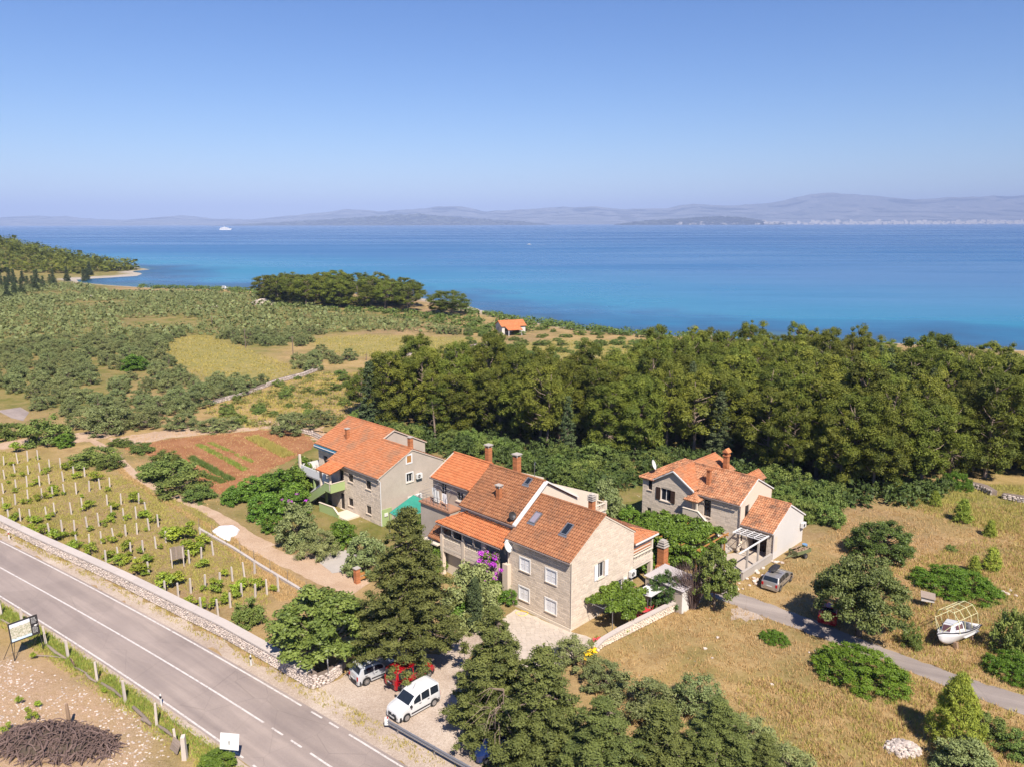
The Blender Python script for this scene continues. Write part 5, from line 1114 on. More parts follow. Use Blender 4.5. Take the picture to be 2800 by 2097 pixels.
hero(DARKT[0], 2402, 1520, 192, 1412, 3.5, 5.4, 'evergreen_tree', 'dense dark green tree standing in the dry field beyond the carob')
mound(MASTIC[0], 2610, 1612, 225, 2.1, 'mastic_shrub', 'wide flat green mastic shrub above the stranded boat', 'shrub')
mound(MASTIC[1], 2350, 1850, 255, 2.3, 'mastic_shrub', 'wide flat green mastic shrub below the lane bend', 'shrub')
mound(MASTIC[0], 2115, 1752, 84, .9, 'mastic_shrub', 'small green mastic shrub in the dry field before the bare patch', 'shrub')
hero(SHRUBS[1], 2598, 1508, 34, 1486, 1.45, 1.75, 'shrub', 'tiny green shrub alone in the dry grass', 'shrub')
mound(MASTIC[1], 2612, 1335, 84, 2.6, 'mastic_shrub', 'dark round shrub at the far corner of the dry field', 'shrub')
for k, (x, y, w, yt, lab) in enumerate(((2628, 1428, 62, 1368, 'twin young pine highest up the dry field'), (2704, 1468, 44, 1424, 'small young pine alone in the half-green grass'), (2708, 1562, 62, 1498, 'plump young pine above the flat mastic shrub'), (2660, 1568, 46, 1522, 'smaller young pine leaning on the plump one'), (2555, 1385, 40, 1345, 'slender young pine at the wood edge'))):
    hero(YOUNG[k % 3], x, y, w, yt, 1.1, 2.6, 'young_pine', lab, 'tree')
hero(BIGYOUNG, 2605, 2045, 190, 1830, 2.7, 6.6, 'young_pine', 'large feathery young pine in front of the lane'); hero(SHRUBS[2], 2700, 2010, 110, 1935, 1.45, 1.75, 'shrub', 'green bush leaning on the large young pine', 'shrub'); hero(LAUREL[1], 2630, 2110, 170, 2000, 2.2, 3.5, 'oleander_bush', 'flowering oleander below the large young pine', 'shrub')
hero(SHRUBS[3], 2765, 1790, 130, 1625, 1.45, 1.75, 'shrub', 'tall dark bush at the frame edge behind the boat', 'shrub'); mound(MASTIC[0], 2780, 1850, 170, 2.0, 'mastic_shrub', 'green mastic shrub between the boat and the lane', 'shrub'); hero(SHRUBS[0], 2490, 1770, 64, 1690, 1.45, 1.75, 'shrub', 'upright bush between carob and boat', 'shrub'); hero(SHRUBS[2], 2780, 2060, 140, 1990, 1.45, 1.75, 'shrub', 'dark low bush in the bottom corner of the dry field', 'shrub')
hero(BROAD[1], 1950, 1668, 130, 1478, 3.3, 6.5, 'broadleaf_tree', 'green leafy tree beside the bare twiggy bush'); hero(DARKT[0], 1815, 1655, 108, 1548, 3.5, 5.4, 'evergreen_tree', 'glossy round tree leaning over the garden wall')
for k, (x, y, w, yt, lab) in enumerate(((1655, 1420, 110, 1296, 'yellow-green leafy tree behind the roof terrace'), (1718, 1440, 70, 1372, 'bright lemon tree beside the hipped stone house'), (1772, 1448, 75, 1385, 'second bright lemon tree under the shuttered windows'), (1800, 1500, 90, 1430, 'leafy bush between the two stone houses'), (1760, 1560, 90, 1480, 'bush behind the brick garden chimney'))):
    hero(LAUREL[0] if k == 0 else CITRUS[k % 3], x, y, w, yt, 2.2 if k == 0 else 1.8, 3.5 if k == 0 else 3.1, 'fruit_tree' if k else 'laurel_tree', lab, 'tree')
hero(SHRUBS[1], 130, 1208, 150, 1118, 1.45, 1.75, 'shrub', 'tall open scrub tree at the vineyard corner by the track', 'tree'); hero(CITRUS[2], 175, 1218, 60, 1175, 1.8, 3.1, 'fruit_tree', 'yellow-green bush at the foot of the open scrub tree', 'shrub'); hero(SHRUBS[3], 20, 1196, 110, 1135, 1.45, 1.75, 'shrub', 'dark bush at the frame edge beside the side road', 'shrub'); hero(CITRUS[0], 370, 1010, 75, 960, 1.8, 3.1, 'fruit_tree', 'single bright yellow-green tree among the olives')
# ------------------------------------------------------------------ pine wood
def scatter(poly, sp, seed, jit=.35):
    xs = [p[0] for p in poly]; ysq = [p[1] for p in poly]; r = rg(seed); out = []
    y = min(ysq); k = 0
    while y < max(ysq):
        x = min(xs) + (k % 2) * sp / 2
        while x < max(xs):
            q = (x + r.normal(0, jit * sp), y + r.normal(0, jit * sp))
            if in_poly(np.array(q[0]), np.array(q[1]), poly): out.append(q)
            x += sp
        y += sp * .87; k += 1
    return out
WOOD = gpoly([(970, 1158), (1060, 1178), (1200, 1185), (1340, 1208), (1500, 1250), (1680, 1262), (1850, 1250), (2050, 1275), (2200, 1340), (2350, 1362), (2500, 1360), (2650, 1338), (2820, 1325), (3060, 1320), (3060, 1190), (2800, 1165), (2550, 1110), (2350, 1070), (2150, 1052), (1950, 1070), (1800, 1095), (1650, 1118), (1500, 1125), (1350, 1125), (1200, 1118), (1000, 1118)])
rr = random.Random(5); nw = 0
def wood_label(x, y):
    px = 1400 + FPX * x / (y * math.cos(PITCH) + CAMH * math.sin(PITCH)); py = 1048.5 + FPX * (CAMH * math.cos(PITCH) - y * math.sin(PITCH)) / (y * math.cos(PITCH) + CAMH * math.sin(PITCH))
    edge = np.interp(px, [970, 1340, 1680, 2050, 2350, 2820], [1158, 1208, 1262, 1275, 1362, 1325]); row = 'front' if py > edge - 45 else 'inner' if py > edge - 120 else 'rear'
    part = ('above the row of brown-roofed houses', 'behind the hipped stone house', 'above the dry field')[0 if px < 1500 else 1 if px < 2120 else 2]
    return f'pine in the {row} rows of the wood {part}', 'tree', f'{row} pines of the wood {part}'
for (x, y) in scatter(WOOD, 4.75, 8):
    z = float(ground(x, y)); hgt = rr.uniform(.78, 1.28)
    if rr.random() < .11: plant(rr.choice(DARKCYP), (x, y, z), rr.uniform(.8, 1.1), hgt * .92, 'cypress_tree', 'dark narrow cypress among the pines of the wood', 'tree', 'cypresses in the pine wood')
    else: plant(rr.choice(PINES), (x, y, z), rr.uniform(.95, 1.35), hgt, 'pine_tree', *wood_label(x, y))
    nw += 1
b = G(1015, 1178); plant(DARKCYP[0], b, 1.25, vhei(b, 990) / 12, 'cypress_tree', 'broad dark cypress at the corner of the wood above the plastered house')
for (x, y) in scatter(gpoly([(980, 1190), (1200, 1195), (1340, 1218), (1480, 1258), (1700, 1280), (1850, 1262), (1720, 1330), (1600, 1360), (1480, 1290), (1320, 1250), (1180, 1230), (1000, 1215)]), 3.4, 9) + scatter(gpoly([(2080, 1300), (2190, 1345), (2280, 1400), (2260, 1450), (2170, 1420), (2090, 1350)]), 2.6, 10) + scatter(gpoly([(2200, 1345), (2350, 1372), (2500, 1372), (2700, 1345), (2700, 1360), (2500, 1390), (2350, 1385)]), 4.5, 11):
    s = rr.uniform(1.1, 2.0); plant(rr.choice(SHRUBS), (x, y, 0), s, s * rr.uniform(.8, 1.3), 'shrub', 'dark scrub bush at the foot of the pine wood', 'shrub', 'undergrowth along the wood')
for (x, y) in scatter(gpoly([(735, 832), (900, 846), (1060, 848), (1160, 858), (1130, 832), (900, 812), (740, 812)]), 9.0, 12):
    plant(rr.choice(PINES), (x, y, float(ground(x, y))), rr.uniform(1.6, 2.1), rr.uniform(.95, 1.2), 'pine_tree', 'rounded pine of the grove on the shore', 'tree', 'pines of the shore grove')
for (x, y, w, yt, lab) in ((1235, 862, 95, 790, 'stout pine standing apart at the end of the shore grove'), (1205, 858, 50, 818, 'low pine between grove and lone stout pine'), (755, 818, 60, 776, 'small pine at the bay end of the shore grove')):
    b = G(x, y); plant(PINES[2], b, w / ppm(b) / 5.6, vhei(b, yt) / 12.4, 'pine_tree', lab)
# ------------------------------------------------------------------ olives
UNDER = gpoly([(980, 1172), (1200, 1180), (1500, 1232), (1850, 1232), (2200, 1325), (2600, 1342), (2600, 1372), (2350, 1385), (2200, 1372), (2090, 1318), (1860, 1280), (1730, 1345), (1600, 1372), (1480, 1312), (1320, 1262), (1180, 1240), (1000, 1222)])
def low_variant(var, keep, seed, grow=1.0):
    me = var[0]; n = len(me.polygons); V = np.empty(len(me.vertices) * 3, np.float32); me.vertices.foreach_get('co', V); V = V.reshape(-1, 4, 3)
    t = np.empty(n, np.float32); me.attributes['tint'].data.foreach_get('value', t); k = rg(seed).choice(n, keep, replace=False)
    c = V[k].mean(1, keepdims=True); return c + (V[k] - c) * grow, t[k]
def mass(name, spots, lows, mt, label, cat, seed):
    r = rg(seed); VV = []; TT = []
    for (x, y, z, sx, sz) in spots:
        V, t = lows[r.integers(len(lows))]; a = r.random() * 6.28; c, s = math.cos(a), math.sin(a); q = V * np.array([sx, sx, sz]); tint = np.clip(t * .8 + r.uniform(-.2, .2), 0, 1)
        VV.append(np.stack([q[..., 0] * c - q[..., 1] * s + x, q[..., 0] * s + q[..., 1] * c + y, q[..., 2] + z], -1)); TT.append(tint)
    V = np.concatenate(VV).reshape(-1, 3); me = np_mesh(name, V, np.arange(len(V)).reshape(-1, 4), np.concatenate(TT)); me.materials.append(mt)
    o = bpy.data.objects.new(name, me); COL.objects.link(o); return tag(o, label, cat, None, 'stuff')
OLV = gpoly([(-350, 772), (230, 778), (300, 800), (560, 800), (735, 818), (1000, 868), (1300, 905), (1330, 918), (1000, 905), (840, 918), (860, 965), (960, 985), (880, 1005), (700, 1065), (560, 1100), (520, 1140), (300, 1168), (120, 1130), (60, 1085), (-200, 1045), (-700, 1000)])
BARE = [gpoly([(265, 1010), (420, 1010), (430, 1100), (300, 1110), (210, 1070)])]
sp_ = []
for (x, y) in scatter(OLV, 5.6, 14, .17):
    if any(in_poly(np.array(x), np.array(y), p) for p in MEADOWS[:2]) or (any(in_poly(np.array(x), np.array(y), p) for p in BARE) and rr.random() < .65): continue
    if float(shore_dist(x, y)) < 7 or math.sin(x * .05 + 2) * math.cos(y * .043) > .72: continue
    sp_.append((x, y))
sp_.sort(key=lambda p: math.hypot(*p))
def olive_label(x, y):
    px = 1400 + FPX * x / (y * math.cos(PITCH) + CAMH * math.sin(PITCH)); where = 'between the side road and the red field' if y < 165 and px > 60 else 'beyond the side road' if px < 330 else 'beside the pale meadow' if px < 700 else 'between meadow and pine wood'
    return f'grey-green olive tree of the grove {where}', 'tree', f'olive trees {where}'
for (x, y) in sp_[:300]:
    s = rr.uniform(.8, 1.35); plant(rr.choice(OLIVES), (x, y, float(ground(x, y))), s * 1.02, s * rr.uniform(.8, 1.0), 'olive_tree', *olive_label(x, y))
LOWO = [low_variant(OLIVES[k], 128, k, 2.75) for k in range(5)]
mass('olive_grove', [(x, y, float(ground(x, y)), rr.uniform(.95, 1.4), rr.uniform(.8, 1.1)) for (x, y) in sp_[300:]], LOWO, M['olive'], 'far mass of olive trees reaching to the bay', 'olive grove', 3)
for k, (x, y, w, yt) in enumerate(((395, 1165, 110, 1112), (500, 1168, 110, 1118), (600, 1172, 130, 1130), (300, 1180, 150, 1085), (235, 1165, 110, 1100), (440, 1120, 100, 1070), (530, 1110, 120, 1058), (640, 1080, 90, 1020), (590, 1062, 80, 1018), (800, 1180, 130, 1115), (880, 1160, 90, 1110))):
    lab = ['round olive beside the straw strip', 'second olive along the straw strip', 'low spreading olive nearest the red field', 'wide olive with visible trunk beside the track', 'broad olive next to the open scrub tree', 'olive behind the short stone wall', 'large olive in front of the field wall', 'dark olive at the lower corner of the meadow', 'small olive against the meadow', 'dark wide olive bush above the plastered house', 'olive bush beside the wood corner'][k]
    hero(OLIVES[k % 5], x, y, w, yt, 2.3, 3.4, 'olive_tree', lab)
# ------------------------------------------------------------------ headland wood and scrub on the plain
LOWP = [low_variant(PINES[k], 150, k, 3.9) for k in range(6)]
hs = scatter([(-330, 690), (-334, 650), (-345, 612), (-560, 585), (-660, 575), (-680, 800), (-600, 800), (-440, 755), (-352, 718)], 8.2, 15)
mass('headland_wood', [(x, y, float(ground(x, y)) - 1.5, rr.uniform(1.2, 1.8), rr.uniform(.7, 1.0)) for (x, y) in hs], LOWP, M['pine'], 'pine wood covering the headland across the bay', 'wood', 4)
for (x, y) in scatter(gpoly([(0, 768), (260, 770), (250, 745), (0, 735)]), 17, 16):
    plant(rr.choice(DARKCYP), (x, y, float(ground(x, y))), 1.2, rr.uniform(.5, .9), 'cypress_tree', 'dark tree at the foot of the headland', 'tree', 'dark trees at the headland foot')
for (x, y) in scatter(gpoly([(1250, 880), (1500, 905), (1900, 935), (2050, 945), (2000, 1000), (1800, 1050), (1500, 1090), (1300, 1095), (1150, 1060), (1000, 1050), (1100, 990), (1300, 960)]), 7.0, 17, .45):
    if rr.random() < .25: continue
    s = rr.uniform(.7, 1.9); plant(rr.choice(SHRUBS), (x, y, float(ground(x, y))), s * 1.2, s * rr.uniform(.6, 1.0), 'shrub', *(('scrub bush on the dry plain round the shore house', 'shrub', 'scrub round the shore house') if x < 18 else ('scrub bush on the dry plain just behind the pine wood', 'shrub', 'scrub behind the pine wood')))
LOWS = [low_variant(SHRUBS[k], 130, k, 2.6) for k in range(4)]
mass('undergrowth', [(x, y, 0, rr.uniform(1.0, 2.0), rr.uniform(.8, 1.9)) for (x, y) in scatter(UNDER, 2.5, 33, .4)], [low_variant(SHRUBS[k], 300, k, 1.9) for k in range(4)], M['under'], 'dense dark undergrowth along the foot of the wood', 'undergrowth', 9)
mass('shore_scrub', [(x, y, float(ground(x, y)), rr.uniform(1.2, 2.4), rr.uniform(1.0, 1.7)) for (x, y) in scatter(gpoly([(1180, 835), (1290, 862), (1400, 885), (1550, 902), (1750, 925), (2030, 938), (2000, 930), (1600, 898), (1400, 868), (1240, 838)]), 4.6, 18, .4) + scatter(gpoly([(1080, 850), (1250, 866), (1420, 890), (1500, 900), (1380, 915), (1200, 890), (1050, 868)]), 5.5, 48, .4) + scatter(gpoly([(720, 838), (900, 852), (1080, 860), (1080, 850), (900, 842), (720, 826)]), 5, 49, .4) + scatter(gpoly([(380, 786), (560, 793), (740, 806), (740, 798), (560, 786), (400, 780)]), 6, 28, .4)], LOWS, M['shrub'], 'band of green scrub along the edge of the shore', 'scrub', 5)
for (x, y) in scatter(gpoly([(560, 1110), (700, 1075), (860, 1020), (980, 1020), (980, 1150), (860, 1160), (700, 1170), (600, 1170)]), 7.0, 19, .45):
    s = rr.uniform(.6, 1.5); plant(rr.choice(SHRUBS), (x, y, float(ground(x, y))), s, s * .8, 'shrub', 'small bush in the rough field below the wood corner', 'shrub', 'bushes of the rough field')
mass('seaward_scrub', [(x, y, float(ground(x, y)), rr.uniform(1.6, 2.8), rr.uniform(1.6, 3.0)) for (x, y) in scatter(gpoly([(2000, 1000), (2300, 985), (2900, 1010), (3000, 1080), (2800, 1120), (2500, 1075), (2300, 1040), (2050, 1040)]), 4.6, 27, .4)], LOWS, M['shrub'], 'tall scrub between the pine wood and the sea', 'scrub', 6)
for (x, y, yt, lab) in ((2560, 1010, 922, 'lone pine rising before the sea behind the wood'), (2420, 1015, 935, 'smaller lone pine before the sea'), (2700, 1030, 945, 'rounded lone pine nearest the frame edge before the sea')):
    b = G(x, y); plant(PINES[0], b, 1.0, vhei(b, yt) / 11.5, 'pine_tree', lab)
# ------------------------------------------------------------------ vineyard
VPOST = [(25, 330), (130, 315), (205, 300), (282, 290), (30, 435), (108, 390), (210, 400), (297, 380), (370, 360), (453, 350), (20, 540), (118, 525), (200, 495), (295, 485), (368, 468), (473, 450), (552, 420), (635, 415), (22, 655), (112, 630), (207, 600), (312, 580), (393, 572), (483, 555), (572, 548), (670, 527), (750, 510), (825, 500), (60, 750), (150, 750), (225, 760), (347, 725), (408, 705), (535, 700), (617, 665), (805, 630), (910, 625), (1045, 620), (930, 745), (1025, 735), (1100, 700), (372, 865), (465, 835), (558, 835), (655, 815), (742, 788), (838, 720), (945, 865), (1030, 850), (1120, 820), (1190, 795), (578, 950), (670, 940), (760, 920), (855, 905), (795, 1070), (888, 1045), (982, 1005), (1075, 990), (1172, 960), (1248, 915), (1508, 895), (1118, 1155), (1020, 1125), (1425, 1075), (1515, 1040), (1605, 1010), (1340, 1320), (1435, 1295), (1543, 1265), (1655, 1240), (1750, 1205), (1840, 1175), (1918, 1150), (1240, 1305), (1640, 1465), (1513, 1450), (1733, 1405), (1820, 1325), (1922, 1330), (2010, 1310), (2095, 1285)]
M['post'] = plain('pale_concrete_post', (.62, .54, .47), .9, .12, 3)
mbp = MB(); mbp.hexa([(-.085, -.085, -.2), (.085, -.085, -.2), (.085, .085, -.2), (-.085, .085, -.2), (-.07, -.07, 1.6), (.07, -.07, 1.6), (.07, .07, 1.6), (-.07, .07, 1.6)]); mbp.box(-.03, .03, -.06, .06, 1.2, 1.22); mbp.box(-.03, .03, -.06, .06, .8, .82)
psrc = mbp.build('vineyard_post', M['post']); pw = []
for k, (x, y) in enumerate(VPOST):
    o = psrc if k == 0 else link_copy(psrc); p = G(x / 2.761, 1150 + y / 2.761); pw.append(p); o.location = p; o.rotation_euler = (rr.uniform(-.05, .05), rr.uniform(-.05, .05), R(45) + rr.uniform(-.2, .2)); o.scale = (1, 1, rr.uniform(.88, 1.08))
    tag(o, *(('pale concrete post in the vineyard rows along the roadside wall', 'post', 'vineyard posts along the wall') if y - .53 * x > 440 else ('pale concrete post in the vineyard rows on the path side', 'post', 'vineyard posts on the path side')))
VV_ = [(130, 220, 1.7), (500, 350, 1.4), (720, 440, 1.5), (570, 420, 1.2), (410, 520, 1.3), (680, 640, 1.3), (1000, 600, 1.4), (870, 650, 1.1), (840, 750, 1.0), (1080, 720, 1.2), (1165, 755, 1.1), (300, 580, 1.1), (1340, 890, 1.9), (1400, 870, 1.7), (1230, 870, 1.3), (1540, 930, 1.7), (1380, 1010, 1.6), (1470, 990, 1.5), (570, 950, 1.2), (690, 990, 1.4), (820, 1020, 1.1), (940, 960, 1.2), (1030, 1150, 1.6), (1120, 1060, 1.2), (880, 1090, 1.1), (960, 1060, 1.0), (1260, 1260, 1.9), (1310, 1230, 1.5), (1530, 1090, 1.1), (1620, 1275, 1.3), (1690, 1160, .9), (1780, 1290, 1.3), (1580, 1410, 1.2), (1430, 1390, 1.1), (1690, 1370, 1.2), (1850, 1240, 1.1), (340, 850, 1.4), (430, 890, 1.5), (100, 740, 1.4), (50, 660, 1.2), (1970, 1260, 1.1), (1790, 1330, 1.0), (280, 760, 1.2), (500, 860, .9), (220, 830, 1.4), (560, 960, 1.0), (250, 470, .9), (180, 610, .8)]
for (x, y) in VPOST:
    if rr.random() < .55: VV_.append((x + rr.uniform(-45, 45), y + rr.uniform(-18, 22), rr.uniform(.5, .95)))
for (x, y, s) in VV_:
    p = G(x / 2.761, 1150 + y / 2.761 + 4); plant(rr.choice(VINES), p, s * rr.uniform(.95, 1.3), s * rr.uniform(.75, 1.0), 'grapevine', *(('leafy vine in the vineyard rows along the roadside wall', 'vine', 'vines along the wall') if y - .53 * x > 440 else ('leafy vine in the vineyard rows on the path side', 'vine', 'vines on the path side')))
# ------------------------------------------------------------------ grass
def grass(name, polys, n, mt, hr, label, seed, clump=.0, wid=.05, avoid=()):
    r = rg(seed); pts = []
    for poly, share in polys:
        xs = np.array([p[0] for p in poly]); yq = np.array([p[1] for p in poly]); m = int(n * share); got = 0
        while got < m:
            X = r.uniform(xs.min(), xs.max(), m * 2); Y = r.uniform(yq.min(), yq.max(), m * 2); ok = in_poly(X, Y, poly)
            nz = np.sin(X * .9 + 1.3 * np.sin(Y * .7)) * np.cos(Y * .8 + X * .3) + .5 * np.sin(X * .31 + Y * .23); ok &= r.random(len(X)) < .35 + .5 * (nz > clump)
            for a in avoid: ok &= ~in_poly(X, Y, a)
            q = np.stack([X[ok], Y[ok]], -1)[:m - got]; got += len(q); pts.append(q)
            if not len(q): break
    P = np.concatenate(pts); k = 5; n = len(P); P = np.repeat(P, k, 0) + r.normal(0, .11, (n * k, 2)); m = len(P); z = ground(P[:, 0], P[:, 1]); h = r.uniform(*hr, m); a = r.random(m) * 6.28; w = wid * r.uniform(.6, 1.4, m)
    lean = r.normal(0, .35, (m, 2)) * h[:, None]
    b0 = np.stack([P[:, 0] + np.cos(a) * w, P[:, 1] + np.sin(a) * w, z - .02], -1); b1 = np.stack([P[:, 0] - np.cos(a) * w, P[:, 1] - np.sin(a) * w, z - .02], -1); tp_ = np.stack([P[:, 0] + lean[:, 0], P[:, 1] + lean[:, 1], z + h], -1)
    V = np.stack([b0, b1, tp_], 1).reshape(-1, 3); me = np_mesh(name, V, np.arange(m * 3).reshape(-1, 3), np.repeat(r.random(n), k) * .6 + r.random(m) * .4); me.materials.append(mt)
    o = bpy.data.objects.new(name, me); COL.objects.link(o); return tag(o, label, 'grass', None, 'stuff')
lane_av = [tuple(p) for p in lu2] + [tuple(p) for p in ll2[::-1]]
DRYF = gpoly([(1600, 1830), (1700, 1740), (1800, 1690), (1900, 1650), (2100, 1560), (2240, 1470), (2330, 1400), (2500, 1385), (2900, 1370), (3000, 2200), (1800, 2200), (1640, 1950)])
ROUGH = gpoly([(2420, 1560), (2900, 1400), (2950, 2150), (2150, 2150), (1950, 1900), (2100, 1850), (2260, 1900), (2420, 1780)])
grass('dry_grass', [(DRYF, .62), (ROUGH, .38)], 26000, M['dry'], (.10, .34), 'dry straw-coloured grass over the seaward field', 5, -.1, .028, (lane_av,))
grass('rough_grass', [(ROUGH, .6), (GREENS[3], .4)], 7000, M['drygreen'], (.15, .5), 'half-dry taller grass round the boat and shrubs', 6, .2, .03, (lane_av,))
VY = gpoly([(0, 1230), (330, 1300), (560, 1400), (720, 1570), (740, 1650), (600, 1660), (440, 1600), (0, 1420)])
grass('vineyard_grass', [(VY, 1)], 12000, M['drygreen'], (.08, .30), 'half-dry grass and weeds between the vines', 7, .1, .03)
verge_l = [tuple(p) for p in off(e_l, -.7)] + [tuple(p) for p in off(e_l, -2.0)[::-1]]; verge_r = [tuple(p) for p in off(e_r, .9)] + [tuple(p) for p in off(e_r, 2.2)[::-1]]
M['verge'] = leafmat('green_verge_blades', (.08, .13, .015), (.25, .30, .06), .35, .7, .05)
grass('verge_grass', [(verge_l, 1)], 3600, M['verge'], (.10, .36), 'green weeds along the near edge of the road', 8, .1, .03)
grass('dry_verge_grass', [([tuple(p) for p in off(e_l, -.5)] + [tuple(p) for p in off(e_l, -2.6)[::-1]], 1)], 3600, M['drygreen'], (.08, .3), 'half-dry grass mixed into the near verge', 28, -.1, .03)
grass('wall_foot_grass', [(verge_r, 1)], 1700, M['drygreen'], (.08, .28), 'dry grass at the foot of the roadside wall', 9, .3, .03)
grass('path_grass', [(gpoly([(300, 1230), (420, 1350), (640, 1470), (900, 1640), (760, 1640), (560, 1440), (330, 1300)]), .6), (gpoly([(300, 1195), (860, 1150), (900, 1190), (560, 1400), (420, 1320)]), .4)], 6000, M['dry'], (.08, .3), 'dry grass beside the sandy path', 10, .0, .03, ([tuple(p) for p in offw(pc, wd)] + [tuple(p) for p in offw(pc, -wd)[::-1]],))
RF = gpoly([(560, 1110), (700, 1075), (860, 1020), (980, 1020), (980, 1150), (860, 1160), (700, 1170), (600, 1170)])
mass('rough_field_scrub', [(x, y, float(ground(x, y)), rr.uniform(.35, 1.1), rr.uniform(.25, .7)) for (x, y) in scatter(RF, 3.2, 41, .5)], LOWS, M['drygreen_shrub'], 'low half-dry scrub covering the rough field', 'scrub', 11)
grass('meadow_grass', [(MEADOWS[0], .35), (MEADOWS[1], .3), (MEADOWS[2], .35)], 4500, M['drygreen'], (.2, .5), 'tall half-dry grass of the far meadows', 42, .15, .09)
grass('plain_grass', [(gpoly([(1000, 1050), (1300, 960), (1900, 940), (2000, 990), (1700, 1060), (1350, 1100)]), .55), (RF, .45)], 6000, M['drygreen'], (.15, .5), 'dry grass of the rough field and seaward plain', 43, .1, .08)
# crop rows on the red field
def crop(name, a, b, w, n, mt, hr, label, seed):
    A_, B_ = G(*a), G(*b); d = (B_ - A_).normalized(); q = Vector((-d.y, d.x, 0)) * w / 2; grass(name, [([tuple((A_ - q)[:2]), tuple((B_ - q)[:2]), tuple((B_ + q)[:2]), tuple((A_ + q)[:2])], 1)], n, mt, hr, label, seed, .25, .04)
crop('crop_row', (538, 1212), (670, 1284), 1.0, 500, M['verge'], (.15, .4), 'green crop row in the middle of the red field', 11); crop('crop_row', (572, 1208), (690, 1262), .7, 300, M['verge'], (.1, .3), 'thinner green crop row beside the middle one', 12)
crop('crop_strip', (686, 1194), (790, 1246), 2.2, 1200, M['drygreen'], (.3, .6), 'pale strip of tall grass across the red field', 13); crop('crop_row', (520, 1250), (632, 1312), 1.0, 700, M['shrub'], (.3, .6), 'dark green potato row at the hedge side of the red field', 14); crop('crop_row', (560, 1300), (610, 1318), .9, 300, M['shrub'], (.25, .5), 'short dark crop row at the lower end of the red field', 15)
# ------------------------------------------------------------------ vehicles
M['tyre'] = plain('tyre_rubber', (.02, .02, .02), .85, .1, 5); M['rim'] = plain('alloy_rim', (.55, .55, .56), .35, .1, 5, 0, 0, 40, .8); M['trim'] = plain('dark_bumper_plastic', (.035, .033, .035), .6, .1, 3)
M['lamp'] = plain('headlamp_glass', (.75, .75, .72), .12, .05, 5, 0, 0, 40, .2, .6); M['tail'] = plain('red_tail_lamp', (.45, .01, .012), .2, .05, 5); M['plate'] = plain('white_number_plate', (.75, .75, .73), .5, .03, 5)
def paint(name, c, metallic=0.0): return plain(name, c, .28, .04, 1.0, 0, 0, 40, metallic, .5, .6)
M['car_white'] = paint('white_car_paint', (.74, .74, .74)); M['car_pale'] = paint('pale_silver_car_paint', (.62, .64, .66), .2); M['car_red'] = paint('red_car_paint', (.42, .008, .015)); M['car_blue'] = paint('blue_car_paint', (.012, .03, .12)); M['car_silver'] = paint('champagne_car_paint', (.50, .46, .43), .55)
def wheel_pair(root, x, w, r):
    for s in (-1, 1):
        mb = MB(); mb.M = Matrix.Translation((x, s * (w - .11), r)) @ Matrix.Rotation(R(90), 4, 'X'); mb.lathe([(r * .62, -.095), (r * .92, -.1), (r, -.06), (r, .06), (r * .92, .1), (r * .62, .095)], n=20); wh = mb.build('wheel', M['tyre'], root, False)
        mb = MB(); mb.M = Matrix.Translation((x, s * (w - .02), r)) @ Matrix.Rotation(R(90), 4, 'X'); mb.lathe([(r * .64, -.02), (r * .64, .015), (r * .52, .0), (r * .2, .012), (.02, .02)], n=14)
        for k in range(7):
            a = k * 6.283 / 7; mb.add([(r * .15 * math.cos(a - .4), r * .15 * math.sin(a - .4), -s * .022), (r * .58 * math.cos(a - .13), r * .58 * math.sin(a - .13), -s * .022), (r * .58 * math.cos(a + .13), r * .58 * math.sin(a + .13), -s * .022), (r * .15 * math.cos(a + .4), r * .15 * math.sin(a + .4), -s * .022)], [(0, 1, 2, 3)])
        mb.build('rim', M['rim'], wh)
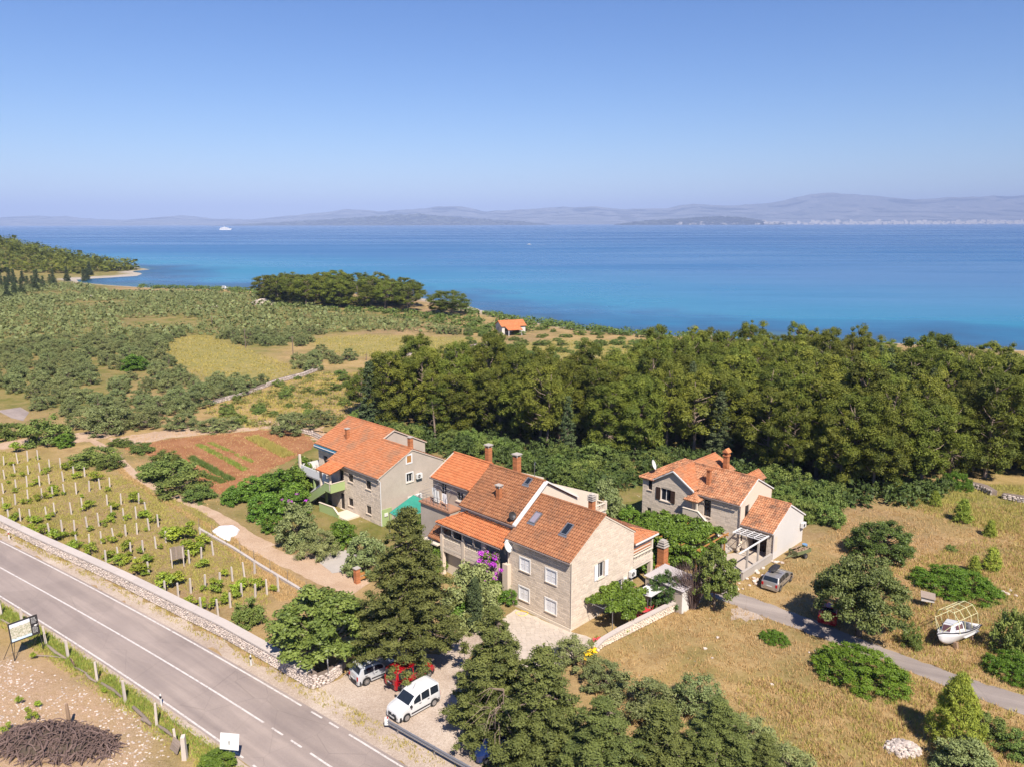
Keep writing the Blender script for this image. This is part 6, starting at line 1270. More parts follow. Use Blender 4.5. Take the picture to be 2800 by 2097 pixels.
def car(name, label, loc, heading, prof, W, wb, r, belt, mt, ws, rw, sides, tum=.16, bumper='trim', cat='car', dark_skirt=True):
    root = thing(name, label, cat, loc, heading); px = np.array([p[0] for p in prof][::-1]); pz = np.array([p[1] for p in prof][::-1]); xf, xr = px[-1], px[0]; H = pz.max(); hw = W / 2
    zt = lambda x: float(np.interp(x, px, pz))
    def plan(x):
        f = 1.0
        if x > xf - .55: f -= .16 * ((x - xf + .55) / .55) ** 2.2
        if x < xr + .35: f -= .08 * ((xr + .35 - x) / .35) ** 2
        return hw * f
    def zb(x):
        z = .24
        for cx in (wb / 2, -wb / 2):
            d = abs(x - cx); ra = r * 1.17
            if d < ra: z = max(z, r + math.sqrt(ra * ra - d * d) - .02)
        return z
    def wt(x, z):
        t = max(0, (z - belt) / (H - belt)); return plan(x) * (1 - tum * t)
    xs = sorted({*np.linspace(xr, xf, 46), *px, *[c + k * r * 1.17 / 6 for c in (wb / 2, -wb / 2) for k in range(-6, 7)]}); rings = []
    for x in xs:
        T = zt(x); b = min(zb(x), T - .12); w = plan(x); bl = min(belt, T - .05); e = wt(x, T)
        half = [(w * .955, b), (w, b + (bl - b) * .3), (w * 1.005, b + (bl - b) * .7), (w * .99, bl), (wt(x, (bl + T) / 2), (bl + T) / 2), (e, T - .05), (e * .93, T), (e * .5, T + .022)]
        rings.append([(x, -y, z) for (y, z) in half] + [(x, 0, T + .03)] + [(x, y, z) for (y, z) in half[::-1]])
    n = len(rings[0]); mb = MB(); V = [p for g in rings for p in g]; Fc = [(i * n + k, i * n + k + 1, (i + 1) * n + k + 1, (i + 1) * n + k) for i in range(len(rings) - 1) for k in range(n - 1)]
    Fc += [tuple(range(n)), tuple(range((len(rings) - 1) * n, len(rings) * n))[::-1]] + [(i * n, (i + 1) * n, (i + 1) * n + n - 1, i * n + n - 1) for i in range(len(rings) - 1)]
    mb.add(V, Fc); body = mb.build('body', M[mt], root, True); md = body.modifiers.new('edges', 'EDGE_SPLIT'); md.split_angle = R(38)
    for nm, (x0, x1) in (('windscreen', ws), ('rear_window', rw)):
        mb = MB(); st = np.linspace(x0, x1, 7); sl = (zt(x1) - zt(x0)) / (x1 - x0); nv = Vector((-sl, 0, 1)).normalized() * .014
        if abs(sl) > 50: nv = Vector((-1, 0, 0)) * .014
        if nm == 'rear_window' and nv.x > 0: nv = -nv
        for a, b in zip(st[:-1], st[1:]):
            for (s0, s1) in ((-.86, -.4), (-.4, .4), (.4, .86)):
                q = [(a, s0), (a, s1), (b, s1), (b, s0)]; mb.add([tuple(Vector((x, wt(x, zt(x)) * s, zt(x) + .03 - .03 * abs(s))) + nv) for x, s in q], [(0, 1, 2, 3)], .5)
        mb.build(nm, M['glass'], root)
    for (x0, x1) in sides:
        for s in (-1, 1):
            mb = MB(); st = np.linspace(x0, x1, 6)
            for a, b in zip(st[:-1], st[1:]):
                q = []
                for x, top in ((a, 0), (b, 0), (b, 1), (a, 1)):
                    z = belt + .035 if not top else max(belt + .05, zt(x) - .105); q.append((x, s * (wt(x, z) + .012), z))
                mb.add(q, [(0, 1, 2, 3)], .5)
            mb.build('side_window', M['glass'], root)
    for (x, sg, z0, z1) in ((xf, 1, .28, .56), (xr, -1, .30, .58)):
        mb = MB(); P_ = []
        for k in range(9):
            t = -1 + 2 * k / 8; P_.append((x + sg * (.05 - .20 * abs(t) ** 3), t * plan(x - sg * .3) * 1.01))
        inner = [(p[0] - sg * .22, p[1] * .96) for p in P_[::-1]]; poly = P_ + inner
        if sg > 0: pass
        else: poly = poly[::-1]
        mb.prism(poly, z0, z1); mb.build('bumper', M[bumper], root)
    for s in (-1, 1):
        mb = MB(); zl = min(zt(xf - .12) - .12, .78); mb.hexa([(xf - .30, s * hw * .86, zl - .08), (xf - .02, s * hw * .58, zl - .08), (xf - .02, s * hw * .40, zl - .08), (xf - .3, s * hw * .5, zl - .08), (xf - .42, s * hw * .84, zl + .10), (xf - .14, s * hw * .58, zl + .09), (xf - .14, s * hw * .42, zl + .09), (xf - .42, s * hw * .55, zl + .10)]); mb.build('headlight', M['lamp'], root)
        mb = MB(); mb.box(xr - .018, xr + .12, min(s * hw * .70, s * hw * .90), max(s * hw * .70, s * hw * .90), .62, belt - .06); mb.build('tail_light', M['tail'], root)
        mb = MB(); xm = ws[0] - .05 if ws[0] > ws[1] else ws[1] - .05; mb.box(xm - .1, xm + .02, min(s * (hw + .02), s * (hw + .2)), max(s * (hw + .02), s * (hw + .2)), belt - .02, belt + .14); mb.build('mirror', M['trim'], root)
        mb = MB(); y0, y1 = sorted((s * (hw + .004), s * (hw + .022))); mb.box(-wb / 2 + r * 1.25, wb / 2 - r * 1.25, y0, y1, .42, .52); mb.build('side_strip', M['trim'], root)
        for xd in sides[:2]:
            mb = MB(); c_ = (xd[0] + xd[1]) / 2 - .25; y0, y1 = sorted((s * (hw + .004), s * (hw + .03))); mb.box(c_ - .09, c_ + .09, y0, y1, belt - .14, belt - .10); mb.build('door_handle', M['trim'], root)
    mb = MB(); mb.box(xf + .035, xf + .062, -.26, .26, .36, .47); mb.build('number_plate', M['plate'], root); mb = MB(); mb.box(xr - .075, xr - .05, -.26, .26, .62, .73) if name != 'parked_van' else mb.box(xr - .02, xr - .005, -.26, .26, .75, .86); mb.build('number_plate', M['plate'], root)
    wheel_pair(root, wb / 2, hw, r); wheel_pair(root, -wb / 2, hw, r); return root
def stand(front_w, rear_w, wb, W):
    """car position from the ground points of the two wheels on one side"""
    f, b = G(*front_w), G(*rear_w); d = (f - b); h = math.atan2(d.y, d.x); return (f + b) / 2, h
KAN = [(2.03, .50), (2.0, .72), (1.9, .88), (1.6, 1.0), (1.12, 1.10), (.40, 1.64), (.1, 1.76), (-.8, 1.82), (-1.6, 1.80), (-1.84, 1.72), (-1.91, 1.0), (-1.95, .45)]
m0, h0 = stand((1113, 1970), (1182, 1931), 2.6, 1.66); side = Vector((-math.sin(h0), math.cos(h0), 0)); sg = -1 if side.y < 0 else 1
c0 = m0 + side * sg * .80
van = car('parked_van', 'white van with dark bumper parked nose to the road on the gravel', c0, h0, KAN, 1.68, 2.6, .32, 1.08, 'car_white', (1.06, .44), (-1.90, -1.845), [(.62, -.02), (-.12, -.85), (-.98, -1.72)], .13, 'trim', 'van')
mb = MB(); mb.tube([(.2, .1, 1.78), (-.15, .1, 2.2)], .008, 4); mb.build('aerial', M['trim'], van); mb = MB(); mb.box(2.035, 2.06, -.45, -.08, .62, .70); mb.box(2.035, 2.06, .08, .45, .62, .70); mb.build('grille', M['trim'], van)
hv = h0 + math.pi
NIV = [(1.85, .55), (1.83, .86), (1.2, .95), (.72, 1.0), (.28, 1.46), (.0, 1.56), (-.9, 1.60), (-1.45, 1.56), (-1.72, 1.08), (-1.82, 1.0), (-1.85, .5)]
fw = Vector((math.cos(hv), math.sin(hv), 0)); lf = Vector((-fw.y, fw.x, 0))
niva = car('parked_car', 'silver boxy off-roader seen from behind, half under the cypress boughs', G(978, 1868) + fw * 1.5, hv - R(6), NIV, 1.66, 2.2, .35, 1.0, 'car_pale', (.70, .30), (-1.70, -1.47), [(.40, -.35), (-.45, -1.30)], .12)
mb = MB(); mb.tube([(-.2, .62, 1.66), (-1.3, .62, 1.66)], .02, 5); mb.tube([(-.2, -.62, 1.66), (-1.3, -.62, 1.66)], .02, 5)
for x in (-.35, -.75, -1.15): mb.tube([(x, -.66, 1.67), (x, .66, 1.67)], .018, 5)
mb.build('roof_rack', M['trim'], niva)
REDC = [(1.95, .5), (1.92, .74), (1.75, .88), (1.1, 1.02), (.40, 1.58), (.05, 1.70), (-1.0, 1.74), (-1.55, 1.70), (-1.78, 1.6), (-1.88, 1.0), (-1.92, .45)]
car('parked_car', 'red high-roofed car seen from behind between the off-roader and the white van', G(1050, 1893) + fw * 2.5, hv - R(2), REDC, 1.68, 2.6, .31, 1.02, 'car_red', (1.04, .44), (-1.875, -1.79), [(.55, -.2), (-.3, -1.0), (-1.1, -1.65)], .13)
HAT = [(2.0, .5), (1.98, .66), (1.75, .80), (1.0, .95), (.25, 1.40), (-.1, 1.46), (-1.0, 1.44), (-1.55, 1.25), (-1.9, .95), (-1.95, .45)]
car('parked_car', 'dark blue hatchback half hidden under the cypresses behind the guardrail', G(1365, 2078) + Vector((.3, .4, 0)), R(186), HAT, 1.7, 2.5, .30, .92, 'car_blue', (.95, .30), (-1.50, -1.08), [(.35, -.35), (-.45, -1.15)], .16, 'car_blue')
MPV = [(2.15, .5), (2.12, .70), (1.9, .86), (1.25, 1.02), (.35, 1.52), (-.1, 1.62), (-1.2, 1.60), (-1.75, 1.50), (-2.05, 1.02), (-2.12, .9), (-2.16, .45)]
m1, h1 = stand((2158, 1594), (2134, 1616), 2.75, 1.77); sd = Vector((-math.sin(h1), math.cos(h1), 0)); sg = 1 if sd.x < 0 else -1
mpv = car('parked_car', 'silver people carrier with a black roof box on the dry grass', m1 + sd * sg * .86, h1, MPV, 1.77, 2.75, .33, .98, 'car_silver', (1.18, .40), (-2.02, -1.78), [(.62, -.25), (-.35, -1.05), (-1.13, -1.72)], .17, 'car_silver')
mb = MB(); V = []; n = 12
for k, (x, w, h) in enumerate(((-1.35, .02, .0), (-1.3, .34, .10), (-.9, .40, .28), (-.2, .40, .32), (.25, .34, .26), (.5, .16, .10), (.56, .02, .02))):
    V += [(x, .22 + w * math.cos(a), 1.74 + .14 + h * .5 * math.sin(a) + (h * .2)) for a in [6.283 * j / n for j in range(n)]]
mb.add(V, [(i * n + k, i * n + (k + 1) % n, (i + 1) * n + (k + 1) % n, (i + 1) * n + k) for i in range(6) for k in range(n)]); mb.build('roof_box', M['trim'], mpv, True)
mb = MB(); mb.tube([(-.9, -.72, 1.70), (-.9, .72, 1.70)], .025, 5); mb.tube([(.0, -.72, 1.71), (.0, .72, 1.71)], .025, 5); mb.build('roof_bar', M['trim'], mpv)
car('parked_car', 'dark red car in the deep shade of the carob tree', G(2268, 1706) + Vector((.35, 1.2, 0)), R(62), HAT, 1.66, 2.45, .3, .92, 'car_red', (.95, .30), (-1.50, -1.08), [(.35, -.35), (-.45, -1.15)], .16, 'car_red')
# ------------------------------------------------------------------ trailer, drum
M['green_metal'] = plain('faded_green_metal', (.17, .19, .085), .7, .15, 3); M['cutwood'] = plain('cut_firewood', (.30, .20, .13), .9, .2, 3, .25); M['blue_drum'] = plain('blue_plastic', (.16, .30, .50), .5, .08, 2)
tp0 = G(2184, 1522); tr = thing('trailer', 'small green farm trailer loaded with firewood beside the white annexe', 'trailer', tp0, R(30))
mb = MB(); t_ = .04
for q in ((-1.1, 1.1, -.62, .62, .55, .6), (-1.1, 1.1, -.62, -.58, .6, .95), (-1.1, 1.1, .58, .62, .6, .95), (-1.1, -1.06, -.58, .58, .6, .95), (1.06, 1.1, -.58, .58, .6, .95)): mb.box(*q)
mb.build('load_bed', M['green_metal'], tr); mb = MB(); mb.tube([(-1.0, 0, .5), (-2.3, 0, .35)], .045, 6); mb.tube([(-.9, .5, .5), (-1.9, 0, .42)], .035, 6); mb.tube([(-.9, -.5, .5), (-1.9, 0, .42)], .035, 6); mb.build('drawbar', M['green_metal'], tr); wheel_pair(tr, .1, .8, .30)
fl = thing('firewood', 'heap of cut firewood in the green trailer', 'firewood', tp0 + Vector((0, 0, .61)), R(30))
for k in range(26):
    mb = MB(); x, y, z = rr.uniform(-.85, .85), rr.uniform(-.42, .42), .08 + (k // 10) * .15; a = rr.uniform(-.6, .6); L = rr.uniform(.25, .42); mb.tube([(x - L * math.cos(a), y - L * .4 * math.sin(a), z), (x + L * math.cos(a), y + L * .4 * math.sin(a), z + rr.uniform(-.03, .12))], rr.uniform(.045, .075), 7); mb.build('log', M['cutwood'], fl)
mb = MB(); mb.lathe([(.27, 0), (.29, .03), (.29, .28), (.305, .30), (.29, .32), (.29, .58), (.305, .60), (.29, .62), (.29, .88), (.25, .9), (.05, .9)], n=16); dr = mb.build('plastic_drum', M['blue_drum'], None, False); dr.location = G(2197, 1508); tag(dr, 'blue plastic drum at the far corner of the white annexe', 'drum')
# ------------------------------------------------------------------ boat ashore
M['gel'] = plain('white_gelcoat', (.76, .75, .75), .3, .06, 2, 0, 0, 40, 0, .5, .3); M['antifoul'] = plain('faded_pink_antifouling', (.58, .46, .43), .8, .1, 3); M['yellow_tube'] = plain('yellowed_tube', (.70, .66, .38), .5, .1, 3); M['red_curtain'] = glassmat('tinted_cabin_window', (.12, .06, .07))
bow, stern = G(2588, 1762), G(2648, 1728); bd = bow - stern; bh = math.atan2(bd.y, bd.x); bc = G(2612, 1758)
bt = thing('stranded_boat', 'white cabin boat ashore in the dry grass under a yellowed tube canopy frame', 'boat', bc, bh); bt.rotation_euler = (R(13), R(-3), bh); bt.scale = (1.12, 1.2, 1.22)
LB = 2.35
def hull(t, z):      # t along 0 stern..1 bow, returns half-width at level z (0 keel .. 1 gunwale)
    w = .92 * (1 - max(0, (t - .45) / .55) ** 2.2) * (.9 + .1 * min(1, t * 4)); return max(.015, w * (z ** .55))
mb = MB(); st = 16; lv = [0, .12, .35, .65, 1.0]; V = []
for i in range(st + 1):
    t = i / st; x = -LB + 2 * LB * t; gun = .92 + .28 * t ** 2.2; keel = .12 + .55 * max(0, (t - .72) / .28) ** 1.6
    V += [(x + (.25 * z if t > .95 else 0), -hull(t, z), keel + (gun - keel) * z) for z in lv[::-1]] + [(x + (.25 * z if t > .95 else 0), hull(t, z), keel + (gun - keel) * z) for z in lv[1:]]
n = 9; Fh = [(i * n + k, i * n + k + 1, (i + 1) * n + k + 1, (i + 1) * n + k) for i in range(st) for k in range(n - 1)] + [tuple(range(n))]
mb.add(V, Fh); mb.build('hull', M['gel'], bt, True).modifiers.new('thickness', 'SOLIDIFY').thickness = .04
mb = MB()
for s in (-1, 1):
    mb.tube([(-LB + 2 * LB * i / st + (.25 if i == st else 0), s * (hull(i / st, 1) + .02), .92 + .28 * (i / st) ** 2.2) for i in range(st + 1)], .035, 6)
mb.build('rubbing_strake', M['trim'], bt)
mb = MB(); q = [(i / st) for i in range(6, st + 1)]; top = [(-LB + 2 * LB * t, -hull(t, 1) * .97, .90 + .28 * t ** 2.2) for t in q] + [(-LB + 2 * LB * t, hull(t, 1) * .97, .90 + .28 * t ** 2.2) for t in q[::-1]]; mb.add(top, [tuple(range(len(top)))]); mb.box(-2.2, .0, -.7, .7, .45, .5); mb.build('deck', M['gel'], bt)
mb = MB(); mb.hexa([(-.2, -.66, .95), (1.35, -.38, 1.05), (1.35, .38, 1.05), (-.2, .66, .95), (-.05, -.56, 1.62), (.95, -.36, 1.55), (.95, .36, 1.55), (-.05, .56, 1.62)]); cb = mb.build('cabin', M['gel'], bt); cb.modifiers.new('round', 'BEVEL').width = .05
for s in (-1, 1):
    for (x0, x1) in ((.02, .42), (.5, .82)):
        mb = MB(); f = lambda x, z: s * (.668 - .18 * (x + .2) / 1.55 - (z - .95) * .13); mb.add([(x0, f(x0, 1.15), 1.15), (x1, f(x1, 1.15), 1.17), (x1, f(x1, 1.45), 1.45), (x0, f(x0, 1.48), 1.48)], [(0, 1, 2, 3)]); mb.build('cabin_window', M['red_curtain'], bt)
mb = MB(); mb.add([(1.325, -.28, 1.12), (1.325, .28, 1.12), (1.02, .28, 1.49), (1.02, -.28, 1.49)], [(0, 1, 2, 3)]); mb.build('cabin_window', M['red_curtain'], bt)
mb = MB()
for x in (-1.9, -.9, .1, .95): mb.tube([(x, -.8, 1.0), (x + .1, -.85, 1.9), (x + .1, -.55, 2.45), (x + .1, 0, 2.62), (x + .1, .55, 2.45), (x + .1, .85, 1.9), (x, .8, 1.0)], .025, 6)
for (y, z) in ((-.83, 1.9), (0, 2.62), (.83, 1.9), (-.55, 2.45), (.55, 2.45)): mb.tube([(-1.8, y, z), (1.05, y, z)], .02, 5)
mb.tube([(-1.8, -.83, 1.9), (-.8, 0, 2.6)], .018, 5); mb.tube([(1.05, .83, 1.9), (1.9, .1, 1.2)], .02, 5); mb.tube([(1.05, -.83, 1.9), (1.9, -.1, 1.2)], .02, 5); mb.build('canopy_frame', M['yellow_tube'], bt)
mb = MB(); mb.box(-1.9, -1.3, -.5, .3, .5, .95); mb.box(-1.2, -.9, -.2, .5, .5, 1.25); mb.build('covered_engine', M['metal_grey'], bt)
mb = MB()
for (x, y) in ((-1.3, -.5), (-1.3, .5), (.9, -.4), (.9, .4)): mb.box(x - .12, x + .12, y - .12, y + .12, -.25, .32)
mb.build('cradle_block', M['cutwood'], bt)
# ------------------------------------------------------------------ boats and ship on the water
def small_boat(name, loc, L, h, label, cat):
    t = thing(name, label, cat, loc, h); mb = MB(); s = L / 6; V = []
    for (x, w, k, g) in ((-3, .95, -.2, .7), (-1, 1.1, -.25, .72), (1, 1.0, -.2, .8), (2.4, .5, .0, .95), (3, .05, .3, 1.05)): V += [(x * s, -w * s, g * s), (x * s, -w * .6 * s, k * s), (x * s, w * .6 * s, k * s), (x * s, w * s, g * s)]
    mb.add(V, [(i * 4 + k, i * 4 + k + 1, i * 4 + 4 + k + 1, i * 4 + 4 + k) for i in range(4) for k in range(3)] + [(0, 1, 2, 3)] + [(i * 4 + 3, i * 4, i * 4 + 4, i * 4 + 7) for i in range(4)]); mb.build('hull', M['gel'], t)
    mb = MB(); mb.hexa([(-1.2 * s, -.7 * s, .72 * s), (1.2 * s, -.6 * s, .78 * s), (1.2 * s, .6 * s, .78 * s), (-1.2 * s, .7 * s, .72 * s), (-1.1 * s, -.6 * s, 1.7 * s), (.6 * s, -.5 * s, 1.7 * s), (.6 * s, .5 * s, 1.7 * s), (-1.1 * s, .6 * s, 1.7 * s)]); mb.build('cabin', M['gel'], t)
    mb = MB(); mb.box(-.9 * s, .5 * s, -.66 * s, .66 * s, 1.15 * s, 1.45 * s); mb.build('window_band', M['glass'], t); return t
def atsea(px, py):
    d = ray(px, py); t = (SEA - CAMH) / d[2]; return Vector((d[0] * t, d[1] * t, SEA))
small_boat('moored_boat', atsea(613, 789), 6.5, R(10), 'small white motorboat moored in the bay', 'boat'); spb = atsea(1447, 670); small_boat('speedboat', spb, 8, R(170), 'tiny speedboat crossing the open water', 'boat')
mb = MB(); mb.add([(spb.x + 3, spb.y, SEA + .02), (spb.x + 30, spb.y - 2.4, SEA + .02), (spb.x + 32, spb.y + 2.4, SEA + .02)], [(0, 1, 2)]); tag(mb.build('boat_wake', M['gel'], None), 'white wake behind the tiny speedboat', 'wake', None, 'stuff')
fy = Vector(((632 - 1400) / FPX * 5200, 5200, SEA)); fe = thing('ferry', 'white ferry on the horizon', 'ship', fy, R(4)); mb = MB(); mb.hexa([(-38, -8, -1), (36, -8, -1), (36, 8, -1), (-38, 8, -1), (-38, -8, 8), (42, -7, 9), (42, 7, 9), (-38, 8, 8)]); mb.build('hull', M['gel'], fe); mb = MB(); mb.box(-32, 22, -7, 7, 8, 14); mb.box(-24, 12, -6, 6, 14, 17); mb.box(-10, -4, -2, 2, 17, 22); mb.build('superstructure', M['gel'], fe); mb = MB(); mb.box(-30, 20, -7.1, 7.1, 10, 11.5); mb.build('window_band', M['glass'], fe)
# ------------------------------------------------------------------ roadside wall
def stone_wall(name, label, line, hts, th, inward, coping=True, mt='stone', csize=.26, group=None):
    """dry stone wall along a ground line: core, rows of separate stones on the face and top, coping slabs"""
    L = resample([(p[0], p[1]) for p in line], .5); s = np.linspace(0, 1, len(L)); h = np.interp(s, np.linspace(0, 1, len(hts)), hts); zz = ground(L[:, 0], L[:, 1])
    T = np.gradient(L, axis=0); T /= np.hypot(T[:, 0], T[:, 1])[:, None]; Nn = np.stack([-T[:, 1], T[:, 0]], -1) * inward
    root = thing(name, label, 'wall', (L[0][0], L[0][1], float(zz[0]))); root['kind'] = 'thing'; o = Vector(root.location); mb = MB(); n = len(L); V = []
    for i in range(n):
        a = L[i] + Nn[i] * .05; b = L[i] + Nn[i] * th
        V += [(a[0] - o.x, a[1] - o.y, zz[i] - .1 - o.z), (a[0] - o.x, a[1] - o.y, zz[i] + h[i] - .05 - o.z), (b[0] - o.x, b[1] - o.y, zz[i] + h[i] - .05 - o.z), (b[0] - o.x, b[1] - o.y, zz[i] - .1 - o.z)]
    mb.add(V, [(i * 4 + k, i * 4 + 4 + k, i * 4 + 4 + (k + 1) % 4, i * 4 + (k + 1) % 4) for i in range(n - 1) for k in range(4)] + [(0, 1, 2, 3), tuple(range(4 * n - 4, 4 * n))[::-1]]); mb.build('wall_core', M['wall_core'], root)
    mb = MB(); r = random.Random(len(L)); tot = float(np.sum(np.hypot(*np.diff(L, axis=0).T)))
    def at(d):
        f = d / tot * (n - 1); i = int(min(f, n - 2)); q = f - i; return L[i] * (1 - q) + L[i + 1] * q, Nn[i], T[i], zz[i] * (1 - q) + zz[i + 1] * q, h[i]
    z = .05
    while z < max(hts):
        d = r.random() * .2; rh = r.uniform(csize * .5, csize * .9)
        while d < tot:
            w = r.uniform(csize * .7, csize * 1.7); p, nn, tt, gz, hh = at(min(d + w / 2, tot)); d += w + .01
            if z + rh * .5 > hh: continue
            a = math.atan2(tt[1], tt[0]); mb.M = Matrix.Translation((p[0] + nn[0] * .05 - o.x, p[1] + nn[1] * .05 - o.y, gz + z + rh / 2 - o.z)) @ Matrix.Rotation(a + r.uniform(-.15, .15), 4, 'Z'); mb.rock((0, 0, 0), w * .55, r.uniform(.09, .15), rh * .62, None, r.random())
        z += rh * .98
    f = mb.build('wall_stones', M[mt], root); f['kind'] = 'stuff'
    d = 0.0
    while coping and d < tot - .5:
        w = min(r.uniform(2.2, 4.5), tot - d); mb = MB(); K = 5; V = []
        for j in range(K + 1):
            p, nn, tt, gz, hh = at(min(d + .012 + (w - .024) * j / K, tot)); a = p - nn * .06; b = p + nn * (th + .06)
            for q, zt_ in ((a, -.06), (a, .07), (b, .09), (b, -.06)): V.append((q[0] - o.x, q[1] - o.y, gz + hh + zt_ - o.z))
        mb.add(V, [(i * 4 + k, i * 4 + 4 + k, i * 4 + 4 + (k + 1) % 4, i * 4 + (k + 1) % 4) for i in range(K) for k in range(4)] + [(0, 1, 2, 3), tuple(range(4 * K, 4 * K + 4))[::-1]]); mb.build('coping_slab', M['coping'], root); d += w
    return root
M['wall_core'] = plain('wall_core_dark_mortar', (.22, .17, .14), .95, .15, 2); M['coping'] = plain('pale_cement_coping', (.56, .49, .44), .9, .1, 1.2, .05, .3, 20); M['drystone'] = plain('dry_stone', (.58, .49, .43), .9, .12, 2, .25, .4, 18)  # wall core has its own dark mortar colour, seen between the stones
stone_wall('roadside_wall', 'long dry stone wall with cement coping along the road', [G(*p) for p in ((-250, 1312), (-120, 1378), (0, 1441), (95, 1490), (217, 1547), (326, 1600), (470, 1675), (604, 1742), (726, 1812), (845, 1883))], [.85, .95, 1.1, 1.25, 1.2], .75, 1, True, 'drystone')
stone_wall('wall_return', 'rough broken end of the roadside wall beside the round sign', [G(*p) for p in ((845, 1885), (875, 1878), (905, 1864), (932, 1842), (948, 1815))], [1.2, .95, 1.0, .7, .4], .6, 1, False, 'drystone')
for k, (ln, lab) in enumerate((([(575, 1106), (640, 1090), (690, 1074)], 'wide pale field wall below the meadow'), ([(694, 1070), (760, 1046), (830, 1028), (880, 1008)], 'low field wall running along the meadow edge'), ([(430, 1128), (470, 1122), (505, 1118)], 'short broken field wall among the front olives'), ([(1110, 975), (1180, 962)], 'pale field wall piece before the shore house'), ([(1290, 950), (1350, 940)], 'curved pale wall beside the round stone heap'), ([(2635, 1332), (2680, 1345), (2705, 1357)], 'pale stone bank at the far corner of the dry field'), ([(2735, 1366), (2790, 1378), (2860, 1392)], 'second pale stone bank nearer the frame edge'), ([(810, 1180), (850, 1190), (880, 1205)], 'straight low boundary wall behind the plastered house'))):
    stone_wall('field_wall', lab, [G(*p) for p in ln], [.7, .9, .7], 1.0 if k != 7 else .4, 1, False, 'drystone', .42)
for k, (x, y, w, lab) in enumerate(((720, 832, 64, 'largest pale stone heap in front of the shore grove'), (541, 842, 20, 'small pale stone heap in the middle of the olive grove'), (586, 838, 18, 'small pale stone heap next to the middle one'), (252, 810, 22, 'pale stone heap at the bay side of the olive grove'), (28, 812, 20, 'pale stone heap at the frame edge of the olive grove'), (1345, 952, 44, 'round pale stone heap below the shore house'), (2465, 2052, 96, 'white rubble heap beside the large young pine'))):
    p = G(x, y); rad = w / ppm(p) / 2; hp = thing('stone_heap', lab, 'stone heap', p); mb = MB(); r = random.Random(k)
    for i in range(150):
        a, q = r.random() * 6.28, math.sqrt(r.random()); s_ = rad * r.uniform(.09, .16); mb.rock((rad * q * math.cos(a), rad * q * math.sin(a) * .8, rad * .42 * (1 - q * q) ** .8), s_, s_, s_ * .7, None, r.random())
    mb.rock((0, 0, 0), rad * .95, rad * .78, rad * .40, None, 77 + k); o = mb.build('stones', M['drystone'], hp); o['kind'] = 'stuff'
r = random.Random(9); lib = []
for k in range(4): mb = MB(); mb.rock((0, 0, .35), 1, .8, .6, None, k + 50); me = mb.build('loose_stone', M['drystone']); lib.append(me)
spots = [(2000 + 62 * r.random() + k * 3.2, 1612 - k * 3.0 + r.uniform(-5, 7)) for k in range(20)] + [(2118, 1540), (2126, 1538), (2136, 1541), (2110, 1537)] + [(2740, 1622), (2752, 1628), (2760, 1618), (2775, 1632), (2280, 1790), (2210, 1785), (2225, 1780), (1925, 1775), (1960, 1745), (2108, 1874), (1945, 1800)]
for k, (x, y) in enumerate(spots):
    o = lib[k] if k < 4 else link_copy(lib[k % 4]); o.location = G(x, y); s_ = r.uniform(.14, .34) * (.7 if k > 27 else 1); o.scale = (s_, s_, s_); o.rotation_euler = (0, 0, r.random() * 6)
    g_ = 'loose stones along the yard wall' if k < 24 else 'stones in the dry field'
    tag(o, 'pale loose stone at the foot of the yard wall' if k < 24 else 'single pale stone lying in the dry field', 'stone', g_)
# ------------------------------------------------------------------ signs and posts
def roadpost(px, py, lab, band):
    t = thing('delineator_post', lab, 'marker post', G(px, py), R(-40)); mb = MB(); mb.hexa([(-.06, -.05, -.1), (.06, -.05, -.1), (.06, .05, -.1), (-.06, .05, -.1), (-.055, -.04, .9), (.055, -.04, .9), (.055, .04, .98), (-.055, .04, .98)]); mb.build('post', M['white_plastic'], t); mb = MB(); mb.box(-.064, .064, -.056, .056, .62, .82); mb.build('reflector_band', M[band], t)
roadpost(23, 1471, 'white marker post with red band below the stone wall', 'tail'); roadpost(684, 1818, 'white marker post with dark band beside the wall corner', 'trim'); roadpost(438, 1926, 'white marker post in the green verge', 'trim')
t = thing('round_sign', 'back of a round road sign on a grey pole at the wall end', 'road sign', G(897, 1867), R(200)); mb = MB(); mb.tube([(0, 0, -.2), (0, 0, 2.35)], .035, 8); mb.build('pole', M['metal_grey'], t); mb = MB(); mb.M = Matrix.Translation((.05, 0, 2.05)) @ Matrix.Rotation(R(90), 4, 'Y'); mb.lathe([(.32, -.012), (.33, 0), (.32, .012), (.02, .014)], n=24); mb.build('sign_plate', M['white_plastic'], t, False); mb = MB(); mb.box(-.04, .04, -.25, .25, 1.95, 1.98); mb.box(-.04, .04, -.25, .25, 2.12, 2.15); mb.build('bracket', M['metal_grey'], t)
t = thing('panel_sign', 'blank white back of a rectangular road sign on a short pole', 'road sign', G(628, 2084), R(-98)); mb = MB(); mb.tube([(0, 0, -.2), (0, 0, 1.7)], .04, 8); mb.build('pole', M['metal_grey'], t)
mb = MB(); mb.M = Matrix.Translation((-.07, 0, 1.62)) @ Matrix.Rotation(R(-14), 4, 'Y'); mb.box(-.012, .012, -.68, .68, -.55, .55); mb.build('sign_plate', M['white_paint'], t); mb = MB(); mb.M = Matrix.Translation((-.05, 0, 1.62)) @ Matrix.Rotation(R(-14), 4, 'Y'); mb.add([(.02, -.66, -.53), (.02, .66, -.53), (.035, 0, -.05)], [(0, 1, 2)]); mb.box(.0, .03, -.05, .05, -.1, .1); mb.build('fold', M['white_plastic'], t)
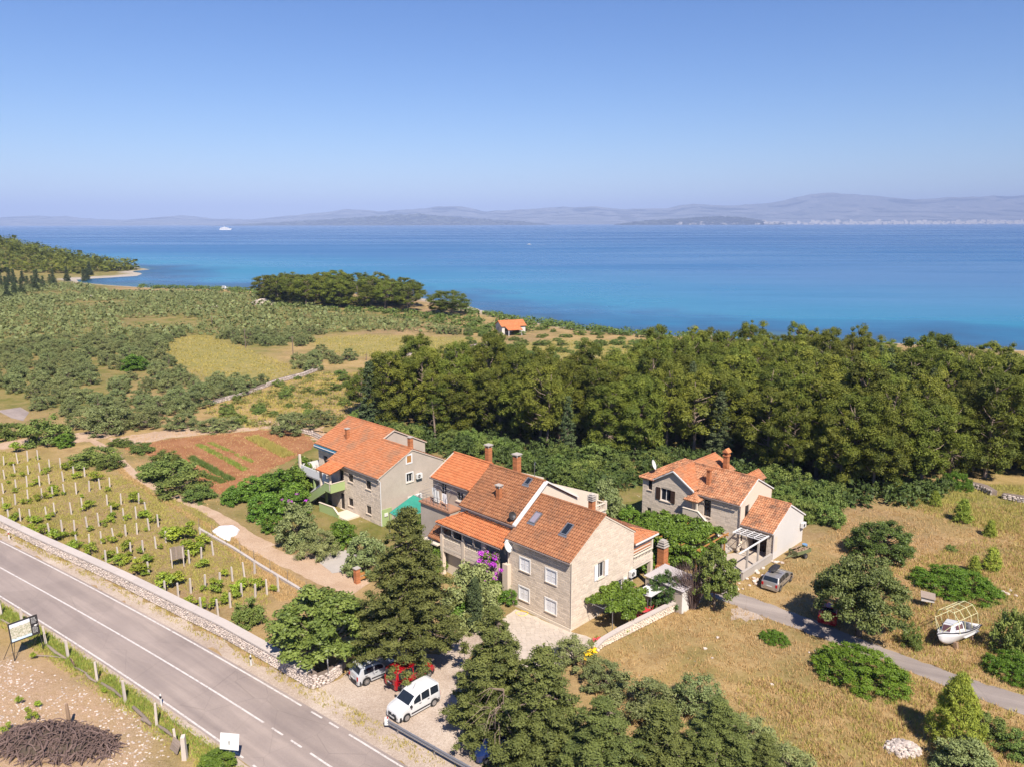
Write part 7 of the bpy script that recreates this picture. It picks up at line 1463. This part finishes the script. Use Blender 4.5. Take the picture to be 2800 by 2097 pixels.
# information board
pl, pr = G(37.5, 1803.7), G(115.5, 1773.7); bv = pr - pl; bw = bv.length; bt_ = thing('information_board', 'picture board on splayed legs at the roadside', 'billboard', pl, math.atan2(bv.y, bv.x))
tilt = .14; pz = lambda z: z * tilt
mb = MB()
for x in (0, bw): mb.tube([(x, 0, 0), (x, pz(3.2), 3.2)], .035, 6); mb.tube([(x, pz(1.7), 1.7), (x - .5, 1.0, 0)], .025, 6); mb.tube([(x, 0.02, 0), (x + .25, pz(1.6) + .05, 1.5)], .02, 5)
mb.tube([(0, pz(1.55), 1.55), (bw, pz(1.55), 1.55)], .035, 6); mb.tube([(0, pz(3.2), 3.2), (bw, pz(3.2), 3.2)], .035, 6); mb.build('leg_frame', M['metal_dark'], bt_)
mb = MB(); mb.hexa([(.02, pz(1.57) - .02, 1.57), (bw - .02, pz(1.57) - .02, 1.57), (bw - .02, pz(1.57) + .03, 1.57), (.02, pz(1.57) + .03, 1.57), (.02, pz(3.17) - .02, 3.17), (bw - .02, pz(3.17) - .02, 3.17), (bw - .02, pz(3.17) + .03, 3.17), (.02, pz(3.17) + .03, 3.17)]); mb.build('panel', M['metal_dark'], bt_)
tm = NT('printed_coast_picture'); oc = tm.objco(); sep = tm.node('ShaderNodeSeparateXYZ', {0: oc}); zv = tm.math('ADD', sep.outputs[2], tm.math('MULTIPLY', tm.math('SUBTRACT', tm.noise(oc, 3.5, 4, .6), .5), .35)); land = tm.ramp(tm.noise(oc, 9, 4, .7), (.35, (.16, .18, .10)), (.5, (.42, .40, .30)), (.65, (.62, .55, .47)))
col = tm.mix(tm.mapr(zv, 1.78, 1.84, 0, 1), (.48, .60, .72), land); col = tm.mix(tm.mapr(zv, 2.78, 2.86, 0, 1), col, (.60, .63, .72)); tm.bsdf(col, .4)
k = bw * .73; mb = MB(); mb.quad((.07, pz(1.63) - .024, 1.63), (k, pz(1.63) - .024, 1.63), (k, pz(3.1) - .024, 3.1), (.07, pz(3.1) - .024, 3.1)); mb.build('picture', tm.m, bt_)
mb = MB(); r = random.Random(2)
for i in range(13):
    z = 3.02 - i * .105
    if 5 <= i <= 7: continue
    x = k + .1
    while x < bw - .15: w = r.uniform(.05, .16); mb.box(x, min(x + w, bw - .1), pz(z) - .03, pz(z) - .024, z, z + .035); x += w + .03
mb.add([(k + .2, pz(2.3) - .026, 2.30), (k + .34, pz(2.42) - .026, 2.44), (k + .48, pz(2.36) - .026, 2.38), (k + .62, pz(2.46) - .026, 2.47), (bw - .14, pz(2.3) - .026, 2.30)], [(0, 1, 2, 3, 4)]); mb.build('lettering', M['white_plastic'], bt_)
# plank notice board in the vineyard
t = thing('plank_board', 'weathered plank board propped on two struts in the vineyard', 'board', G(486, 1548), R(-62)); M['greywood'] = plain('weathered_grey_wood', (.30, .235, .19), .95, .2, 4, .15)
for i in range(8): mb = MB(); mb.box(-.03, .03, -.72 + i * .18, -.72 + i * .18 + .168, .95, 2.35 + .03 * (i % 3)); mb.build('plank', M['greywood'], t)
mb = MB(); mb.box(.031, .09, -.65, -.55, -.1, 2.2); mb.box(.031, .09, .5, .6, -.1, 2.2); mb.build('post', M['post'], t)
for y in (-.5, .45): mb = MB(); mb.tube([(-.05, y, 1.7), (-1.7, y - .2, .0)], .05, 6); mb.build('strut', M['post'], t)
# guardrail
gr = resample([G(*p) for p in ((1056, 1990), (1245, 2100), (1420, 2200))], .5); g0 = Vector((gr[0][0], gr[0][1], 0)); t = thing('guardrail', 'galvanised steel guardrail beside the gravel forecourt', 'guardrail', g0); T = np.gradient(gr, axis=0); T /= np.hypot(T[:, 0], T[:, 1])[:, None]; Nn = np.stack([-T[:, 1], T[:, 0]], -1)
pf = [(.0, .46), (.07, .50), (.07, .55), (.0, .60), (.0, .64), (.07, .69), (.07, .74), (.0, .78)]; V = [(p[0] - g0.x - n_[0] * w, p[1] - g0.y - n_[1] * w, z) for p, n_ in zip(gr, Nn) for (w, z) in pf]; n = len(pf)
mb = MB(); mb.add(V, [(i * n + k, i * n + k + 1, (i + 1) * n + k + 1, (i + 1) * n + k) for i in range(len(gr) - 1) for k in range(n - 1)]); mb.build('rail', M['metal_grey'], t).modifiers.new('thickness', 'SOLIDIFY').thickness = .012
for i in range(2, len(gr), 7): mb = MB(); x, y = gr[i][0] - g0.x + Nn[i][0] * .06, gr[i][1] - g0.y + Nn[i][1] * .06; mb.box(x - .05, x + .05, y - .04, y + .04, -.2, .72); mb.build('post', M['metal_grey'], t)
mb = MB(); mb.box(-.16, .12, -.14, .14, .36, .86); mb.build('end_cap', M['white_plastic'], t); mb = MB(); mb.box(-.0, .10, -.10, .10, .87, .89); mb.build('reflector', M['tail'], t)
# telephone poles
for (x, y, yt, lab) in ((580, 897, 862, 'telephone pole at the top of the meadow'), (671, 950, 898, 'telephone pole beside the olive edge of the meadow'), (802, 992, 918, 'nearest telephone pole at the lower meadow corner'), (1001, 985, 965, 'short pole in the dry field behind the wood')):
    b = G(x, y); h = vhei(b, yt); t = thing('telephone_pole', lab, 'pole', b); mb = MB(); mb.tube([(0, 0, -.3), (0, 0, h)], [.14, .09], 8); mb.build('pole', M['bark'], t); mb = MB(); mb.box(-.5, .5, -.05, .05, h - .5, h - .4); mb.build('crossarm', M['bark'], t)
# ------------------------------------------------------------------ near fence, timbers, brush pile
for k, (x, y, s_, lab) in enumerate(((2, 1678, 1, 'first leaning fence post at the frame edge of the near verge'), (58, 1702, 1, 'fence post just behind the information board'), (124, 1760, 1.15, 'fence post beside the information board leg'), (184, 1795, 1, 'fence post with broken boards'), (264, 1860, 1.1, 'fence post in the middle of the near fence'), (340, 1916, 1.15, 'fence post above the pale rubble'), (426, 1982, 1.2, 'fence post beside the fallen grey boards'), (480, 2040, .9, 'thin fence post behind the stout corner post'))):
    o = link_copy(psrc); o.location = G(x, y); o.scale = (1.1, 1.1, s_); o.rotation_euler = (rr.uniform(-.06, .06), rr.uniform(-.06, .06), rr.random()); tag(o, lab, 'post'); o.name = 'fence_post'
    if 'group' in o: del o['group']
mb = MB(); mb.hexa([(-.17, -.15, -.2), (.17, -.15, -.2), (.17, .15, -.2), (-.17, .15, -.2), (-.14, -.13, 1.75), (.14, -.13, 1.75), (.12, .13, 1.9), (-.14, .13, 1.85)]); cp = mb.build('corner_post', M['post'], None); cp.location = G(503, 2074); tag(cp, 'stout concrete corner post at the end of the near fence', 'post')
LOGS = [((0, 1692), (70, 1722), .09), ((128, 1765), (178, 1802), .13), ((92, 1790), (176, 1800), .07), ((232, 1842), (262, 1866), .1), ((275, 1868), (330, 1908), .12), ((362, 1934), (400, 1970), .14), ((430, 1985), (468, 2015), .12), ((200, 1822), (236, 1842), .08), ((385, 1968), (410, 1985), .16), ((80, 1738), (60, 1712), .08)]
LL = ['grey log at the frame edge of the near fence', 'thick grey log beside the information board', 'thin bent branch lying before the second log', 'short brown beam in the near fence line', 'long weathered beam between two fence posts', 'thick weathered trunk above the brush heap', 'grey trunk beside the stout corner post', 'brown rail below the broken boards', 'pale split block under the fence', 'crooked grey branch behind the information board']
for k, (a, b, rd) in enumerate(LOGS):
    p, q = G(*a), G(*b); m_ = (p + q) / 2; up = Vector((0, 0, rd)); mb = MB(); off_ = Vector((rr.uniform(-.15, .15), rr.uniform(-.15, .15), .05)); mb.tube([p - m_ + up, off_ * .6 + up + (p - m_) * .3, off_ + up, q - m_ + up + Vector((0, 0, .06))], [rd * .8, rd, rd * .95, rd * .6], 8); o = mb.build('weathered_log', M['greywood'], None); o.location = m_; tag(o, LL[k], 'log')
t = thing('broken_boards', 'broken brown boards leaning on a fence post', 'boards', G(195, 1815), R(-50))
for i in range(4): mb = MB(); mb.M = Matrix.Translation((.25 * i - .3, 0, .35 + .14 * (i % 2))) @ Matrix.Rotation(R(-20 + 6 * i), 4, 'Y'); mb.box(-.55, .55, -.03, .02, -.07, .07); mb.build('board', M['cutwood'], t)
t = thing('grey_boards', 'grey boards propped beside the stout corner post', 'boards', G(470, 2058), R(-40))
for i in range(5): mb = MB(); mb.M = Matrix.Rotation(R(-25), 4, 'X'); mb.box(-.5, .5, -.05 + i * .001, .0 + i * .001, .15 + i * .17, .15 + i * .17 + .155); mb.build('board', M['greywood'], t)
def brush(name, lab, p, rx, ry, h, n, seed, mt='twig', rz=0.0, th=(.018, .05)):
    t = thing(name, lab, 'brush pile', p, rz); mb = MB(); r = random.Random(seed)
    for i in range(n):
        a, q = r.random() * 6.28, math.sqrt(r.random()) * .95; x, y = rx * q * math.cos(a), ry * q * math.sin(a); z = h * (1 - q ** 2.4) * r.uniform(.35, 1.08) + .04; L = r.uniform(.5, 1.5); d = r.random() * 6.28; bnd = r.uniform(-.6, .6); pts = []
        for k in range(5):
            f = k / 4 - .5; dd = d + bnd * f * 2; pts.append((x + L * f * math.cos(dd), y + L * f * math.sin(dd), max(.03, z + r.uniform(-.1, .12) - .35 * h * abs(f))))
        w = r.uniform(*th) * (2.0 if r.random() < .06 else 1); mb.tube(pts, [w, w, w * .9, w * .7, w * .4], 4)
    o = mb.build('branches', M[mt], t); o['kind'] = 'stuff'
    mb = MB(); mb.rock((0, 0, 0), rx * .86, ry * .82, h * .72, None, seed); mb.build('dead_litter', M['bark_dark'], t); return t
brush('brush_pile', 'large heap of cut brown branches in the near field', G(150, 2035), 5.0, 2.0, 1.5, 1100, 3, 'twig', R(-8)); brush('brush_pile', 'brown heap of old branches at the foot of the pine wood', G(2195, 1328), 4.5, 1.6, 1.3, 260, 4, 'twig', R(-20), (.03, .07))
mb = MB(); mb.tube([(0, 0, -.1), (.02, 0, 1.0), (-.03, .02, 1.9)], [.15, .13, .1], 8); o = mb.build('wooden_stake', M['cutwood'], None); o.location = G(187, 1985); tag(o, 'stout wooden stake rising behind the branch heap', 'stake')
for (x, y, l, lab) in ((120, 2082, .35, 'split log block in front of the branch heap'), (158, 2078, .45, 'sawn log lying in front of the branch heap')):
    mb = MB(); mb.tube([(-l, 0, .17), (l, .05, .19)], [.18, .16], 9); o = mb.build('sawn_log', M['cutwood'], None); o.location = G(x, y); o.rotation_euler = (0, 0, rr.uniform(-.3, .3)); tag(o, lab, 'log')
# ------------------------------------------------------------------ tarpaulin, curb, yard things
M['tarp'] = plain('white_tarpaulin', (.82, .82, .84), .5, .05, 1); TP = gpoly([(x / 2.761, 1150 + y / 2.761) for x, y in ((1590, 832), (1650, 792), (1760, 786), (1805, 820), (1785, 855), (1742, 882), (1735, 908), (1690, 902), (1630, 868))]); cx, cy_ = sum(p[0] for p in TP) / 9, sum(p[1] for p in TP) / 9
V = [(0, 0, .34)]; Fq = []; m_ = 36; ring = resample([*TP, TP[0]], .25); m_ = len(ring) - 1; r = rg(4)
for k, f in enumerate((.3, .55, .78, .93, 1.0)):
    for i in range(m_):
        p = ring[i]; V.append(((p[0] - cx) * f, (p[1] - cy_) * f, [.38, .34, .28, .17, .01][k] + r.normal(0, .035 if k < 4 else .005)))
Fq = [(0, 1 + i, 1 + (i + 1) % m_) for i in range(m_)] + [(1 + k * m_ + i, 1 + (k + 1) * m_ + i, 1 + (k + 1) * m_ + (i + 1) % m_, 1 + k * m_ + (i + 1) % m_) for k in range(4) for i in range(m_)]
o = mesh_obj('tarpaulin', V, Fq, M['tarp'], None, False); o.location = (cx, cy_, 0); tag(o, 'white tarpaulin spread over a low heap beside the path', 'tarpaulin')
cl = resample([G(*p) for p in ((543, 1447), (637, 1500), (703, 1543), (810, 1608), (850, 1635))], .8); c0_ = Vector((cl[0][0], cl[0][1], 0)); t = thing('garden_curb', 'low cement curb with thin stakes between vineyard and path', 'curb', c0_); mb = MB()
for a, b in zip(cl[:-1], cl[1:]):
    d = (b - a) / np.hypot(*(b - a)); q = np.array([-d[1], d[0]]) * .14; A2, B2 = a - [c0_.x, c0_.y], b - [c0_.x, c0_.y]; mb.hexa([(*(A2 - q), -.05), (*(A2 + q), -.05), (*(B2 + q), -.05), (*(B2 - q), -.05), (*(A2 - q), .28), (*(A2 + q), .28), (*(B2 + q), .28), (*(B2 - q), .28)])
mb.build('curb', M['coping'], t)
for i in range(0, len(cl), 4): mb = MB(); x, y = cl[i] - [c0_.x, c0_.y]; mb.tube([(x, y, 0), (x + .02, y, 1.5)], .025, 5); mb.build('stake', M['metal_grey'], t)
t = thing('gate_pillar', 'brick gate pillar with timber top beside the tallest cypress', 'pillar', G(975, 1592), YAW); mb = MB()
for k in range(16): mb.box(-.25, .25, -.25, .25, k * .1, k * .1 + .09); mb.box(-.23, .23, -.23, .23, k * .1 + .09, k * .1 + .1, .1)
mb.build('pillar', M['brick'], t); mb = MB(); mb.box(-.32, .32, -.32, .32, 1.6, 1.68); mb.build('cap', M['concrete'], t); mb = MB(); mb.box(.3, 1.5, -.1, .1, .25, .45); mb.box(.3, 1.5, -.1, .1, .7, .9); mb.build('gate_rail', M['wood_orange'], t)
# garden of the main house
def AF(a, b, h=0.0): return frame(OA, a, b, h)
gl = [AF(-1.4, -4.0), AF(0, -3.8), AF(4, -4.2), AF(8.2, -4.6), AF(10.2, -4.85)]
gw_ = stone_wall('garden_wall', 'low pale stone wall with slate coping along the garden of the main house', gl, [.6, .85, .9, .9, .9], .35, 1, True, 'stone', .24)
vp = thing('vine_pergola', 'leafy vine pergola against the gable of the main house', 'pergola', AF(4.5, -1.8), YAW); mb = MB()
for (a, b) in ((1.8, -3.3), (4.5, -3.3), (7.2, -3.3)): mb.tube([(a - 4.5, b + 1.8, 0), (a - 4.5, b + 1.8, 2.4)], .035, 6)
for b in (-3.3, -2.2, -1.1, -.15): mb.tube([(1.7 - 4.5, b + 1.8, 2.4), (7.3 - 4.5, b + 1.8, 2.4)], .025, 6)
for a in (1.8, 3.6, 5.4, 7.2): mb.tube([(a - 4.5, -.05 + 1.8, 2.4), (a - 4.5, -3.4 + 1.8, 2.4)], .025, 6)
mb.build('frame', M['metal_grey'], vp)
def leafy(parent, name, cen, rad, per, size, mt, seed, **kw):
    V, F, t_ = leaf_cloud(rg(seed), cen, rad, per, size, **kw); me = np_mesh(name, V, F, t_); me.materials.append(M[mt]); o = bpy.data.objects.new(name, me); COL.objects.link(o); o.parent = parent; return o
r = rg(8); cen = [(r.uniform(-2.7, 2.6), r.uniform(-1.7, 1.6), 2.5 + r.normal(0, .12)) for _ in range(90)] + [(r.uniform(-1.6, 2.2), -1.7 + r.normal(0, .2), r.uniform(1.3, 2.4)) for _ in range(30)]
leafy(vp, 'foliage', cen, r.uniform(.3, .5, 120), 85, .2, 'citrus', 8, aspect=.85, squash=.6)
mb = MB(); mb.tube([(0, -1.5, 0), (.05, -1.45, 1.2), (-.1, -1.3, 2.4)], [.07, .05, .04], 6); mb.build('stem', M['bark'], vp)
M['red_plastic'] = plain('red_plastic', (.62, .05, .06), .4, .04, 3)
def chair(loc, rz, lab):
    t = thing('garden_chair', lab, 'chair', loc, rz); mb = MB(); mb.box(-.22, .22, -.22, .22, .42, .46); mb.build('seat', M['red_plastic'], t); mb = MB(); mb.hexa([(-.22, .2, .46), (.22, .2, .46), (.22, .24, .46), (-.22, .24, .46), (-.2, .3, .9), (.2, .3, .9), (.2, .34, .9), (-.2, .34, .9)]); mb.build('backrest', M['red_plastic'], t)
    for x in (-.19, .19):
        for y in (-.19, .19): mb = MB(); mb.tube([(x, y, .42), (x * 1.15, y * 1.15, 0)], .02, 5); mb.build('leg', M['red_plastic'], t)
    for x in (-.24, .24): mb = MB(); mb.box(x - .02, x + .02, -.2, .24, .63, .66); mb.build('armrest', M['red_plastic'], t)
chair(AF(6.0, -3.2), R(100), 'red garden chair nearest the pergola post'); chair(AF(7.6, -3.3), R(250), 'red garden chair beside the white awning')
t = thing('garden_table', 'round red garden table behind the garden wall', 'table', AF(6.8, -3.1)); mb = MB(); mb.lathe([(.5, .70), (.52, .72), (.5, .74), (.02, .745)], n=18); mb.build('tabletop', M['red_plastic'], t); mb = MB(); mb.lathe([(.22, 0), (.05, .06), (.05, .7)], n=8); mb.build('pedestal', M['red_plastic'], t)
t = thing('white_awning', 'white cloth awning behind the garden wall', 'awning', AF(8.2, -2.8), YAW); mb = MB()
for i in range(6):
    for j in range(5):
        f = lambda i, j: (-1.2 + .4 * i, -1.0 + .4 * j, 2.15 - .12 * math.sin(i / 6 * math.pi) * math.sin(j / 5 * math.pi) - .05 * j); mb.quad(f(i, j), f(i + 1, j), f(i + 1, j + 1), f(i, j + 1), .5)
mb.build('cloth', M['white_paint'], t).modifiers.new('thickness', 'SOLIDIFY').thickness = .015; mb = MB()
for (x, y) in ((-1.15, -.95), (1.15, -.95), (-1.15, .95), (1.15, .95)): mb.tube([(x, y, 0), (x, y, 2.1)], .025, 5)
mb.build('poles', M['metal_grey'], t)
def planter(loc, rz, w, mt, fl, lab, seed):
    t = thing('flower_planter', lab, 'planter', loc, rz); mb = MB(); mb.hexa([(-w * .9, -.16, 0), (w * .9, -.16, 0), (w * .9, .16, 0), (-w * .9, .16, 0), (-w, -.2, .34), (w, -.2, .34), (w, .2, .34), (-w, .2, .34)]); mb.build('pot', M[mt], t); r = rg(seed); n = max(3, int(w * 10)); cen = [(r.uniform(-w, w), r.normal(0, .1), .5 + r.normal(0, .06)) for _ in range(n)]; leafy(t, 'leaves', cen, np.full(n, .22), 40, .12, 'citrus', seed); leafy(t, 'blossom', [(c[0], c[1], c[2] + .1) for c in cen], np.full(n, .18), 18, .1, fl, seed + 1)
planter(AF(-.3, -3.25), YAW, .5, 'red_plastic', 'flower', 'long red planter with red flowers at the low end of the garden wall', 31); planter(AF(.9, -3.4), YAW, .3, 'red_plastic', 'flower', 'red pot of pink geraniums inside the garden wall', 32); planter(AF(1.9, -3.5), YAW, .2, 'wood_orange', 'flower_y', 'orange flower pot beside the vine stem', 33); planter(AF(5.0, -3.9), YAW, .6, 'terracotta', 'flower', 'terracotta trough of red flowers by the garden chairs', 34); planter(AF(9.0, -4.1), YAW, .5, 'terracotta', 'flower', 'terracotta trough at the shed end of the garden wall', 35)
for k, (a, b, s_, lab) in enumerate(((3.0, -3.7, .6, 'rose bush inside the middle of the garden wall'), (.2, -2.9, .5, 'leafy pot plant beside the red planter'), (4.0, -3.8, .5, 'pale rose bush next to the garden chairs'))): plant(VINES[k], AF(a, b), s_ * 1.3, s_ * 1.2, 'rose_bush', lab, 'shrub')
hero(SHRUBS[2], 1618, 1815, 40, 1786, 1.45, 1.75, 'shrub', 'yellow flowering bush under the low garden wall end', 'shrub')
t = thing('yellow_bush_flowers', 'patch of yellow blossom beside the round wild olive', 'flowers', G(1612, 1815)); leafy(t, 'blossom', [(rr.uniform(-.5, .5), rr.uniform(-.4, .4), rr.uniform(.6, 1.3)) for _ in range(14)], np.full(14, .2), 30, .14, 'flower_y', 40)
mb = MB(); mb.tube([(math.cos(a) * (.55 + .08 * math.sin(3 * a)), math.sin(a) * .45, .07 + .02 * math.sin(5 * a)) for a in np.linspace(0, 18.8, 60)], .02, 5); o = mb.build('garden_hose', M['flower_y'], None); o.location = G(1425, 1678); tag(o, 'coiled yellow hose on the crazy-paved terrace', 'hose')
# bougainvillea
t = thing('bougainvillea', 'magenta bougainvillea climbing at the balcony end beside the big dish', 'shrub', AF(-1.0, 9.4), YAW); r = rg(12); cen = [(r.normal(0, .35), r.uniform(-1.2, 1.3), r.uniform(1.6, 5.0)) for _ in range(40)]; leafy(t, 'blossom', cen[:26], r.uniform(.22, .42, 26), 60, .15, 'magenta', 12); leafy(t, 'foliage', cen[14:] + [(r.normal(0, .3), r.uniform(-1, 1), r.uniform(.3, 2.5)) for _ in range(16)], r.uniform(.3, .45, 42), 60, .18, 'citrus', 13); mb = MB(); mb.tube([(0, 0, 0), (.2, .2, 2), (.1, -.3, 4.3)], [.06, .05, .02], 6); mb.build('stem', M['bark'], t)
t = thing('bougainvillea', 'purple flowering bush beside the laurel at the orchard corner', 'shrub', G(792, 1405)); cen = [(r.normal(0, .9), r.normal(0, .6), r.uniform(.5, 2.6)) for _ in range(34)]; leafy(t, 'blossom', cen[:14], r.uniform(.25, .4, 14), 45, .16, 'magenta', 14); leafy(t, 'foliage', cen[10:], r.uniform(.35, .55, 24), 70, .2, 'citrus', 15)
# shed with corrugated sheets, brick garden chimney
sh = thing('sheet_shed', 'low shed with pale corrugated roof and white corrugated side', 'shed', AF(11.2, -3.4), YAW); M['sheet'] = plain('pale_corrugated_sheet', (.50, .455, .45), .6, .1, 1, .05)
def corrug(name, f, n, m, mt):
    mb = MB()
    for i in range(n):
        for j in range(m): mb.quad(f(i, j), f(i + 1, j), f(i + 1, j + 1), f(i, j + 1), .5)
    mb.build(name, M[mt], sh).modifiers.new('thickness', 'SOLIDIFY').thickness = .02
corrug('roof_sheet', lambda i, j: (-1.7 + 3.6 * i / 44, -2.2 + 4.4 * j / 4, 2.35 + .06 * math.sin(i * 1.6) + .06 * j), 44, 4, 'sheet'); corrug('side_sheet', lambda i, j: (-1.5 + 3.3 * i / 44, -2.05 + .045 * math.sin(i * 1.6), .0 + 2.25 * j / 2), 44, 2, 'white_wall'); corrug('end_sheet', lambda i, j: (1.82 + .045 * math.sin(i * 1.6), -2.0 + 4.0 * i / 44, 2.3 * j / 2), 44, 2, 'white_wall')
mb = MB(); mb.box(-1.55, -1.4, -2.0, 2.1, 0, 2.3); mb.build('inner_wall', M['plaster'], sh)
t = thing('garden_chimney', 'free-standing brick barbecue chimney with stacked stone cap', 'chimney', G(1808, 1572), YAW); mb = MB()
for k in range(32): w = .75 if k < 12 else .42; mb.box(-w, w, -.4, .4, k * .1, k * .1 + .09); mb.box(-w + .02, w - .02, -.38, .38, k * .1 + .09, k * .1 + .1, .1)
mb.build('stack', M['brick'], t); mb = MB()
for k in range(3): mb.box(-.5 + .06 * k, .5 - .06 * k, -.48 + .06 * k, .48 - .06 * k, 3.2 + .24 * k, 3.3 + .24 * k); mb.box(-.28, .28, -.28, .28, 3.3 + .24 * k, 3.44 + .24 * k)
mb.build('cap', M['concrete'], t)
# vine-covered wooden pergola before the right house
def FF_(a, b, h=0.0): return frame(OF, a, b, h)
vp2 = thing('wooden_pergola', 'wooden pergola buried in green vines before the hipped stone house', 'pergola', FF_(-5, 8), YAW); mb = MB()
for a in (-3.2, -.2, 2.6):
    for b in (-3.6, 0, 3.6): mb.box(a - .07, a + .07, b - .07, b + .07, 0, 2.4)
mb.build('posts', M['wood_orange'], vp2)
for a in (-3.2, -.2, 2.6): mb = MB(); mb.box(a - .06, a + .06, -4, 4, 2.4, 2.55); mb.build('beam', M['wood_orange'], vp2)
for b in np.linspace(-3.8, 3.8, 9): mb = MB(); mb.box(-3.5, 3.0, b - .05, b + .05, 2.55, 2.67); mb.build('rafter', M['wood_orange'], vp2)
r = rg(20); cen = [(r.uniform(-3.4, 2.6), r.uniform(-3.2, 4.2), 2.75 + abs(r.normal(0, .3))) for _ in range(120)] + [(-3.4 + r.normal(0, .3), r.uniform(-3.5, 4), r.uniform(.4, 2.6)) for _ in range(50)] + [(r.uniform(-3.4, 1.5), -3.5 + r.normal(0, .3), r.uniform(.6, 2.6)) for _ in range(34)]
leafy(vp2, 'foliage', cen, r.uniform(.4, .7, 204), 95, .24, 'citrus', 21, aspect=.8, squash=.7)
# bare bush
bb = G(1893, 1665); t = thing('bare_bush', 'bare brown twiggy bush beside the green leafy tree', 'shrub', bb); mb = MB(); r = random.Random(6)
for i in range(260):
    a = r.uniform(0, 6.28); sp = r.uniform(.15, 1.0); h = r.uniform(2.2, 5.2); x, y = 2.3 * sp * math.cos(a) - .4, 1.5 * sp * math.sin(a); w = r.uniform(.008, .022); mb.tube([(x * .12, y * .12, 0), (x * .45 + r.uniform(-.15, .15), y * .45, h * .45), (x * .8, y * .8 + r.uniform(-.2, .2), h * .78), (x + r.uniform(-.3, .3), y + r.uniform(-.3, .3), h)], [w * 2.2, w * 1.5, w, w * .4], 4)
o = mb.build('branches', M['twig'], t)
# dead bough on the big roadside cypress
t = thing('dead_bough', 'bare pale dead boughs sticking out of the roadside cypress', 'branch', G(1375, 2060)); mb = MB(); r = random.Random(8)
for i in range(34): a = r.uniform(2.6, 5.6); h = r.uniform(2.0, 5.0); L = r.uniform(1.6, 3.2); mb.tube([(0, 0, h), (L * .5 * math.cos(a), L * .5 * math.sin(a), h + r.uniform(-.3, .5)), (L * math.cos(a + .2), L * math.sin(a + .2), h + r.uniform(-.6, .7))], [.035, .022, .006], 4)
mb.tube([(0, 0, 0), (0, 0, 5)], [.1, .05], 6); mb.build('branches', M['bark_pale'], t)
# white crate stand by the mastic, litter
t = thing('white_hutch', 'small white box hutch on a stake beside the flat mastic shrub', 'hutch', G(2530, 1662), R(-25)); mb = MB(); mb.hexa([(-.5, -.35, .75), (.6, -.35, .75), (.6, .35, .75), (-.5, .35, .75), (-.5, -.35, 1.15), (.6, -.35, 1.05), (.6, .35, 1.3), (-.5, .35, 1.4)]); mb.build('box', M['white_wall'], t); mb = MB(); mb.hexa([(-.58, -.45, 1.15), (.68, -.45, 1.05), (.68, .45, 1.32), (-.58, .45, 1.42), (-.58, -.45, 1.2), (.68, -.45, 1.1), (.68, .45, 1.37), (-.58, .45, 1.47)]); mb.build('lid', M['greywood'], t); mb = MB(); mb.tube([(-.3, 0, -.1), (-.3, 0, .76)], .05, 6); mb.tube([(.4, 0, -.1), (.4, 0, .76)], .05, 6); mb.build('stake', M['bark'], t)
# trunks seen at the wood edge and a dead pine
for k, (x, y, yt, lean, lab) in enumerate(((1070, 1178, 1015, -.9, 'leaning bare pine trunk at the wood corner'), (1190, 1200, 1095, -.5, 'bare pine trunk with broken side branches at the wood edge'), (1370, 1205, 1105, -.4, 'slanting bare pine trunk in the middle of the wood edge'), (1710, 1240, 1080, .1, 'dead white pine with bare crown above the stone house'), (1815, 1215, 1070, 0, 'straight dark pine trunk behind the hipped house'))):
    b = G(x, y); h = vhei(b, yt); t = thing('dead_pine', lab, 'tree', b); mb = MB(); mb.tube([(0, 0, -.2), (lean * .4, 0, h * .5), (lean, .1, h)], [.2, .16, .07], 8); mb.build('trunk', M['bark_pale'], t); mb = MB(); r = random.Random(k)
    for i in range(9 if k != 3 else 26): a = r.random() * 6.28; z = h * r.uniform(.35, .98); L = r.uniform(.8, 2.4); mb.tube([(lean * z / h, 0, z), (lean * z / h + L * .6 * math.cos(a), L * .6 * math.sin(a), z + r.uniform(-.2, .4)), (lean * z / h + L * math.cos(a), L * math.sin(a), z + r.uniform(-.2, .9))], [.04, .025, .008], 4)
    mb.build('dead_branches', M['bark_pale'], t)

# rubble and weeds in the near field
NF = gpoly([(-200, 1770), (60, 1800), (330, 1925), (430, 1995), (470, 2080), (300, 2100), (250, 2000), (-200, 1960)]); mb = MB(); r = random.Random(12); n = 0
while n < 1500:
    x, y = r.uniform(min(p[0] for p in NF), max(p[0] for p in NF)), r.uniform(min(p[1] for p in NF), max(p[1] for p in NF))
    if not in_poly(np.array(x), np.array(y), NF) or math.sin(x * .9) * math.cos(y * .8) < r.uniform(-1, .4): n += .2; continue
    s_ = r.uniform(.035, .11); mb.rock((x, y, s_ * .2), s_, s_ * .8, s_ * .6, None, r.random()); n += 1
tag(mb.build('field_rubble', M['drystone'], None), 'pale stone rubble strewn over the near field', 'rubble', None, 'stuff')
for k, (x, y, w, lab) in enumerate(((100, 1930, 30, 'tallest green weed above the branch heap'), (52, 1918, 30, 'green weed beside the tallest one above the branch heap'), (10, 2000, 40, 'bright green weed clump at the frame edge beside the branch heap'), (72, 1945, 24, 'low green weed between heap and rubble'), (282, 1892, 26, 'round green weed below the near fence'), (92, 1796, 26, 'green weed under the information board'), (90, 1962, 40, 'weed patch touching the back of the branch heap'), (590, 2095, 110, 'bright green bush at the foot of the blank road sign'))):
    hero(CITRUS[k % 3] if k == 7 else VINES[k % 4], x, y, w, y - w * (.75 if k < 7 else .5), 1.8 if k == 7 else .75, 3.1 if k == 7 else 1.2, 'weed_clump', lab, 'weed')
